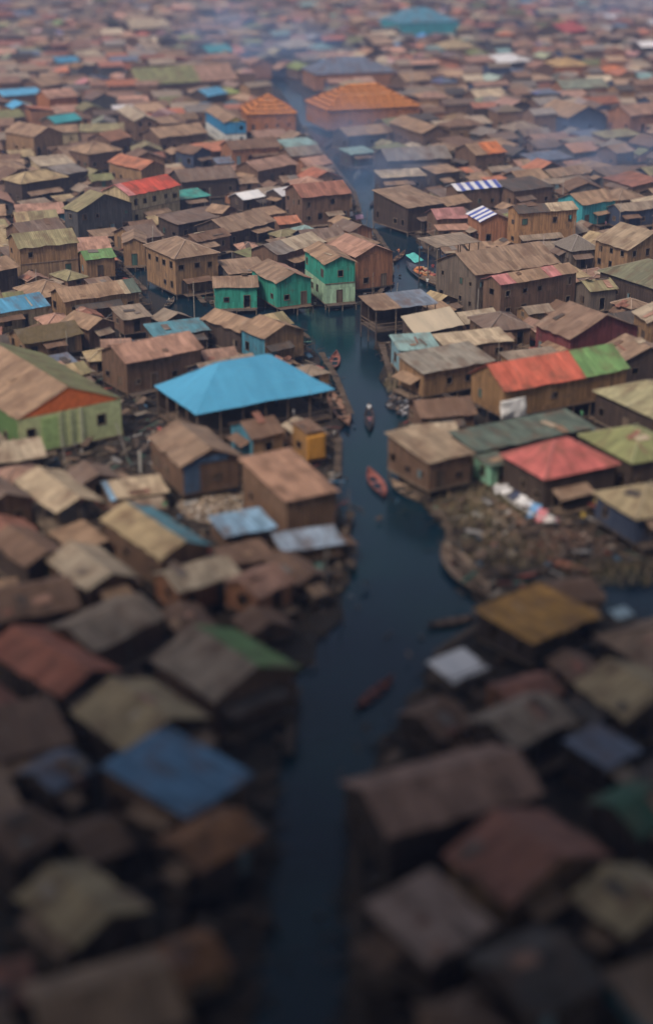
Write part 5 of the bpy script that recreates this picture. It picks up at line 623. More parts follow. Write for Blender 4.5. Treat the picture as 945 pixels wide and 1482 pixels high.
def roof(root,t,W,D,e,rise,c,mat,rr,near):
    cn=lambda k: C[k]
    def put(mb,col,nm='roof',up=None):
        m='stripe' if col=='stripe' else mat
        return mb.build(nm,m,root,C[col],solid=.06)
    j=.11 if mat!='tarp' else .10; mu=1.0 if near else 3.
    if mat=='lattice' : j=.02
    x,y=W/2,D/2
    if t in('gx','sy'):
        segs=c if isinstance(c,list) and isinstance(c[0],tuple) else [(0,1,c if isinstance(c,str) else c[0])]
        for a,b,col in segs:
            x0,x1=-x+a*W+(0.02 if a>0 else 0),-x+b*W; mb=MB()
            if t=='gx':
                grid_slope(mb,(x0,-y,e),(x1,-y,e),(x1,0,e+rise),(x0,0,e+rise),rr,j,mu); grid_slope(mb,(x1,y,e),(x0,y,e),(x0,0,e+rise),(x1,0,e+rise),rr,j,mu)
            else: grid_slope(mb,(x0,-y,e),(x1,-y,e),(x1,y,e+rise),(x0,y,e+rise),rr,j,mu)
            put(mb,col)
    elif t=='gy':
        cl,cr=(c[0],c[1]) if isinstance(c,list) else (c,c)
        mb=MB(); grid_slope(mb,(-x,y,e),(-x,-y,e),(0,-y,e+rise),(0,y,e+rise),rr,j,mu)
        if cl!=cr: put(mb,cl); mb=MB()
        grid_slope(mb,(x,-y,e),(x,y,e),(0,y,e+rise),(0,-y,e+rise),rr,j,mu); put(mb,cr)
    else:
        mb=MB(); m=min(W,D)/2; c=c if isinstance(c,str) else c[0]
        p0,p1=((-x+m,0,e+rise),(x-m,0,e+rise)) if W>=D else ((0,-y+m,e+rise),(0,y-m,e+rise))
        if W>=D: quads=[((-x,-y,e),(x,-y,e),p1,p0),((x,y,e),(-x,y,e),p0,p1)]; tris=[((x,-y,e),(x,y,e),p1),((-x,y,e),(-x,-y,e),p0)]
        else: quads=[((x,-y,e),(x,y,e),p1,p0),((-x,y,e),(-x,-y,e),p0,p1)]; tris=[((-x,-y,e),(x,-y,e),p0),((x,y,e),(-x,y,e),p1)]
        if mat=='lattice':
            for q in quads+tris:
                a_,b_=Vector(q[0]),Vector(q[1]); c_,d_=(Vector(q[2]),Vector(q[3])) if len(q)==4 else (Vector(q[2]),Vector(q[2])); S=((c_+d_)/2-(a_+b_)/2).length
                nv=(b_-a_).cross(d_-a_).normalized()
                for k in range(int(S/1.45)+1):
                    f=k*1.45/S; p_,r_=a_.lerp(d_,f),b_.lerp(c_,f)
                    if (r_-p_).length<.4: continue
                    u=(r_-p_).normalized(); v=nv.cross(u); B=[p_+v*.8,r_+v*.8,r_,p_] ; B=[k_+nv*.05 for k_ in B]; mb.face(B,[(k_.x,k_.z) for k_ in B]); mb.face([k_-nv*.05 for k_ in B][::-1],[(0,0)]*4)
                n_=int((b_-a_).length/2.2)
                for k in range(n_+1):
                    f=k/n_; p_=a_.lerp(b_,f); t0=(d_-a_).dot((b_-a_).normalized())/(b_-a_).length; t1=1-(b_-c_).dot((b_-a_).normalized())/(b_-a_).length
                    g=min(1,f/t0 if t0>1e-3 else 1,(1-f)/(1-t1) if t1<.999 else 1); mid_=a_.lerp(b_,f)+(((c_+d_)/2-(a_+b_)/2)-(b_-a_).normalized()*((c_+d_)/2-(a_+b_)/2).dot((b_-a_).normalized()))*g
                    if (mid_-p_).length>.3: mb.tube(p_+nv*.1,mid_+nv*.1,.13,n=4)
            for a_,b_ in [(p0,p1)]+[(k_,p0 if (Vector(k_)-Vector(p0)).length<(Vector(k_)-Vector(p1)).length else p1) for k_ in((-x,-y,e),(x,-y,e),(x,y,e),(-x,y,e))]: mb.tube(a_,b_,.16,n=5)
            mb.build('roof','wood',root,C[c]); return
        for q in quads:
            L=(Vector(q[1])-Vector(q[0])).length; S=math.hypot(m,rise)
            mb.face(q,[(0,0),(L,0),(L-m,S),(m,S)])
        for q in tris:
            L=(Vector(q[1])-Vector(q[0])).length; S=math.hypot(m,rise); mb.face(q,[(0,0),(L,0),(L/2,S)])
        ro=mb.build('roof','stripe' if c=='stripe' else mat,root,C[c])
        bm=bmesh.new(); bm.from_mesh(ro.data)
        if near: bmesh.ops.triangulate(bm,faces=bm.faces[:]); bmesh.ops.subdivide_edges(bm,edges=bm.edges[:],cuts=5,use_grid_fill=True)
        am=.16 if mat=='tarp' else .07; sd_=Vector((rr.uniform(0,50),0,0))
        if near:
            for v in bm.verts: v.co.z+=am*noise.noise(v.co*.9+sd_)+am*.7*noise.noise(v.co*.35+sd_)
        bmesh.ops.solidify(bm,geom=bm.faces[:],thickness=.06); bm.to_mesh(ro.data); bm.free()
        if near and mat!='tarp':
            rg=MB()
            hips=[(p0,p1)] if (Vector(p0)-Vector(p1)).length>.3 else []
            cs=[(-x,-y,e),(x,-y,e),(x,y,e),(-x,y,e)]
            for k in cs:
                q=p0 if (Vector(k)-Vector(p0)).length<(Vector(k)-Vector(p1)).length else p1
                hips.append((k,q))
            for a,b in hips: rg.tube(Vector(a)+Vector((0,0,.05)),Vector(b)+Vector((0,0,.05)),.09,n=5)
            rg.build('ridge_cap','corr' if mat!='lattice' else 'wood',ro,tuple(min(1,k*1.15+.07) for k in C[c]))
def inner(mb,nrm,th):
    # the inside face of a wall, th metres behind its outside
    for f in list(mb.f):
        P=[Vector(mb.v[k])-nrm*th for k in f]; U=[mb.uv[k] for k in f]; mb.face(P[::-1],U[::-1])
def wallside(p0,p1,zb,ztop,ops,rr,apex=None,lean=None):
    """one wall as a MB: from p0 to p1 (seen from outside, left to right), bottom zb, top ztop=(left,right), rectangular openings cut out"""
    mb=MB(); p0,p1=Vector(p0),Vector(p1); L=(p1-p0).length; d=(p1-p0)/L
    P=lambda u,z: (p0.x+d.x*u,p0.y+d.y*u,z)
    zt=min(ztop)
    us=sorted({0.,L,*[k for o in ops for k in (o[0],o[1])]}); zs=sorted({zb,zt,*[k for o in ops for k in (o[2],o[3])]})
    for a,b in zip(us,us[1:]):
        for c_,d_ in zip(zs,zs[1:]):
            if any(o[0]-1e-6<=a and b<=o[1]+1e-6 and o[2]-1e-6<=c_ and d_<=o[3]+1e-6 for o in ops): continue
            mb.face([P(a,c_),P(b,c_),P(b,d_),P(a,d_)],[(a,c_),(b,c_),(b,d_),(a,d_)])
    tri=None
    if apex is not None: tri=([P(0,zt),P(L,zt),P(L/2,apex)],[(0,zt),(L,zt),(L/2,apex)])
    elif abs(ztop[0]-ztop[1])>.02:
        tri=([P(0,zt),P(L,zt),P(L,ztop[1])],[(0,zt),(L,zt),(L,ztop[1])]) if ztop[1]>ztop[0] else ([P(0,zt),P(L,zt),P(0,ztop[0])],[(0,zt),(L,zt),(0,ztop[0])])
    return mb,tri
WOODC=[(.13,.09,.065),(.17,.12,.085),(.10,.075,.06),(.20,.15,.11)]
def frame(root,p0,d,nrm,o,rr,door=False,name='window',col=None,nosh=False):
    mb=MB(); u0,u1,z0,z1=o; t=.07
    def bar(ua,ub,za,zb):
        c=Vector((p0.x+d.x*(ua+ub)/2,p0.y+d.y*(ua+ub)/2,(za+zb)/2))+nrm*.0
        mb.box(c,(ub-ua,.13,zb-za),Matrix.Rotation(math.atan2(d.y,d.x),3,'Z'))
    bar(u0-t,u0,z0-t,z1+t); bar(u1,u1+t,z0-t,z1+t); bar(u0,u1,z1,z1+t)
    if not door: bar(u0,u1,z0-t,z0)
    fr=mb.build('door' if door else name,'wood',root,col or rr.choice(WOODC))
    k=rr.random()+(1 if nosh else 0)
    if (door and k<.55) or (not door and k<.3):
        lf=MB(); w=(u1-u0)*(.97 if door or k<.12 else .5); uc=u0+w/2+.01
        c=Vector((p0.x+d.x*uc,p0.y+d.y*uc,(z0+z1)/2))-nrm*.02; lf.box(c,(w,.05,z1-z0-.02),Matrix.Rotation(math.atan2(d.y,d.x),3,'Z'))
        lf.build('door_leaf' if door else 'shutter','wall',fr,rr.choice(WOODC+[(.20,.30,.34),(.06,.12,.10)]))
def inpoly(x,y,P):
    r=False; j=len(P)-1
    for i in range(len(P)):
        if (P[i][1]>y)!=(P[j][1]>y) and x<(P[j][0]-P[i][0])*(y-P[i][1])/(P[j][1]-P[i][1])+P[i][0]: r=not r
        j=i
    return r
land=lambda x,y: inpoly(x,y,LEFT_LAND) or inpoly(x,y,RIGHT_LAND)
HC=[(r[3],r[4],r[5],r[6],r[7]) for r in HOUSES]
def near_house(x,y,pad):
    for hx,hy,ya,W,D in HC:
        dx,dy=x-hx,y-hy
        if abs(dx)>16+pad or abs(dy)>16+pad: continue
        c,s=math.cos(ya),math.sin(ya); u,v=dx*c+dy*s,-dx*s+dy*c
        if abs(u)<W/2+pad and abs(v)<D/2+pad: return True
    return False
def house(row):
    name,cat,label,x,y,yaw,W,D,e,fl,rise,t,c,w,o=row
    rr=random.Random(hash((round(x*10),round(y*10))) & 0xffff)
    root=empty(name,(x,y,0),yaw); tag(root,label,cat,'houses of the stilt settlement')
    dist=y; near=dist<260; mid=dist<330
    fl=fl if fl is not None else rr.choice([.8,1.0,1.2])
    mat=o.get('mat','corr')
    roof(root,t,W,D,e,rise,c,mat,rr,mid)
    zr=zroof(t,W,D,e,rise)
    ov=o.get('ov',min(.32,.06*min(W,D))); ww,dd=W/2-ov,D/2-ov
    fb=MB(); fb.box((0,0,fl-.09),(2*ww+.1,2*dd+.1,.18)); fb.build('floor','wood',root,rr.choice(WOODC))
    zt=lambda px,py: zr(px,py)-.05
    cor=[(-ww,-dd),(ww,-dd),(ww,dd),(-ww,dd)]
    two=e>5.2
    wc=C[w]
    if o.get('open'):
        # posts, a low rail, dark inside
        n=max(2,int(2*ww/2.6)); m=max(2,int(2*dd/2.6)); pts=[(-ww+2*ww*i/n,s*dd) for i in range(n+1) for s in(-1,1)]+[(s*ww,-dd+2*dd*i/m) for i in range(1,m) for s in(-1,1)]
        for px,py in pts:
            b=MB(); b.tube((px,py,-.6),(px,py,zr(px,py)-.04),.09,.08); b.build('post','wood',root,rr.choice(WOODC))
        b=MB()
        for (a,b_) in ((0,1),(1,2),(3,0)):
            p,q=cor[a],cor[b_]
            for z in (fl+.45,fl+.95): b.tube((*p,z),(*q,z),.05,n=5)
        b.build('railing','wood',root,rr.choice(WOODC))
        if W>9:
            bb=MB(); 
            for a,b_ in ((2,3),):
                p,q=Vector(cor[a]),Vector(cor[b_]); mb,_=wallside((*p,0),(*q,0),fl,(e-.1,e-.1),[],rr); inner(mb,Vector((q-p).yx).normalized().to_3d()*0+Vector(((q-p).y,-(q-p).x,0)).normalized(),.08); mb.build('wall','wall',root,wc)
        return root
    # ---- walls
    sides={'f':(0,1),'r':(1,2),'b':(2,3),'l':(3,0)}
    byc={}
    zmid=fl+(e-fl)*.5
    for s,(a,b) in sides.items():
        p,q=Vector((*cor[a],0)),Vector((*cor[b],0)); L=(q-p).length; d=(q-p)/L; nrm=Vector((d.y,-d.x,0))
        apex=None
        if (t=='gy' and s in 'fb'): apex=zt(0,0)
        if (t=='gx' and s in 'rl'): apex=zt(0,0)
        ztop=(zt(p.x,p.y),zt(q.x,q.y))
        ops=[]; doors=set()
        if s!='b' and (dist<440):
            if 'wins' in o and (s=='f' or any(k[0]==s for k in o['wins'])):
                for k in o['wins']:
                    if k[0]==s: ops.append((k[1]*L-k[3]/2,k[1]*L+k[3]/2,fl+k[2]-.2,min(fl+k[2]-.2+k[4],min(ztop)-.1)))
            else:
                n=max(1,int(L/2.3)); di=rr.randrange(n) if s in 'fl' and not o.get('panels') else -1
                for lev in ((0,1) if two else (0,)):
                    zb=fl if lev==0 else zmid
                    for i in range(n):
                        u=(i+.5)/n*L+rr.uniform(-.2,.2)
                        if rr.random()<(.25 if s=='f' else .4) and not(lev==0 and i==di): continue
                        if lev==0 and i==di and s=='f': q_=(u-.42,u+.42,zb,min(zb+1.85,min(ztop)-.12)); doors.add(q_)
                        else:
                            h_=rr.uniform(.55,1.1); z_=zb+rr.uniform(.7,1.0); q_=(u-rr.uniform(.25,.55),u+rr.uniform(.25,.5),z_,min(z_+h_,min(ztop)-.12))
                        if q_[3]-q_[2]>.3 and q_[0]>.15 and q_[1]<L-.15: ops.append(q_)
        mb,tri=wallside(p,q,fl,ztop,ops,rr,apex); inner(mb,nrm,.08)
        if tri and not('gable' in o and s=='f'): mb.face(*tri)
        if tri: mb.face([k_-nrm*.08 for k_ in map(Vector,tri[0])][::-1],tri[1][::-1])
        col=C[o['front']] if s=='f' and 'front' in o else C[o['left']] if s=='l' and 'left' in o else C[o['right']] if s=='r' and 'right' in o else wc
        if 'band' in o:
            # two-tone storeys: lower band boards fixed just outside the wall
            lo=MB(); 
            for fc in range(len(mb.f)): pass
            us=sorted({0.,L,*[k for q_ in ops for k in (q_[0],q_[1])]}); zs=sorted({fl-.05,zmid-.05,*[k for q_ in ops for k in (q_[2],q_[3]) if k<zmid-.05]})
            P=lambda u,z:(p.x+d.x*u+nrm.x*.03,p.y+d.y*u+nrm.y*.03,z)
            for a_,b_ in zip(us,us[1:]):
                for c_,d_ in zip(zs,zs[1:]):
                    if any(q_[0]-1e-6<=a_ and b_<=q_[1]+1e-6 and q_[2]-1e-6<=c_ and d_<=q_[3]+1e-6 for q_ in ops): continue
                    lo.face([P(a_,c_),P(b_,c_),P(b_,d_),P(a_,d_)],[(a_,c_),(b_,c_),(b_,d_),(a_,d_)])
            inner(lo,nrm,.025); lo.build('lower_wall','wall',root,C[o['band']])
            if s=='f':
                tr=MB(); mx=(p+q)/2+nrm*.06; tr.box((mx.x,mx.y,zmid-.02),(L+.1,.08,.1),Matrix.Rotation(math.atan2(d.y,d.x),3,'Z')); tr.build('floor_beam','wood',root,WOODC[1])
        if tri:
            if 'gable' in o and s=='f':
                g=MB(); off=nrm*.02; g.face([Vector(k)+off for k in tri[0]],tri[1]); g.build('gable','wall' if dist>300 else 'paint',root,C[o['gable']],solid=.05)
        byc.setdefault((col,'paint' if 'columns' in o and s in 'fl' else 'wall'),[]).append(mb)
        if dist<330:
            for q_ in ops: frame(root,p,d,nrm,q_,rr,q_ in doors,nosh='columns' in o)
        if s=='f' and o.get('panels'):
            for k,(u0,u1) in enumerate(((.02,.30),(.34,.50))):
                g=MB(); c0=p+d*(L*(u0+u1)/2)+nrm*.05; g.box((c0.x,c0.y,(fl+ztop[0])/2 if k==0 else ztop[0]-.05),(L*(u1-u0) if k==0 else L*.8,.05,(ztop[0]-fl)*.92 if k==0 else .7),Matrix.Rotation(math.atan2(d.y,d.x),3,'Z'))
                if k: g=MB(); c0=p+d*(L*.5)+nrm*.06; g.box((c0.x,c0.y,ztop[0]+.15),(L*.62,.05,.7),Matrix.Rotation(math.atan2(d.y,d.x),3,'Z'))
                g.build('panel','wall',root,C[o['panels']])
        if s=='f' and o.get('columns'):
            for u in (.40,.50,.60):
                g=MB(); c0=p+d*(L*u)+nrm*.06; g.box((c0.x,c0.y,(fl+ztop[0])/2),(.42,.14,ztop[0]-fl-.1),Matrix.Rotation(math.atan2(d.y,d.x),3,'Z')); g.build('pilaster','paint',root,(.46,.49,.28) if u<.55 else (.52,.53,.35))
            g=MB(); c0=p+d*(L*.30)+nrm*.03; g.box((c0.x,c0.y,(fl+ztop[0])/2-.15),(L*.16,.06,ztop[0]-fl-.6),Matrix.Rotation(math.atan2(d.y,d.x),3,'Z')); g.build('panel','paint',root,C['midgreen'])
    for (col,wm),mbs in byc.items():
        mb=MB()
        for k in mbs:
            off=len(mb.v); mb.v+=k.v; mb.f+=[tuple(i+off for i in f) for f in k.f]; mb.uv+=k.uv; mb.c+=k.c
        mb.build('wall',wm,root,col)
    # ---- stilts and deck
    if dist<330 and not o.get('nostilt'):
        n=max(1,int(2*ww/2.4)); pts={(-ww+.1+(2*ww-.2)*i/n,-dd+.1) for i in range(n+1)}|{(-ww+.1,dd-.1),(-ww+.1,0.),(ww-.1,dd-.1)}
        for px,py in sorted(pts):
            b=MB(); b.tube((px+rr.uniform(-.05,.05),py,-.6),(px,py,fl-.05),.085,.08); b.build('stilt','wood',root,rr.choice(WOODC))
    if (o.get('deck') or rr.random()<.35) and dist<300:
        b=MB(); wd=1.1
        for i in range(int(2*ww/.32)):
            b.box((-ww+.16+i*.32,-dd-wd/2-.05,fl-.12+rr.uniform(-.015,.015)),(.27,wd+rr.uniform(-.15,.2),.05),None)
        b.build('deck','wood',root,rr.choice(WOODC))
        for px in (-ww+.2,0,ww-.2):
            b=MB(); b.tube((px,-dd-wd,-.6),(px,-dd-wd,fl-.1),.07); b.build('stilt','wood',root,rr.choice(WOODC))
    # ---- lean-to awnings on two posts
    if dist<330 and not any(k in o for k in('deck','front','columns','panels','wins')) and mat!='lattice':
        for s in rr.sample(['f','f','l','r'],2):
            if rr.random()<.45: continue
            a,b=sides[s]; p,q=Vector((*cor[a],0)),Vector((*cor[b],0)); L=(q-p).length; d=(q-p)/L; nrm=Vector((d.y,-d.x,0))
            w_=rr.uniform(.35,.8)*L; u0=rr.uniform(0,L-w_); pr=rr.uniform(1.0,1.9); zh=min(e-.35,fl+rr.uniform(2.0,2.4)); zl=zh-rr.uniform(.3,.6)
            c_=p+d*(u0+w_/2)+nrm*(pr+.2); cs_,sn_=math.cos(yaw),math.sin(yaw); wx,wy=x+c_.x*cs_-c_.y*sn_,y+c_.x*sn_+c_.y*cs_
            if near_house(wx,wy,.2) : continue
            mb=MB(); A=p+d*u0+nrm*.02; B=p+d*(u0+w_)+nrm*.02
            grid_slope(mb,(*(A+nrm*pr).xy,zl),(*(B+nrm*pr).xy,zl),(*B.xy,zh),(*A.xy,zh),rr,.08,.9)
            aw=mb.build('awning','corr',root,C[rr.choice(['brown','dkroof','greybrown','taupe','brown','greytan','tan'])],solid=.04)
            for u in (u0+.15,u0+w_-.15):
                k=p+d*u+nrm*(pr-.15); t_=MB(); t_.tube((k.x,k.y,-.5),(k.x,k.y,zl-.02),.055); t_.build('post','wood',aw,rr.choice(WOODC))
            pb=MB(); mx=p+d*(u0+w_/2)+nrm*(pr/2); pb.box((mx.x,mx.y,fl-.16),(w_,pr,.08),Matrix.Rotation(math.atan2(d.y,d.x),3,'Z')); pb.build('porch_floor','wood',root,rr.choice(WOODC))
    # ---- odd sheets, stones and boards laid on the roof
    if dist<255 and mat=='corr' and rr.random()<.55:
        for k in range(rr.choice([1,1,2,3])):
            px,py=rr.uniform(-.6,.6)*W/2,rr.uniform(-.85,.2)*D/2
            if t=='gy': px,py=py*W/D,px*D/W
            g=MB(); 
            ex=.01; z0=zr(px,py); nx=-(zr(px+ex,py)-z0)/ex; ny=-(zr(px,py+ex)-z0)/ex; nv=Vector((nx,ny,1)).normalized()
            q=Vector((0,0,1)).rotation_difference(nv).to_matrix(); sx,sy=rr.choice([(.9,1.8),(.8,.6),(1.6,.8),(.2,2.2)])
            g.box((px,py,z0+.10),(sx,sy,.03),q@Matrix.Rotation(rr.choice([0,0,.2,-.1,1.57]),3,'Z'))
            g.build('roof_sheet','corr',root,C[rr.choice(['tan','palecream','grey','pinktan','brown','dkroof','redbrown'])])
    return root
for row in HOUSES: house(row)
# ---------------------------------------------------------------- far part of the town: one mass
def far_mass():
    mb=MB(); rr=random.Random(5); cols=['tan']*6+['taupe']*8+['brown']*8+['greybrown']*8+['greytan']*8+['pinktan']*5+['grey']*5+['redbrown']*3+['palecream']*4+['slate']*2+['pinkbrown']*6+['dkroof']*4+['olive']*2+['terracotta']*2+['paleteal','rustred','white2','blue']
    a=math.radians(22); ca,sa=math.cos(a),math.sin(a); cnt=0
    for i in range(-70,104):
        for j in range(0,130):
            u,v=i*8.0+rr.uniform(-1.8,1.8)+(j%2)*4,j*7.0+rr.uniform(-1.5,1.5)
            x,y=u*ca-v*sa,FAR_START-60+u*sa+v*ca
            if y<FAR_START or y>1050 or abs(x)>.30*y+10: continue
            shut=y>465
            W,D=rr.uniform(5,9.4),rr.uniform(4.6,7.2)
            if rr.random()<.08: W*=1.4
            if not shut and not all(land(x+q,y+r_) for q in(-W/2-1,0,W/2+1) for r_ in(0,7,14)): continue
            if near_house(x,y,2.6): continue
            ya=a+rr.gauss(0,.12)+(math.pi/2 if rr.random()<.25 else 0); c,s=math.cos(ya),math.sin(ya); e=rr.choice([2.6,3,3.4,3.8,5.2]); rise=.4*D/2
            T=lambda p:(x+p[0]*c-p[1]*s,y+p[0]*s+p[1]*c,p[2])
            k=rr.choice(cols); f_=rr.uniform(.55,1.3); rc=tuple(q*f_ for q in C[k]); wc=C[rr.choice(['brown','dkbrown','dkbrown','plank','tanwall','dkgrey','orangewall2','dkblue'])]
            X,Y=W/2,D/2; kind=rr.random(); r2=tuple(q*rr.uniform(.8,1.15) for q in rc)
            if kind<.65:
                mb.face([T(p) for p in((-X,-Y,e),(X,-Y,e),(X,0,e+rise),(-X,0,e+rise))],None,rc); mb.face([T(p) for p in((X,Y,e),(-X,Y,e),(-X,0,e+rise),(X,0,e+rise))],None,r2)
                for sx in(-1,1): mb.face([T(p) for p in((sx*X*.93,-Y,e),(sx*X*.93,Y,e),(sx*X*.93,0,e+rise))],None,wc)
            elif kind<.85:
                m=min(X,Y); mb.face([T(p) for p in((-X,-Y,e),(X,-Y,e),(X-m,0,e+rise),(-X+m,0,e+rise))],None,rc); mb.face([T(p) for p in((X,Y,e),(-X,Y,e),(-X+m,0,e+rise),(X-m,0,e+rise))],None,rc)
                for sx in(-1,1): mb.face([T(p) for p in((sx*X,-Y,e),(sx*X,Y,e),(sx*(X-m),0,e+rise))],None,r2)
            else: mb.face([T(p) for p in((-X,-Y,e),(X,-Y,e),(X,Y,e+1),(-X,Y,e+1))],None,rc)
            xx,yy=X*.92,Y*.9
            for p,q in(((-xx,-yy),(xx,-yy)),((xx,-yy),(xx,yy)),((xx,yy),(-xx,yy)),((-xx,yy),(-xx,-yy))): mb.face([T((*p,.8)),T((*q,.8)),T((*q,e+.1)),T((*p,e+.1))],None,wc)
            for w_ in range(int(W/2.4)):
                u0=-xx+.5+w_*2.2; mb.face([T((u0,-yy-.02,1.7)),T((u0+.8,-yy-.02,1.7)),T((u0+.8,-yy-.02,2.8)),T((u0,-yy-.02,2.8))],None,(.02,.018,.018))
            cnt+=1
    o=mb.build('distant_houses','attr',attr=True,merge=False); tag(o,'packed rows of small brown and grey roofed houses fading into the haze','houses','distant houses','stuff')
far_mass()
# ---------------------------------------------------------------- setting
def sheet(name,poly,z,mat,edge=True):
    # a low bank: irregular outline, sloping rim
    P=[Vector((a,b,0)) for a,b in poly]; Q=[]
    for i in range(len(P)):
        a,b=P[i],P[(i+1)%len(P)]; n=max(1,min(60,int((b-a).length/1.6))) if (b-a).length<90 else 1
        for k in range(n):
            p=a.lerp(b,k/n); q=p*.21; p+=Vector((noise.noise(q),noise.noise(q+Vector((7,3,1))),0))*1.1; Q.append(p)
    mb=MB(); tr=tessellate_polygon([Q])
    for f in tr: mb.face([Q[k]+Vector((0,0,z)) for k in f])
    n=len(Q)
    for i in range(n): 
        a,b=Q[i],Q[(i+1)%n]; mb.face([a+Vector((0,0,z)),b+Vector((0,0,z)),b+Vector((0,0,-.5)),a+Vector((0,0,-.5))])
    o=mb.build(name,mat); tag(o,kind='structure'); return o
sheet('mud_bank',LEFT_LAND,.22,MUD); sheet('mud_bank',RIGHT_LAND,.22,MUD)
w=MB(); w.face([(-6000,-200,0),(6000,-200,0),(6000,9000,0),(-6000,9000,0)]); tag(w.build('water',WATER),kind='structure')
b=MB(); b.face([(-6000,-200,-.7),(6000,-200,-.7),(6000,9000,-.7),(-6000,9000,-.7)]); tag(b.build('lagoon_bed',MUD),kind='structure')
def debris():
    mb=MB(); rr=random.Random(3); n=0
    pal=[(.16,.11,.08)]*6+[(.10,.075,.06)]*6+[(.24,.18,.13)]*4+[(.30,.25,.20)]*2+[(.05,.045,.045)]*4+[(.5,.48,.46),(.10,.2,.32),(.55,.52,.5),(.35,.09,.07),(.12,.25,.2)]
    while n<8000:
        y=62+(rr.random()**1.5)*330; x=rr.uniform(-.235,.235)*(y+8)
        if near_house(x,y,-.1): continue
        on=land(x,y)
        if not on and not (rr.random()<(.12 if any(land(x+q,y+r_) for q in(-2,2) for r_ in(-2,2)) else .01)): continue
        if y<118 and rr.random()<.55: continue
        n+=1; k=rr.random(); z=.24 if on else .03
        if k<.5: d=(rr.uniform(.6,3.2),rr.uniform(.08,.25),rr.uniform(.03,.1))
        elif k<.75: d=(rr.uniform(.2,.9),rr.uniform(.2,.8),rr.uniform(.05,.5))
        elif k<.9: d=(rr.uniform(.6,1.9),rr.uniform(.5,1.1),.04); z+=rr.uniform(0,.8)
        else: d=(rr.uniform(1.5,3.),.06,.06); z+=rr.uniform(.3,1.2)
        m=Matrix.Rotation(rr.choice([.5,.5,2.07])+rr.gauss(0,.35),3,'Z')@Matrix.Rotation(rr.gauss(0,.12 if k<.75 else .3),3,'Y')
        if not on: d=tuple(q*.5 for q in d)
        c=rr.choice(pal if y>118 else pal[:12]); f=rr.uniform(.35,.95); mb.box((x,y,z+d[2]/2+rr.uniform(0,.15)),d,m,tuple(q*f for q in c))
    tag(mb.build('debris','attr',attr=True,merge=False),'scattered planks, boards and scrap lying between the houses','debris',None,'stuff')
debris()
def walkways():
    # plank catwalks along the bank: one strip of boards per stretch
    mb=MB(); rr=random.Random(9)
    for P,sg in ((CANAL_L,-1),(CANAL_R,1)):
        for a,b in zip(P,P[1:]):
            a,b=Vector((*a,0)),Vector((*b,0)); L=(b-a).length
            if not 3<L<40 or a.y>360 or rr.random()<.6: continue
            d=(b-a)/L; nn=Vector((d.y,-d.x,0))*-sg*-1
            for i in range(int(L/.4)):
                p=a+d*(i*.4)+nn*.6*(1 if sg>0 else -1); f=rr.uniform(.7,1.2); mb.box((p.x,p.y,.62+rr.uniform(-.03,.03)),(.3,.75+rr.uniform(-.15,.2),.06),Matrix.Rotation(math.atan2(d.y,d.x),3,'Z'),(.11*f,.08*f,.06*f))
                if i%6==0: mb.tube((p.x,p.y,-.5),(p.x,p.y,.6),.06,n=5,col=(.1,.075,.06))
    tag(mb.build('boardwalk','attr',attr=True,merge=False),kind='structure')
walkways()
def heap(name,label,cat,c,rx,ry,h,n,pal,seed,kind='stuff'):
    mb=MB(); rr=random.Random(seed)
    for i in range(n):
        a=rr.uniform(0,6.283); r_=math.sqrt(rr.random()); z=h*(1-r_**1.6)*rr.uniform(.6,1.); f=rr.uniform(.6,1.25); s=rr.uniform(.12,.55)
        m=Matrix.Rotation(rr.uniform(0,3),3,'Z')@Matrix.Rotation(rr.uniform(-.7,.7),3,'X')@Matrix.Rotation(rr.uniform(-.7,.7),3,'Y')
        mb.box((c[0]+rx*r_*math.cos(a),c[1]+ry*r_*math.sin(a),.25+z),(s,s*rr.uniform(.3,1),s*rr.uniform(.1,.5)),m,tuple(q*f for q in rr.choice(pal)))
    tag(mb.build(name,'attr',attr=True,merge=False),label,cat,None,kind)
heap('rubbish_heap','pale heap of rubble and rubbish beside the blue-panelled stilt house','rubbish heap',(-10.94,140.52),4.2,3.6,.9,1500,[(.42,.33,.24),(.30,.22,.16),(.16,.12,.09),(.5,.46,.42),(.2,.15,.1)],1)
heap('rubbish_heap','dark littered bank of scrap and rubbish below the cream strip shed','rubbish heap',(11.82,172.84),4.5,6,.5,1200,[(.07,.06,.055),(.05,.045,.05),(.05,.045,.05),(.28,.27,.28),(.14,.10,.08),(.09,.11,.14)],2)
heap('rubbish_heap','brown scrap and driftwood strewn behind the mustard roofed hut','rubbish heap',(21.55,131.80),6,3.6,.7,900,[(.13,.07,.05),(.09,.06,.045),(.18,.11,.08),(.05,.04,.035),(.22,.17,.14)],4)
heap('firewood_pile','loose pile of reddish brown timber offcuts beside the orange plank house','firewood',(7.71,228.79),2.6,2.2,1.0,500,[(.30,.12,.07),(.22,.10,.06),(.36,.2,.12)],6)
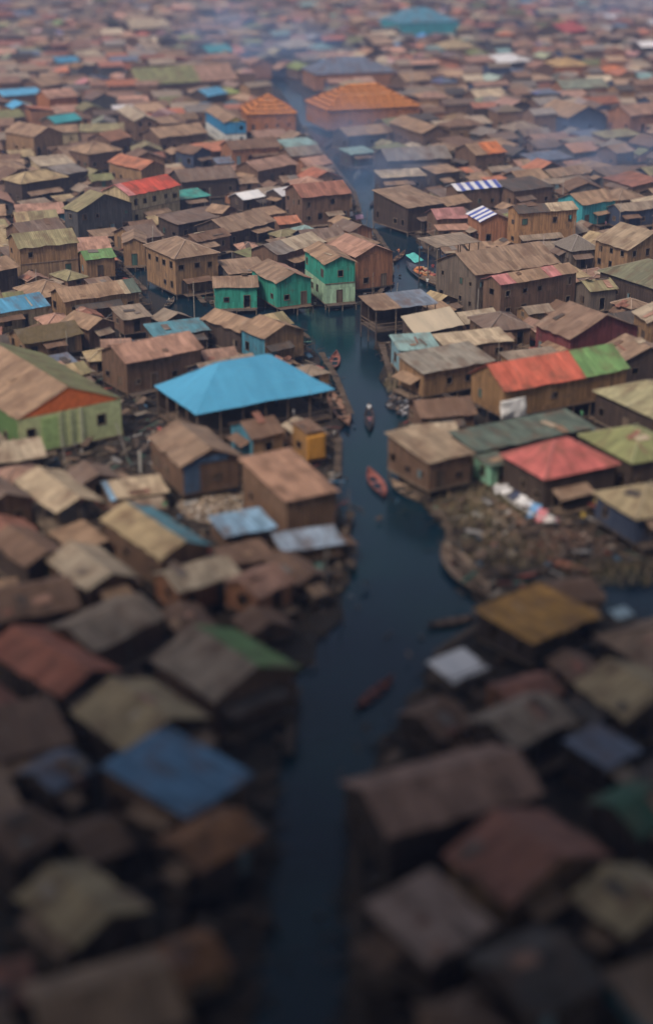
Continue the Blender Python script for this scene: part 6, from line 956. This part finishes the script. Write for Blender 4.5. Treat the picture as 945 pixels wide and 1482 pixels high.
def reeds():
    mb=MB(); rr=random.Random(21)
    for cx,cy,rx,ry,n in [(*(15.15,141.05),5.2,6.5,1700),(*(17.10,130.23),5,4,700),(*(13.14,146.57),2.4,2.5,350),(*(27.23,124.97),6,2.5,500),(*(8.78,179.36),1.6,4,250)]:
        for i in range(n):
            a=rr.uniform(0,6.28); r_=math.sqrt(rr.random()); x,y=cx+rx*r_*math.cos(a),cy+ry*r_*math.sin(a)
            if near_house(x,y,.2): continue
            h=rr.uniform(.3,1.3)*(1.3-r_*.6); lx,ly=rr.gauss(0,.35)*h,rr.gauss(0,.35)*h; wv=rr.uniform(.025,.06)
            c=rr.choice([(.28,.21,.12),(.22,.17,.10),(.12,.12,.055),(.34,.28,.19),(.11,.08,.055)]); mb.tube((x,y,.1),(x+lx,y+ly,h+.2),wv,.008,n=3,col=c,cap=False)
    tag(mb.build('reeds','attr',attr=True,merge=False),'dry tan reeds and stalks growing on the muddy right bank','reeds',None,'stuff')
reeds()
# ---------------------------------------------------------------- boats
def boat(p0,p1,label,width=1.05,col=(.14,.085,.06),name='canoe',cat='canoe',group='boats on the canal',dep=.55):
    a,b=Vector((*p0,0)),Vector((*p1,0)); L=(b-a).length; ang=math.atan2(b.y-a.y,b.x-a.x)
    mid=(a+b)/2; root=empty(name,(*mid.xy,.30 if land(mid.x,mid.y) else 0),ang); tag(root,label,cat,group)
    S=14; K=6; mb=MB(); ring=[]
    for i in range(S+1):
        s=-1+2*i/S; hw=width/2*max(0.03,(1-abs(s)**2.4)); zt=.32+.28*abs(s)**3; zb=-.18+.40*abs(s)**4
        ring.append([Vector((s*L/2,hw*math.sin(k),zb+(zt-zb)*(1-math.cos(k)))) if False else Vector((s*L/2,hw*(-1+2*j/K) if abs(-1+2*j/K)<1 else hw*(-1+2*j/K),zb+(zt-zb)*abs(-1+2*j/K)**2.2)) for j,k in ((j,0) for j in range(K+1))])
    for i in range(S):
        for j in range(K): mb.face([ring[i][j],ring[i+1][j],ring[i+1][j+1],ring[i][j+1]],[(i,j),(i+1,j),(i+1,j+1),(i,j+1)])
    mb.build('hull','wood',root,col,solid=-.05)
    for s in (-.5,0,.5):
        t=MB(); hw=width/2*(1-abs(s)**2.4)*.9; t.box((s*L/2,0,.24),(.22,2*hw,.04)); t.build('thwart','wood',root,tuple(min(1,k*1.5) for k in col))
    return root
BOATS=[((0.84,185.45),(1.33,193.14),'small reddish brown canoe moored in the inlet near the sky-blue hall',1.4,(.22,.09,.07)),
 ((4.92,162.78),(5.08,172.09),'narrow dark canoe carrying a person in white along mid-canal',1.2,(.06,.05,.055)),
 ((5.97,143.40),(4.47,151.05),'red brown empty canoe drifting in mid-canal beside the verandah house',1.6,(.25,.09,.075)),
 ((9.44,142.31),(6.77,147.72),'tan wooden canoe tied under the verandah house',1.5,(.24,.17,.12)),
 ((2.57,163.92),(0.30,176.18),'wide brown boat moored along the deck of the sky-blue hall',2.0,(.24,.14,.10)),
 ((14.19,119.78),(10.95,130.70),'long worn grey brown boat hauled against the reedy bank on the right',3.0,(.22,.16,.12)),
 ((8.54,114.80),(12.92,116.47),'brown canoe lying across the water above the white tarpaulin shelter',1.1,(.16,.11,.085)),
 ((2.25,101.12),(5.25,105.93),'reddish canoe alone in the dark near part of the canal',1.0,(.22,.085,.06)),
 ((12.91,241.87),(18.69,223.51),'big barge piled with orange sacks where the canal narrows',3.2,(.07,.075,.10)),
 ((10.56,241.87),(13.05,249.41),'small canoe with a person beside the loaded barge',1.0,(.2,.12,.08)),
 ((11.15,272.51),(14.34,266.38),'pale canoe in the upper canal above the orange plank house',1.2,(.36,.32,.30)),
 ((-23.55,214.69),(-22.63,219.99),'small canoe with a paddler in the side canal on the left',1.0,(.18,.14,.11)),
 ((-5.23,359.21),(-4.22,369.93),'dark canoe in the hazy far canal beside the smaller orange house',1.1,(.10,.09,.09)),
 ((-0.39,349.95),(1.21,359.21),'brown canoe in the hazy far canal below the largest orange house',1.1,(.13,.1,.09)),
 ((8.13,285.58),(10.06,293.21),'dark canoe against the right side of upper canal',1.1,(.09,.08,.08)),
 ((19.38,134.55),(16.72,141.41),'brown boat lying on the bank under the washing line',1.5,(.20,.12,.085)),
 ((24.27,130.23),(20.36,138.08),'long dark brown hull lying on the bank below the cloth-laden boat',1.8,(.10,.065,.05)),
 ((17.54,134.22),(14.38,143.40),'weathered tan hull half sunk among the reeds below the mint green kiosk',1.4,(.20,.15,.11)),
 ((23.70,124.53),(20.45,127.48),'short reddish brown hull beside the dark pond on the right',1.6,(.20,.09,.06)),
 ((10.75,179.36),(8.93,184.88),'narrow dark canoe tied below the light blue hut',1.1,(.09,.07,.06)),
 ((-0.25,215.44),(5.44,217.69),'pale flat canoe moored along the deck of the teal houses',1.0,(.30,.26,.20)),
 ((0.57,156.62),(1.37,161.65),'dark canoe tucked beside the yellow sheeted hut',1.0,(.10,.075,.06)),
 ((9.90,163.01),(13.34,164.85),'old plank canoe resting on mud above the verandah house',1.0,(.21,.13,.10)),
 ((5.56,311.08),(7.07,323.11),'grey canoe halfway up the hazy canal near the reddish brown house',1.1,(.2,.2,.2))]
for b_ in BOATS: boat(*b_[:3],width=b_[3],col=b_[4],name='barge' if 'barge' in b_[2] else 'canoe',cat='barge' if 'barge' in b_[2] else 'boat' if 'boat' in b_[2] else 'canoe')
# cargo of the barge
bc=Vector((*(15.18,234.73),0)); bd=(Vector((*(18.69,223.51),0))-Vector((*(12.91,241.87),0))); bd.normalize(); bn=Vector((-bd.y,bd.x,0))
for i in range(34):
    u,v=R.uniform(-2.2,3.6),R.uniform(-.85,.85); k=MB(); z=.25+R.choice([0,0,.35,.65])*(1-abs(v)*.6)
    s=bmesh.new(); bmesh.ops.create_icosphere(s,subdivisions=2,radius=.34)
    for vv in s.verts: vv.co=Vector((vv.co.x*1.35,vv.co.y,vv.co.z*.75))+Vector((noise.noise(vv.co*3+Vector((i,0,0))),)*3)*.06
    me=bpy.data.meshes.new('sack'); s.to_mesh(me); s.free(); me.materials.append(M['cloth']); o=bpy.data.objects.new('sack',me); link(o,None,R.choice([(.45,.15,.07),(.50,.22,.09),(.36,.12,.10),(.42,.3,.2)]))
    p=bc+bd*u+bn*v; o.location=(p.x,p.y,z+.2); o.rotation_euler=(R.uniform(-.3,.3),R.uniform(-.3,.3),R.uniform(0,3)); tag(o,'orange brown sack heaped on the barge','sack','sacks heaped on the barge')
def cloth(name,label,cat,c,w,h,yaw,col,tilt=0.,z=1.,seed=0,group=None,amp=.08,mat='cloth',sub=8):
    mb=MB(); 
    P=[[Vector((w*(i/sub-.5),amp*noise.noise(Vector((i*.6+seed,j*.35,seed*1.7)))*2,h*(j/sub-.5))) for i in range(sub+1)] for j in range(sub+1)]
    for j in range(sub):
        for i in range(sub): mb.face([P[j][i],P[j][i+1],P[j+1][i+1],P[j+1][i]],[(P[j][i].x,P[j][i].z)]*4)
    o=mb.build(name,mat,None,col,solid=.02,smooth=True); o.location=(c[0],c[1],z); o.rotation_euler=(tilt,0,yaw); tag(o,label,cat,group); return o
cloth('cargo_tarp','teal and white tarpaulin over the bow of the barge','tarpaulin',(14.28,242.33),2.4,2.2,.9,(.12,.5,.46),-1.1,1.0,3)
cloth('white_tarp','white tarpaulin hanging under the left end of orange-red roof','tarpaulin',(20.97,161.20),3.4,2.3,.49,(.62,.60,.58),-.12,3.5,5,amp=.16)
cloth('yellow_sheet','yellow orange corrugated sheeting hung on the narrow canal hut','sheeting',(-1.07,151.05),2.3,2.9,.5,(.58,.27,.05),0,2.7,8,amp=.03)
cloth('white_sheet','pale plastic sheet lying on the tan roof at right edge','plastic sheet',(23.62,108.76),1.7,1.3,.5,(.33,.42,.46),-1.35,4.6,4)
# ---------------------------------------------------------------- washing lines
def post(c,h,name,label,cat,r=.06,col=(.2,.16,.12),lean=(0,0),group=None):
    mb=MB(); mb.tube((0,0,-.5),(lean[0],lean[1],h),r,r*.8,n=7); o=mb.build(name,'wood',None,col); o.location=(c[0],c[1],0); tag(o,label,cat,group); return o
lb=boat((22.45,135.38),(17.39,145.25),'white-rimmed boat heaped with white, blue and pink cloths before the rose red house',width=1.7,col=(.16,.11,.085))
lb.location.z=.3
L_=(Vector((22.45,135.38))-Vector((17.39,145.25))).length
for sd in(-1,1):
    mb=MB(); pv=None
    for i in range(15):
        q=-1+2*i/14; p_=Vector((q*L_/2,sd*.85*max(.03,1-abs(q)**2.4),.36+.28*abs(q)**3))
        if pv is not None: mb.tube(pv,p_,.09,n=6)
        pv=p_
    mb.build('gunwale','paint',lb,(.62,.61,.60))
for f,w_,h_,col,lab,k in [(-.62,1.1,1.3,(.68,.67,.68),'white cloth heaped at the far end of white-rimmed boat',1),(-.36,.9,1.2,(.06,.08,.15),'navy cloth lying in the white-rimmed boat',2),(-.12,1.2,1.3,(.70,.69,.70),'broad white cloth amidships in the white-rimmed boat',3),
 (.14,1.0,1.2,(.62,.62,.66),'crumpled pale grey cloth in the white-rimmed boat',4),(.40,1.1,1.7,(.17,.34,.58),'light blue cloth hanging over the side of white-rimmed boat',5),(.62,1.0,1.5,(.58,.22,.24),'salmon pink cloth over near end of white-rimmed boat',6),(.84,.7,.9,(.66,.60,.58),'cream cloth on the tip of white-rimmed boat',7)]:
    a_=Vector((22.45,135.38)); b_=Vector((17.39,145.25)); p=(a_+b_)/2+(a_-b_)*.5*f; dv=(a_-b_).normalized(); ang=math.atan2(dv.y,dv.x)
    pn=Vector((dv.y,-dv.x)); p=p+pn*(-.0 if k<5 else .45)*(1 if pn.y<0 else -1)
    cloth('draped_cloth',lab,'cloth',(p.x,p.y),w_,h_,ang+.1*k,col,(-1.25 if k<5 else -.75),.95 if k<5 else .85,k+11,'cloths piled in the boat',amp=.16)
for c,w_,h_,col,lab,k in [((25.68,143.40),1.3,1.0,(.58,.06,.07),'bright red cloth hanging at the front of rose red house',31),((24.33,142.85),.7,.8,(.5,.22,.25),'pink cloth beside the bright red cloth at rose red house',32),((20.20,159.87),.8,1.9,(.62,.61,.62),'narrow white sheet dangling below the white tarpaulin',33),
 ((17.84,143.40),1.8,.8,(.64,.63,.64),'white cloth spread over the fence beside mint green kiosk',34),((5.92,272.51),1.6,.8,(.6,.4,.55),'lilac cloth spread at the canal bend',35),((4.08,274.81),1.6,.8,(.62,.6,.62),'white cloth spread beside the lilac cloth',36)]:
    cloth('hanging_cloth',lab,'laundry',c,w_,h_,.5,col,-.5 if k>33 else 0,1.7 if k<33 else 1.1,k,'laundry on the washing lines')
# ---------------------------------------------------------------- posts and stakes
post((-19.74,150.25),2.6,'concrete_post','short whitish post standing in the dark yard beside green hall','post',.16,(.5,.48,.44))
post((35.06,242.79),4.6,'flag_pole','thin pale pole in front of the orange tan plank house','pole',.07,(.55,.45,.42))
post((14.78,146.38),3.6,'bamboo_pole','leaning bamboo pole at the corner of mint green kiosk','pole',.06,(.30,.23,.16),(.3,.1))
post((20.88,204.09),6.0,'bamboo_pole','tall bamboo pole left of the broad tan-roofed house','pole',.06,(.33,.3,.27))
post((-18.51,206.82),6.2,'bamboo_pole','tall pole at the corner of leftmost teal house','pole',.08,(.30,.25,.2))
post((-21.35,153.90),4.2,'bamboo_pole','leaning grey pole against the corner of pale green hall','pole',.06,(.33,.3,.28),(-1.4,.8))
post((-32.50,200.10),4.2,'bamboo_pole','slanting pole behind the brown thatched house','pole',.06,(.33,.27,.22),(-1.2,.3))
post((22.72,418.27),9,'lamp_mast','tall thin mast beside the largest orange timber house','mast',.1,(.4,.38,.36))
rs=random.Random(17); n=0
for P in (CANAL_L,CANAL_R):
    for a,b in zip(P,P[1:]):
        if a[1]>330 or a[1]<60: continue
        L=math.hypot(b[0]-a[0],b[1]-a[1])
        for k in range(int(L/4.5)):
            f=rs.random(); x,y=a[0]+(b[0]-a[0])*f+rs.gauss(0,.4),a[1]+(b[1]-a[1])*f+rs.gauss(0,.4)
            if near_house(x,y,.15) or n>70: continue
            post((x,y),rs.uniform(1.2,3.0),'bamboo_stake','thin grey bamboo stake standing in the water along the canal bank','stake',.05,rs.choice(WOODC),(rs.gauss(0,.15),rs.gauss(0,.15)),'stakes along the canal bank'); n+=1
n=0
while n<45:
    y=rs.uniform(118,320); x=rs.uniform(-.2,.2)*y
    if not land(x,y) or near_house(x,y,.25): continue
    post((x,y),rs.uniform(3.2,6.5),'bare_pole','thin bare wooden pole standing among the crowded houses','pole',.055,rs.choice([(.30,.25,.2),(.22,.17,.13),(.4,.36,.32)]),(rs.gauss(0,.25),rs.gauss(0,.25)),'bare poles among the houses'); n+=1
# ---------------------------------------------------------------- people
def person_mesh(pose):
    V=[];E=[];Rd=[]
    def j(p,r): V.append(p); Rd.append(r); return len(V)-1
    s=pose=='sit'
    hz=.42 if s else .92
    pel=j((0,0,hz),.13); sp=j((0,-.02,hz+.25),.12); ch=j((0,-.03,hz+.45),.15); nk=j((0,-.02,hz+.58),.055); hd=j((0,.01,hz+.68),.09); ht=j((0,.01,hz+.80),.085)
    E+=[(pel,sp),(sp,ch),(ch,nk),(nk,hd),(hd,ht)]
    for sd in(-1,1):
        sh=j((sd*.19,-.03,hz+.50),.06); el=j((sd*.25,.06 if pose!='reach' else .22,hz+.26),.045); wr=j((sd*.22,.26 if pose!='stand' else .05,hz+(.12 if pose!='reach' else .35)),.032); ha=j((sd*.21,.33 if pose!='stand' else .06,hz+(.08 if pose!='reach' else .36)),.038)
        E+=[(ch,sh),(sh,el),(el,wr),(wr,ha)]
        hp=j((sd*.10,0,hz-.04),.10)
        if s: kn=j((sd*.15,.42,hz+.02),.065); an=j((sd*.14,.45,.07),.042); ft=j((sd*.15,.60,.03),.04)
        else: kn=j((sd*.11,.02,.48),.062); an=j((sd*.12,-.02,.08),.042); ft=j((sd*.13,.14,.04),.04)
        E+=[(pel,hp),(hp,kn),(kn,an),(an,ft)]
    me=bpy.data.meshes.new('person_'+pose); me.from_pydata(V,E,[]); o=bpy.data.objects.new('person_tmp',me); COLL.objects.link(o)
    sm=o.modifiers.new('skin','SKIN'); 
    for i,sv in enumerate(me.skin_vertices[0].data): sv.radius=(Rd[i],Rd[i]); sv.use_root=(i==0)
    ss=o.modifiers.new('sub','SUBSURF'); ss.levels=1; ss.render_levels=1
    dg=bpy.context.evaluated_depsgraph_get(); dg.update(); out=bpy.data.meshes.new_from_object(o.evaluated_get(dg)); bpy.data.objects.remove(o)
    for m in (M['cloth'],TROU,SKIN,HAIR): out.materials.append(m)
    for p in out.polygons:
        c=p.center; p.use_smooth=True
        arm=abs(c.x)>.215 and c.z<hz+.40 and c.z>hz-.1
        p.material_index=3 if c.z>hz+.76 or (c.z>hz+.66 and c.y<-.02) else 2 if c.z>hz+.555 or arm or (c.z<.14) else 1 if (c.z<hz+.08) else 0
    return out
t=NT('trousers'); TROU=t.finish((.05,.055,.075),.9,.1); t=NT('skin'); SKIN=t.finish((.075,.042,.028),.6,.3); t=NT('hair'); HAIR=t.finish((.012,.01,.01),.7,.2)
PM={k:person_mesh(k) for k in('stand','sit','reach')}
def person(c,z,pose,col,yaw,label):
    o=bpy.data.objects.new('person',PM[pose]); link(o,None,col); o.location=(c[0],c[1],z); o.rotation_euler=(0,0,yaw); tag(o,label,'person','people of the settlement')
PE=[((4.98,168.16),.1,'reach',(.70,.70,.72),3.0,'person in white top paddling the mid-canal canoe'),((4.99,165.31),.1,'sit',(.35,.16,.18),3.1,'passenger in dull red sitting in the mid-canal canoe'),
 ((-9.34,159.87),.95,'stand',(.66,.64,.64),2.6,'person in white standing below the front corner of sky-blue hall'),((-8.63,159.65),.95,'stand',(.5,.16,.16),2.,'person in red beside the one in white at sky-blue hall'),
 ((-3.76,163.92),1.,'stand',(.66,.62,.60),1.2,'person in white by the doorway of small brown hut'),((-4.38,159.87),1.,'reach',(.3,.12,.10),0.2,'person in dark red reaching out beside the small brown hut'),
 ((-3.53,159.87),1.,'stand',(.10,.10,.14),2.2,'person in black right of the small brown hut'),((-5.87,168.16),.95,'stand',(.12,.2,.4),2.8,'person in blue under the sky-blue roof'),((-1.85,170.60),.95,'stand',(.62,.60,.58),2.4,'person in pale shirt under the right end of sky-blue roof'),
 ((-8.10,167.20),.95,'sit',(.35,.3,.2),2.8,'person in khaki sitting under the sky-blue roof'),((0.89,159.87),.4,'sit',(.6,.58,.55),1.,'person in pale top crouching on canal edge by yellow sheeted hut'),
 ((11.84,245.59),.15,'reach',(.55,.2,.08),2.,'person in orange paddling beside the loaded barge'),((15.25,225.12),.5,'stand',(.62,.6,.58),2.6,'person in white standing at the near side of barge'),((17.44,223.51),.6,'stand',(.10,.15,.3),2.9,'person in dark blue at the stern of barge'),
 ((16.65,233.87),1.0,'sit',(.5,.12,.12),2.9,'person in red sitting on the sacks of the barge'),((-23.10,217.31),.1,'sit',(.40,.36,.3),2.,'person in beige paddling the side canal canoe'),
 ((8.80,186.02),.9,'stand',(.45,.12,.15),-.5,'person in red on the deck of light blue hut'),((16.91,181.26),.3,'stand',(.45,.22,.12),.5,'person in orange brown on the littered right bank'),((7.04,223.91),.6,'stand',(.5,.16,.12),1.,'person in red beside the firewood pile'),
 ((-6.25,217.69),1.0,'sit',(.55,.25,.12),2.7,'person in orange sitting on the middle teal house deck'),((18.36,215.07),.8,'stand',(.6,.55,.5),2.7,'person in cream below the broad tan-roofed house')]
for p in PE: person(*p)
for p in PEOPLE: person(*p)
# ---------------------------------------------------------------- air, smoke, added shade blocker
def box_mesh(name,lo,hi):
    mb=MB(); c=[(a+b)/2 for a,b in zip(lo,hi)]; mb.box(c,[b-a for a,b in zip(lo,hi)]); return mb
def vol_mat(name,dens,col,local=False,aniso=.2):
    t=NT(name); v=t.n('ShaderNodeVolumePrincipled'); v.inputs['Color'].default_value=(*col,1); v.inputs['Anisotropy'].default_value=aniso
    if local:
        tc=t.n('ShaderNodeTexCoord'); g=t.n('ShaderNodeTexGradient',gradient_type='SPHERICAL'); t.l(tc.outputs['Object'],g.inputs['Vector'])
        n=t.noise(tc.outputs['Object'],2.2,4,.6); d=t.math('MULTIPLY',t.math('MULTIPLY',t.ramp(g.outputs['Fac'],0,.8),t.ramp(n,.38,.66)),dens); t.l(d,v.inputs['Density'])
    else: v.inputs['Density'].default_value=dens
    t.l(v.outputs[0],t.out.inputs['Volume']); return t.m
HAZE_D=.0005
hz=box_mesh('haze',(-700,-60,-2),(700,1300,75)).build('haze',vol_mat('haze_air',HAZE_D,(.44,.59,1.0)),merge=True); tag(hz,'thin bluish haze hanging over the settlement','haze',None,'stuff')
def smoke(c,z,r,dens,label):
    bm=bmesh.new(); bmesh.ops.create_icosphere(bm,subdivisions=3,radius=1.); me=bpy.data.meshes.new('smoke'); bm.to_mesh(me); bm.free(); me.materials.append(vol_mat('smoke_air',dens,(.42,.64,1.0),True))
    o=bpy.data.objects.new('smoke',me); COLL.objects.link(o); o.location=(c[0],c[1],z); o.scale=r; o.rotation_euler=(0,0,.3); tag(o,label,'smoke',None,'stuff')
smoke((7.71,295.17),7,(11,38,12),.030,'bluish smoke drifting along the upper canal')
smoke((-1.64,349.05),6,(16,40,10),.014,'bluish smoke over the far canal by the orange houses')
smoke((54.81,311.08),6,(20,34,11),.030,'bluish smoke rising behind the teal walled house')
smoke((110.87,625.53),10,(45,90,16),.010,'thin bluish smoke over the far houses at upper right')
smoke((-22.86,483.37),9,(26,90,16),.018,'blue smoke at the hazy far end of canal')
SHADE_BLOCKER=((-10,-116,94),(210,180,46))
def shade_mass():  # unseen dark mass, added above and behind the camera to shade the foreground
    bm=bmesh.new(); bmesh.ops.create_icosphere(bm,subdivisions=5,radius=1.)
    for v in bm.verts:
        n=noise.fractal(v.co*1.8,.9,2.1,4); v.co*=1+.10*n; v.co.z*=.6 if v.co.z>0 else .22
    me=bpy.data.meshes.new('shade_blocker'); bm.to_mesh(me); bm.free(); me.polygons.foreach_set('use_smooth',[True]*len(me.polygons))
    t=NT('shade_mass'); me.materials.append(t.finish((.20,.205,.22),1.,.0)); o=bpy.data.objects.new('shade_blocker',me); COLL.objects.link(o); o.location=SHADE_BLOCKER[0]; o.scale=SHADE_BLOCKER[1]
    tag(o,'unseen dark grey mass added above the camera to shade the near canal','shade_mass',None,'stuff')
shade_mass()
# ---------------------------------------------------------------- light, camera
EL,AZ=math.radians(55),math.radians(218)      # sun high on the left, veiled
wd=bpy.data.worlds.new('World'); scene.world=wd; wd.use_nodes=True; nt=wd.node_tree; nt.nodes.clear()
sky=nt.nodes.new('ShaderNodeTexSky'); sky.sky_type='NISHITA'; sky.sun_disc=False; sky.sun_elevation=EL; sky.sun_rotation=AZ; sky.air_density=1.0; sky.dust_density=4.; sky.ozone_density=1.
hs=nt.nodes.new('ShaderNodeHueSaturation'); hs.inputs['Saturation'].default_value=.6; nt.links.new(sky.outputs[0],hs.inputs['Color'])
bg=nt.nodes.new('ShaderNodeBackground'); bg.inputs['Strength'].default_value=.07; out=nt.nodes.new('ShaderNodeOutputWorld'); nt.links.new(hs.outputs[0],bg.inputs[0]); nt.links.new(bg.outputs[0],out.inputs[0])
sl=bpy.data.lights.new('sun','SUN'); sl.energy=1.5; sl.angle=math.radians(14); sl.color=(1,.88,.74); so=bpy.data.objects.new('sun',sl); COLL.objects.link(so)
sd=Vector((math.sin(AZ)*math.cos(EL),math.cos(AZ)*math.cos(EL),math.sin(EL))); so.rotation_euler=sd.to_track_quat('Z','Y').to_euler(); so.location=(0,0,200)
cam=bpy.data.cameras.new('camera'); co=bpy.data.objects.new('camera',cam); COLL.objects.link(co); scene.camera=co
co.location=(0,0,60); co.rotation_euler=(math.radians(90-23.2),0,0); cam.sensor_fit='HORIZONTAL'; cam.sensor_width=36; cam.lens=2200/945*36; cam.clip_start=1; cam.clip_end=12000
cam.dof.use_dof=True; cam.dof.focus_distance=230.; cam.dof.aperture_fstop=cam.lens/1000/1.8; cam.dof.aperture_blades=0
scene.render.engine='CYCLES'; scene.cycles.use_denoising=True; scene.cycles.max_bounces=6; scene.cycles.diffuse_bounces=3; scene.cycles.volume_bounces=1; scene.cycles.volume_step_rate=2.; scene.cycles.volume_max_steps=96
scene.view_settings.view_transform='Standard'; scene.view_settings.look='None'; scene.view_settings.exposure=.8; scene.view_settings.gamma=1
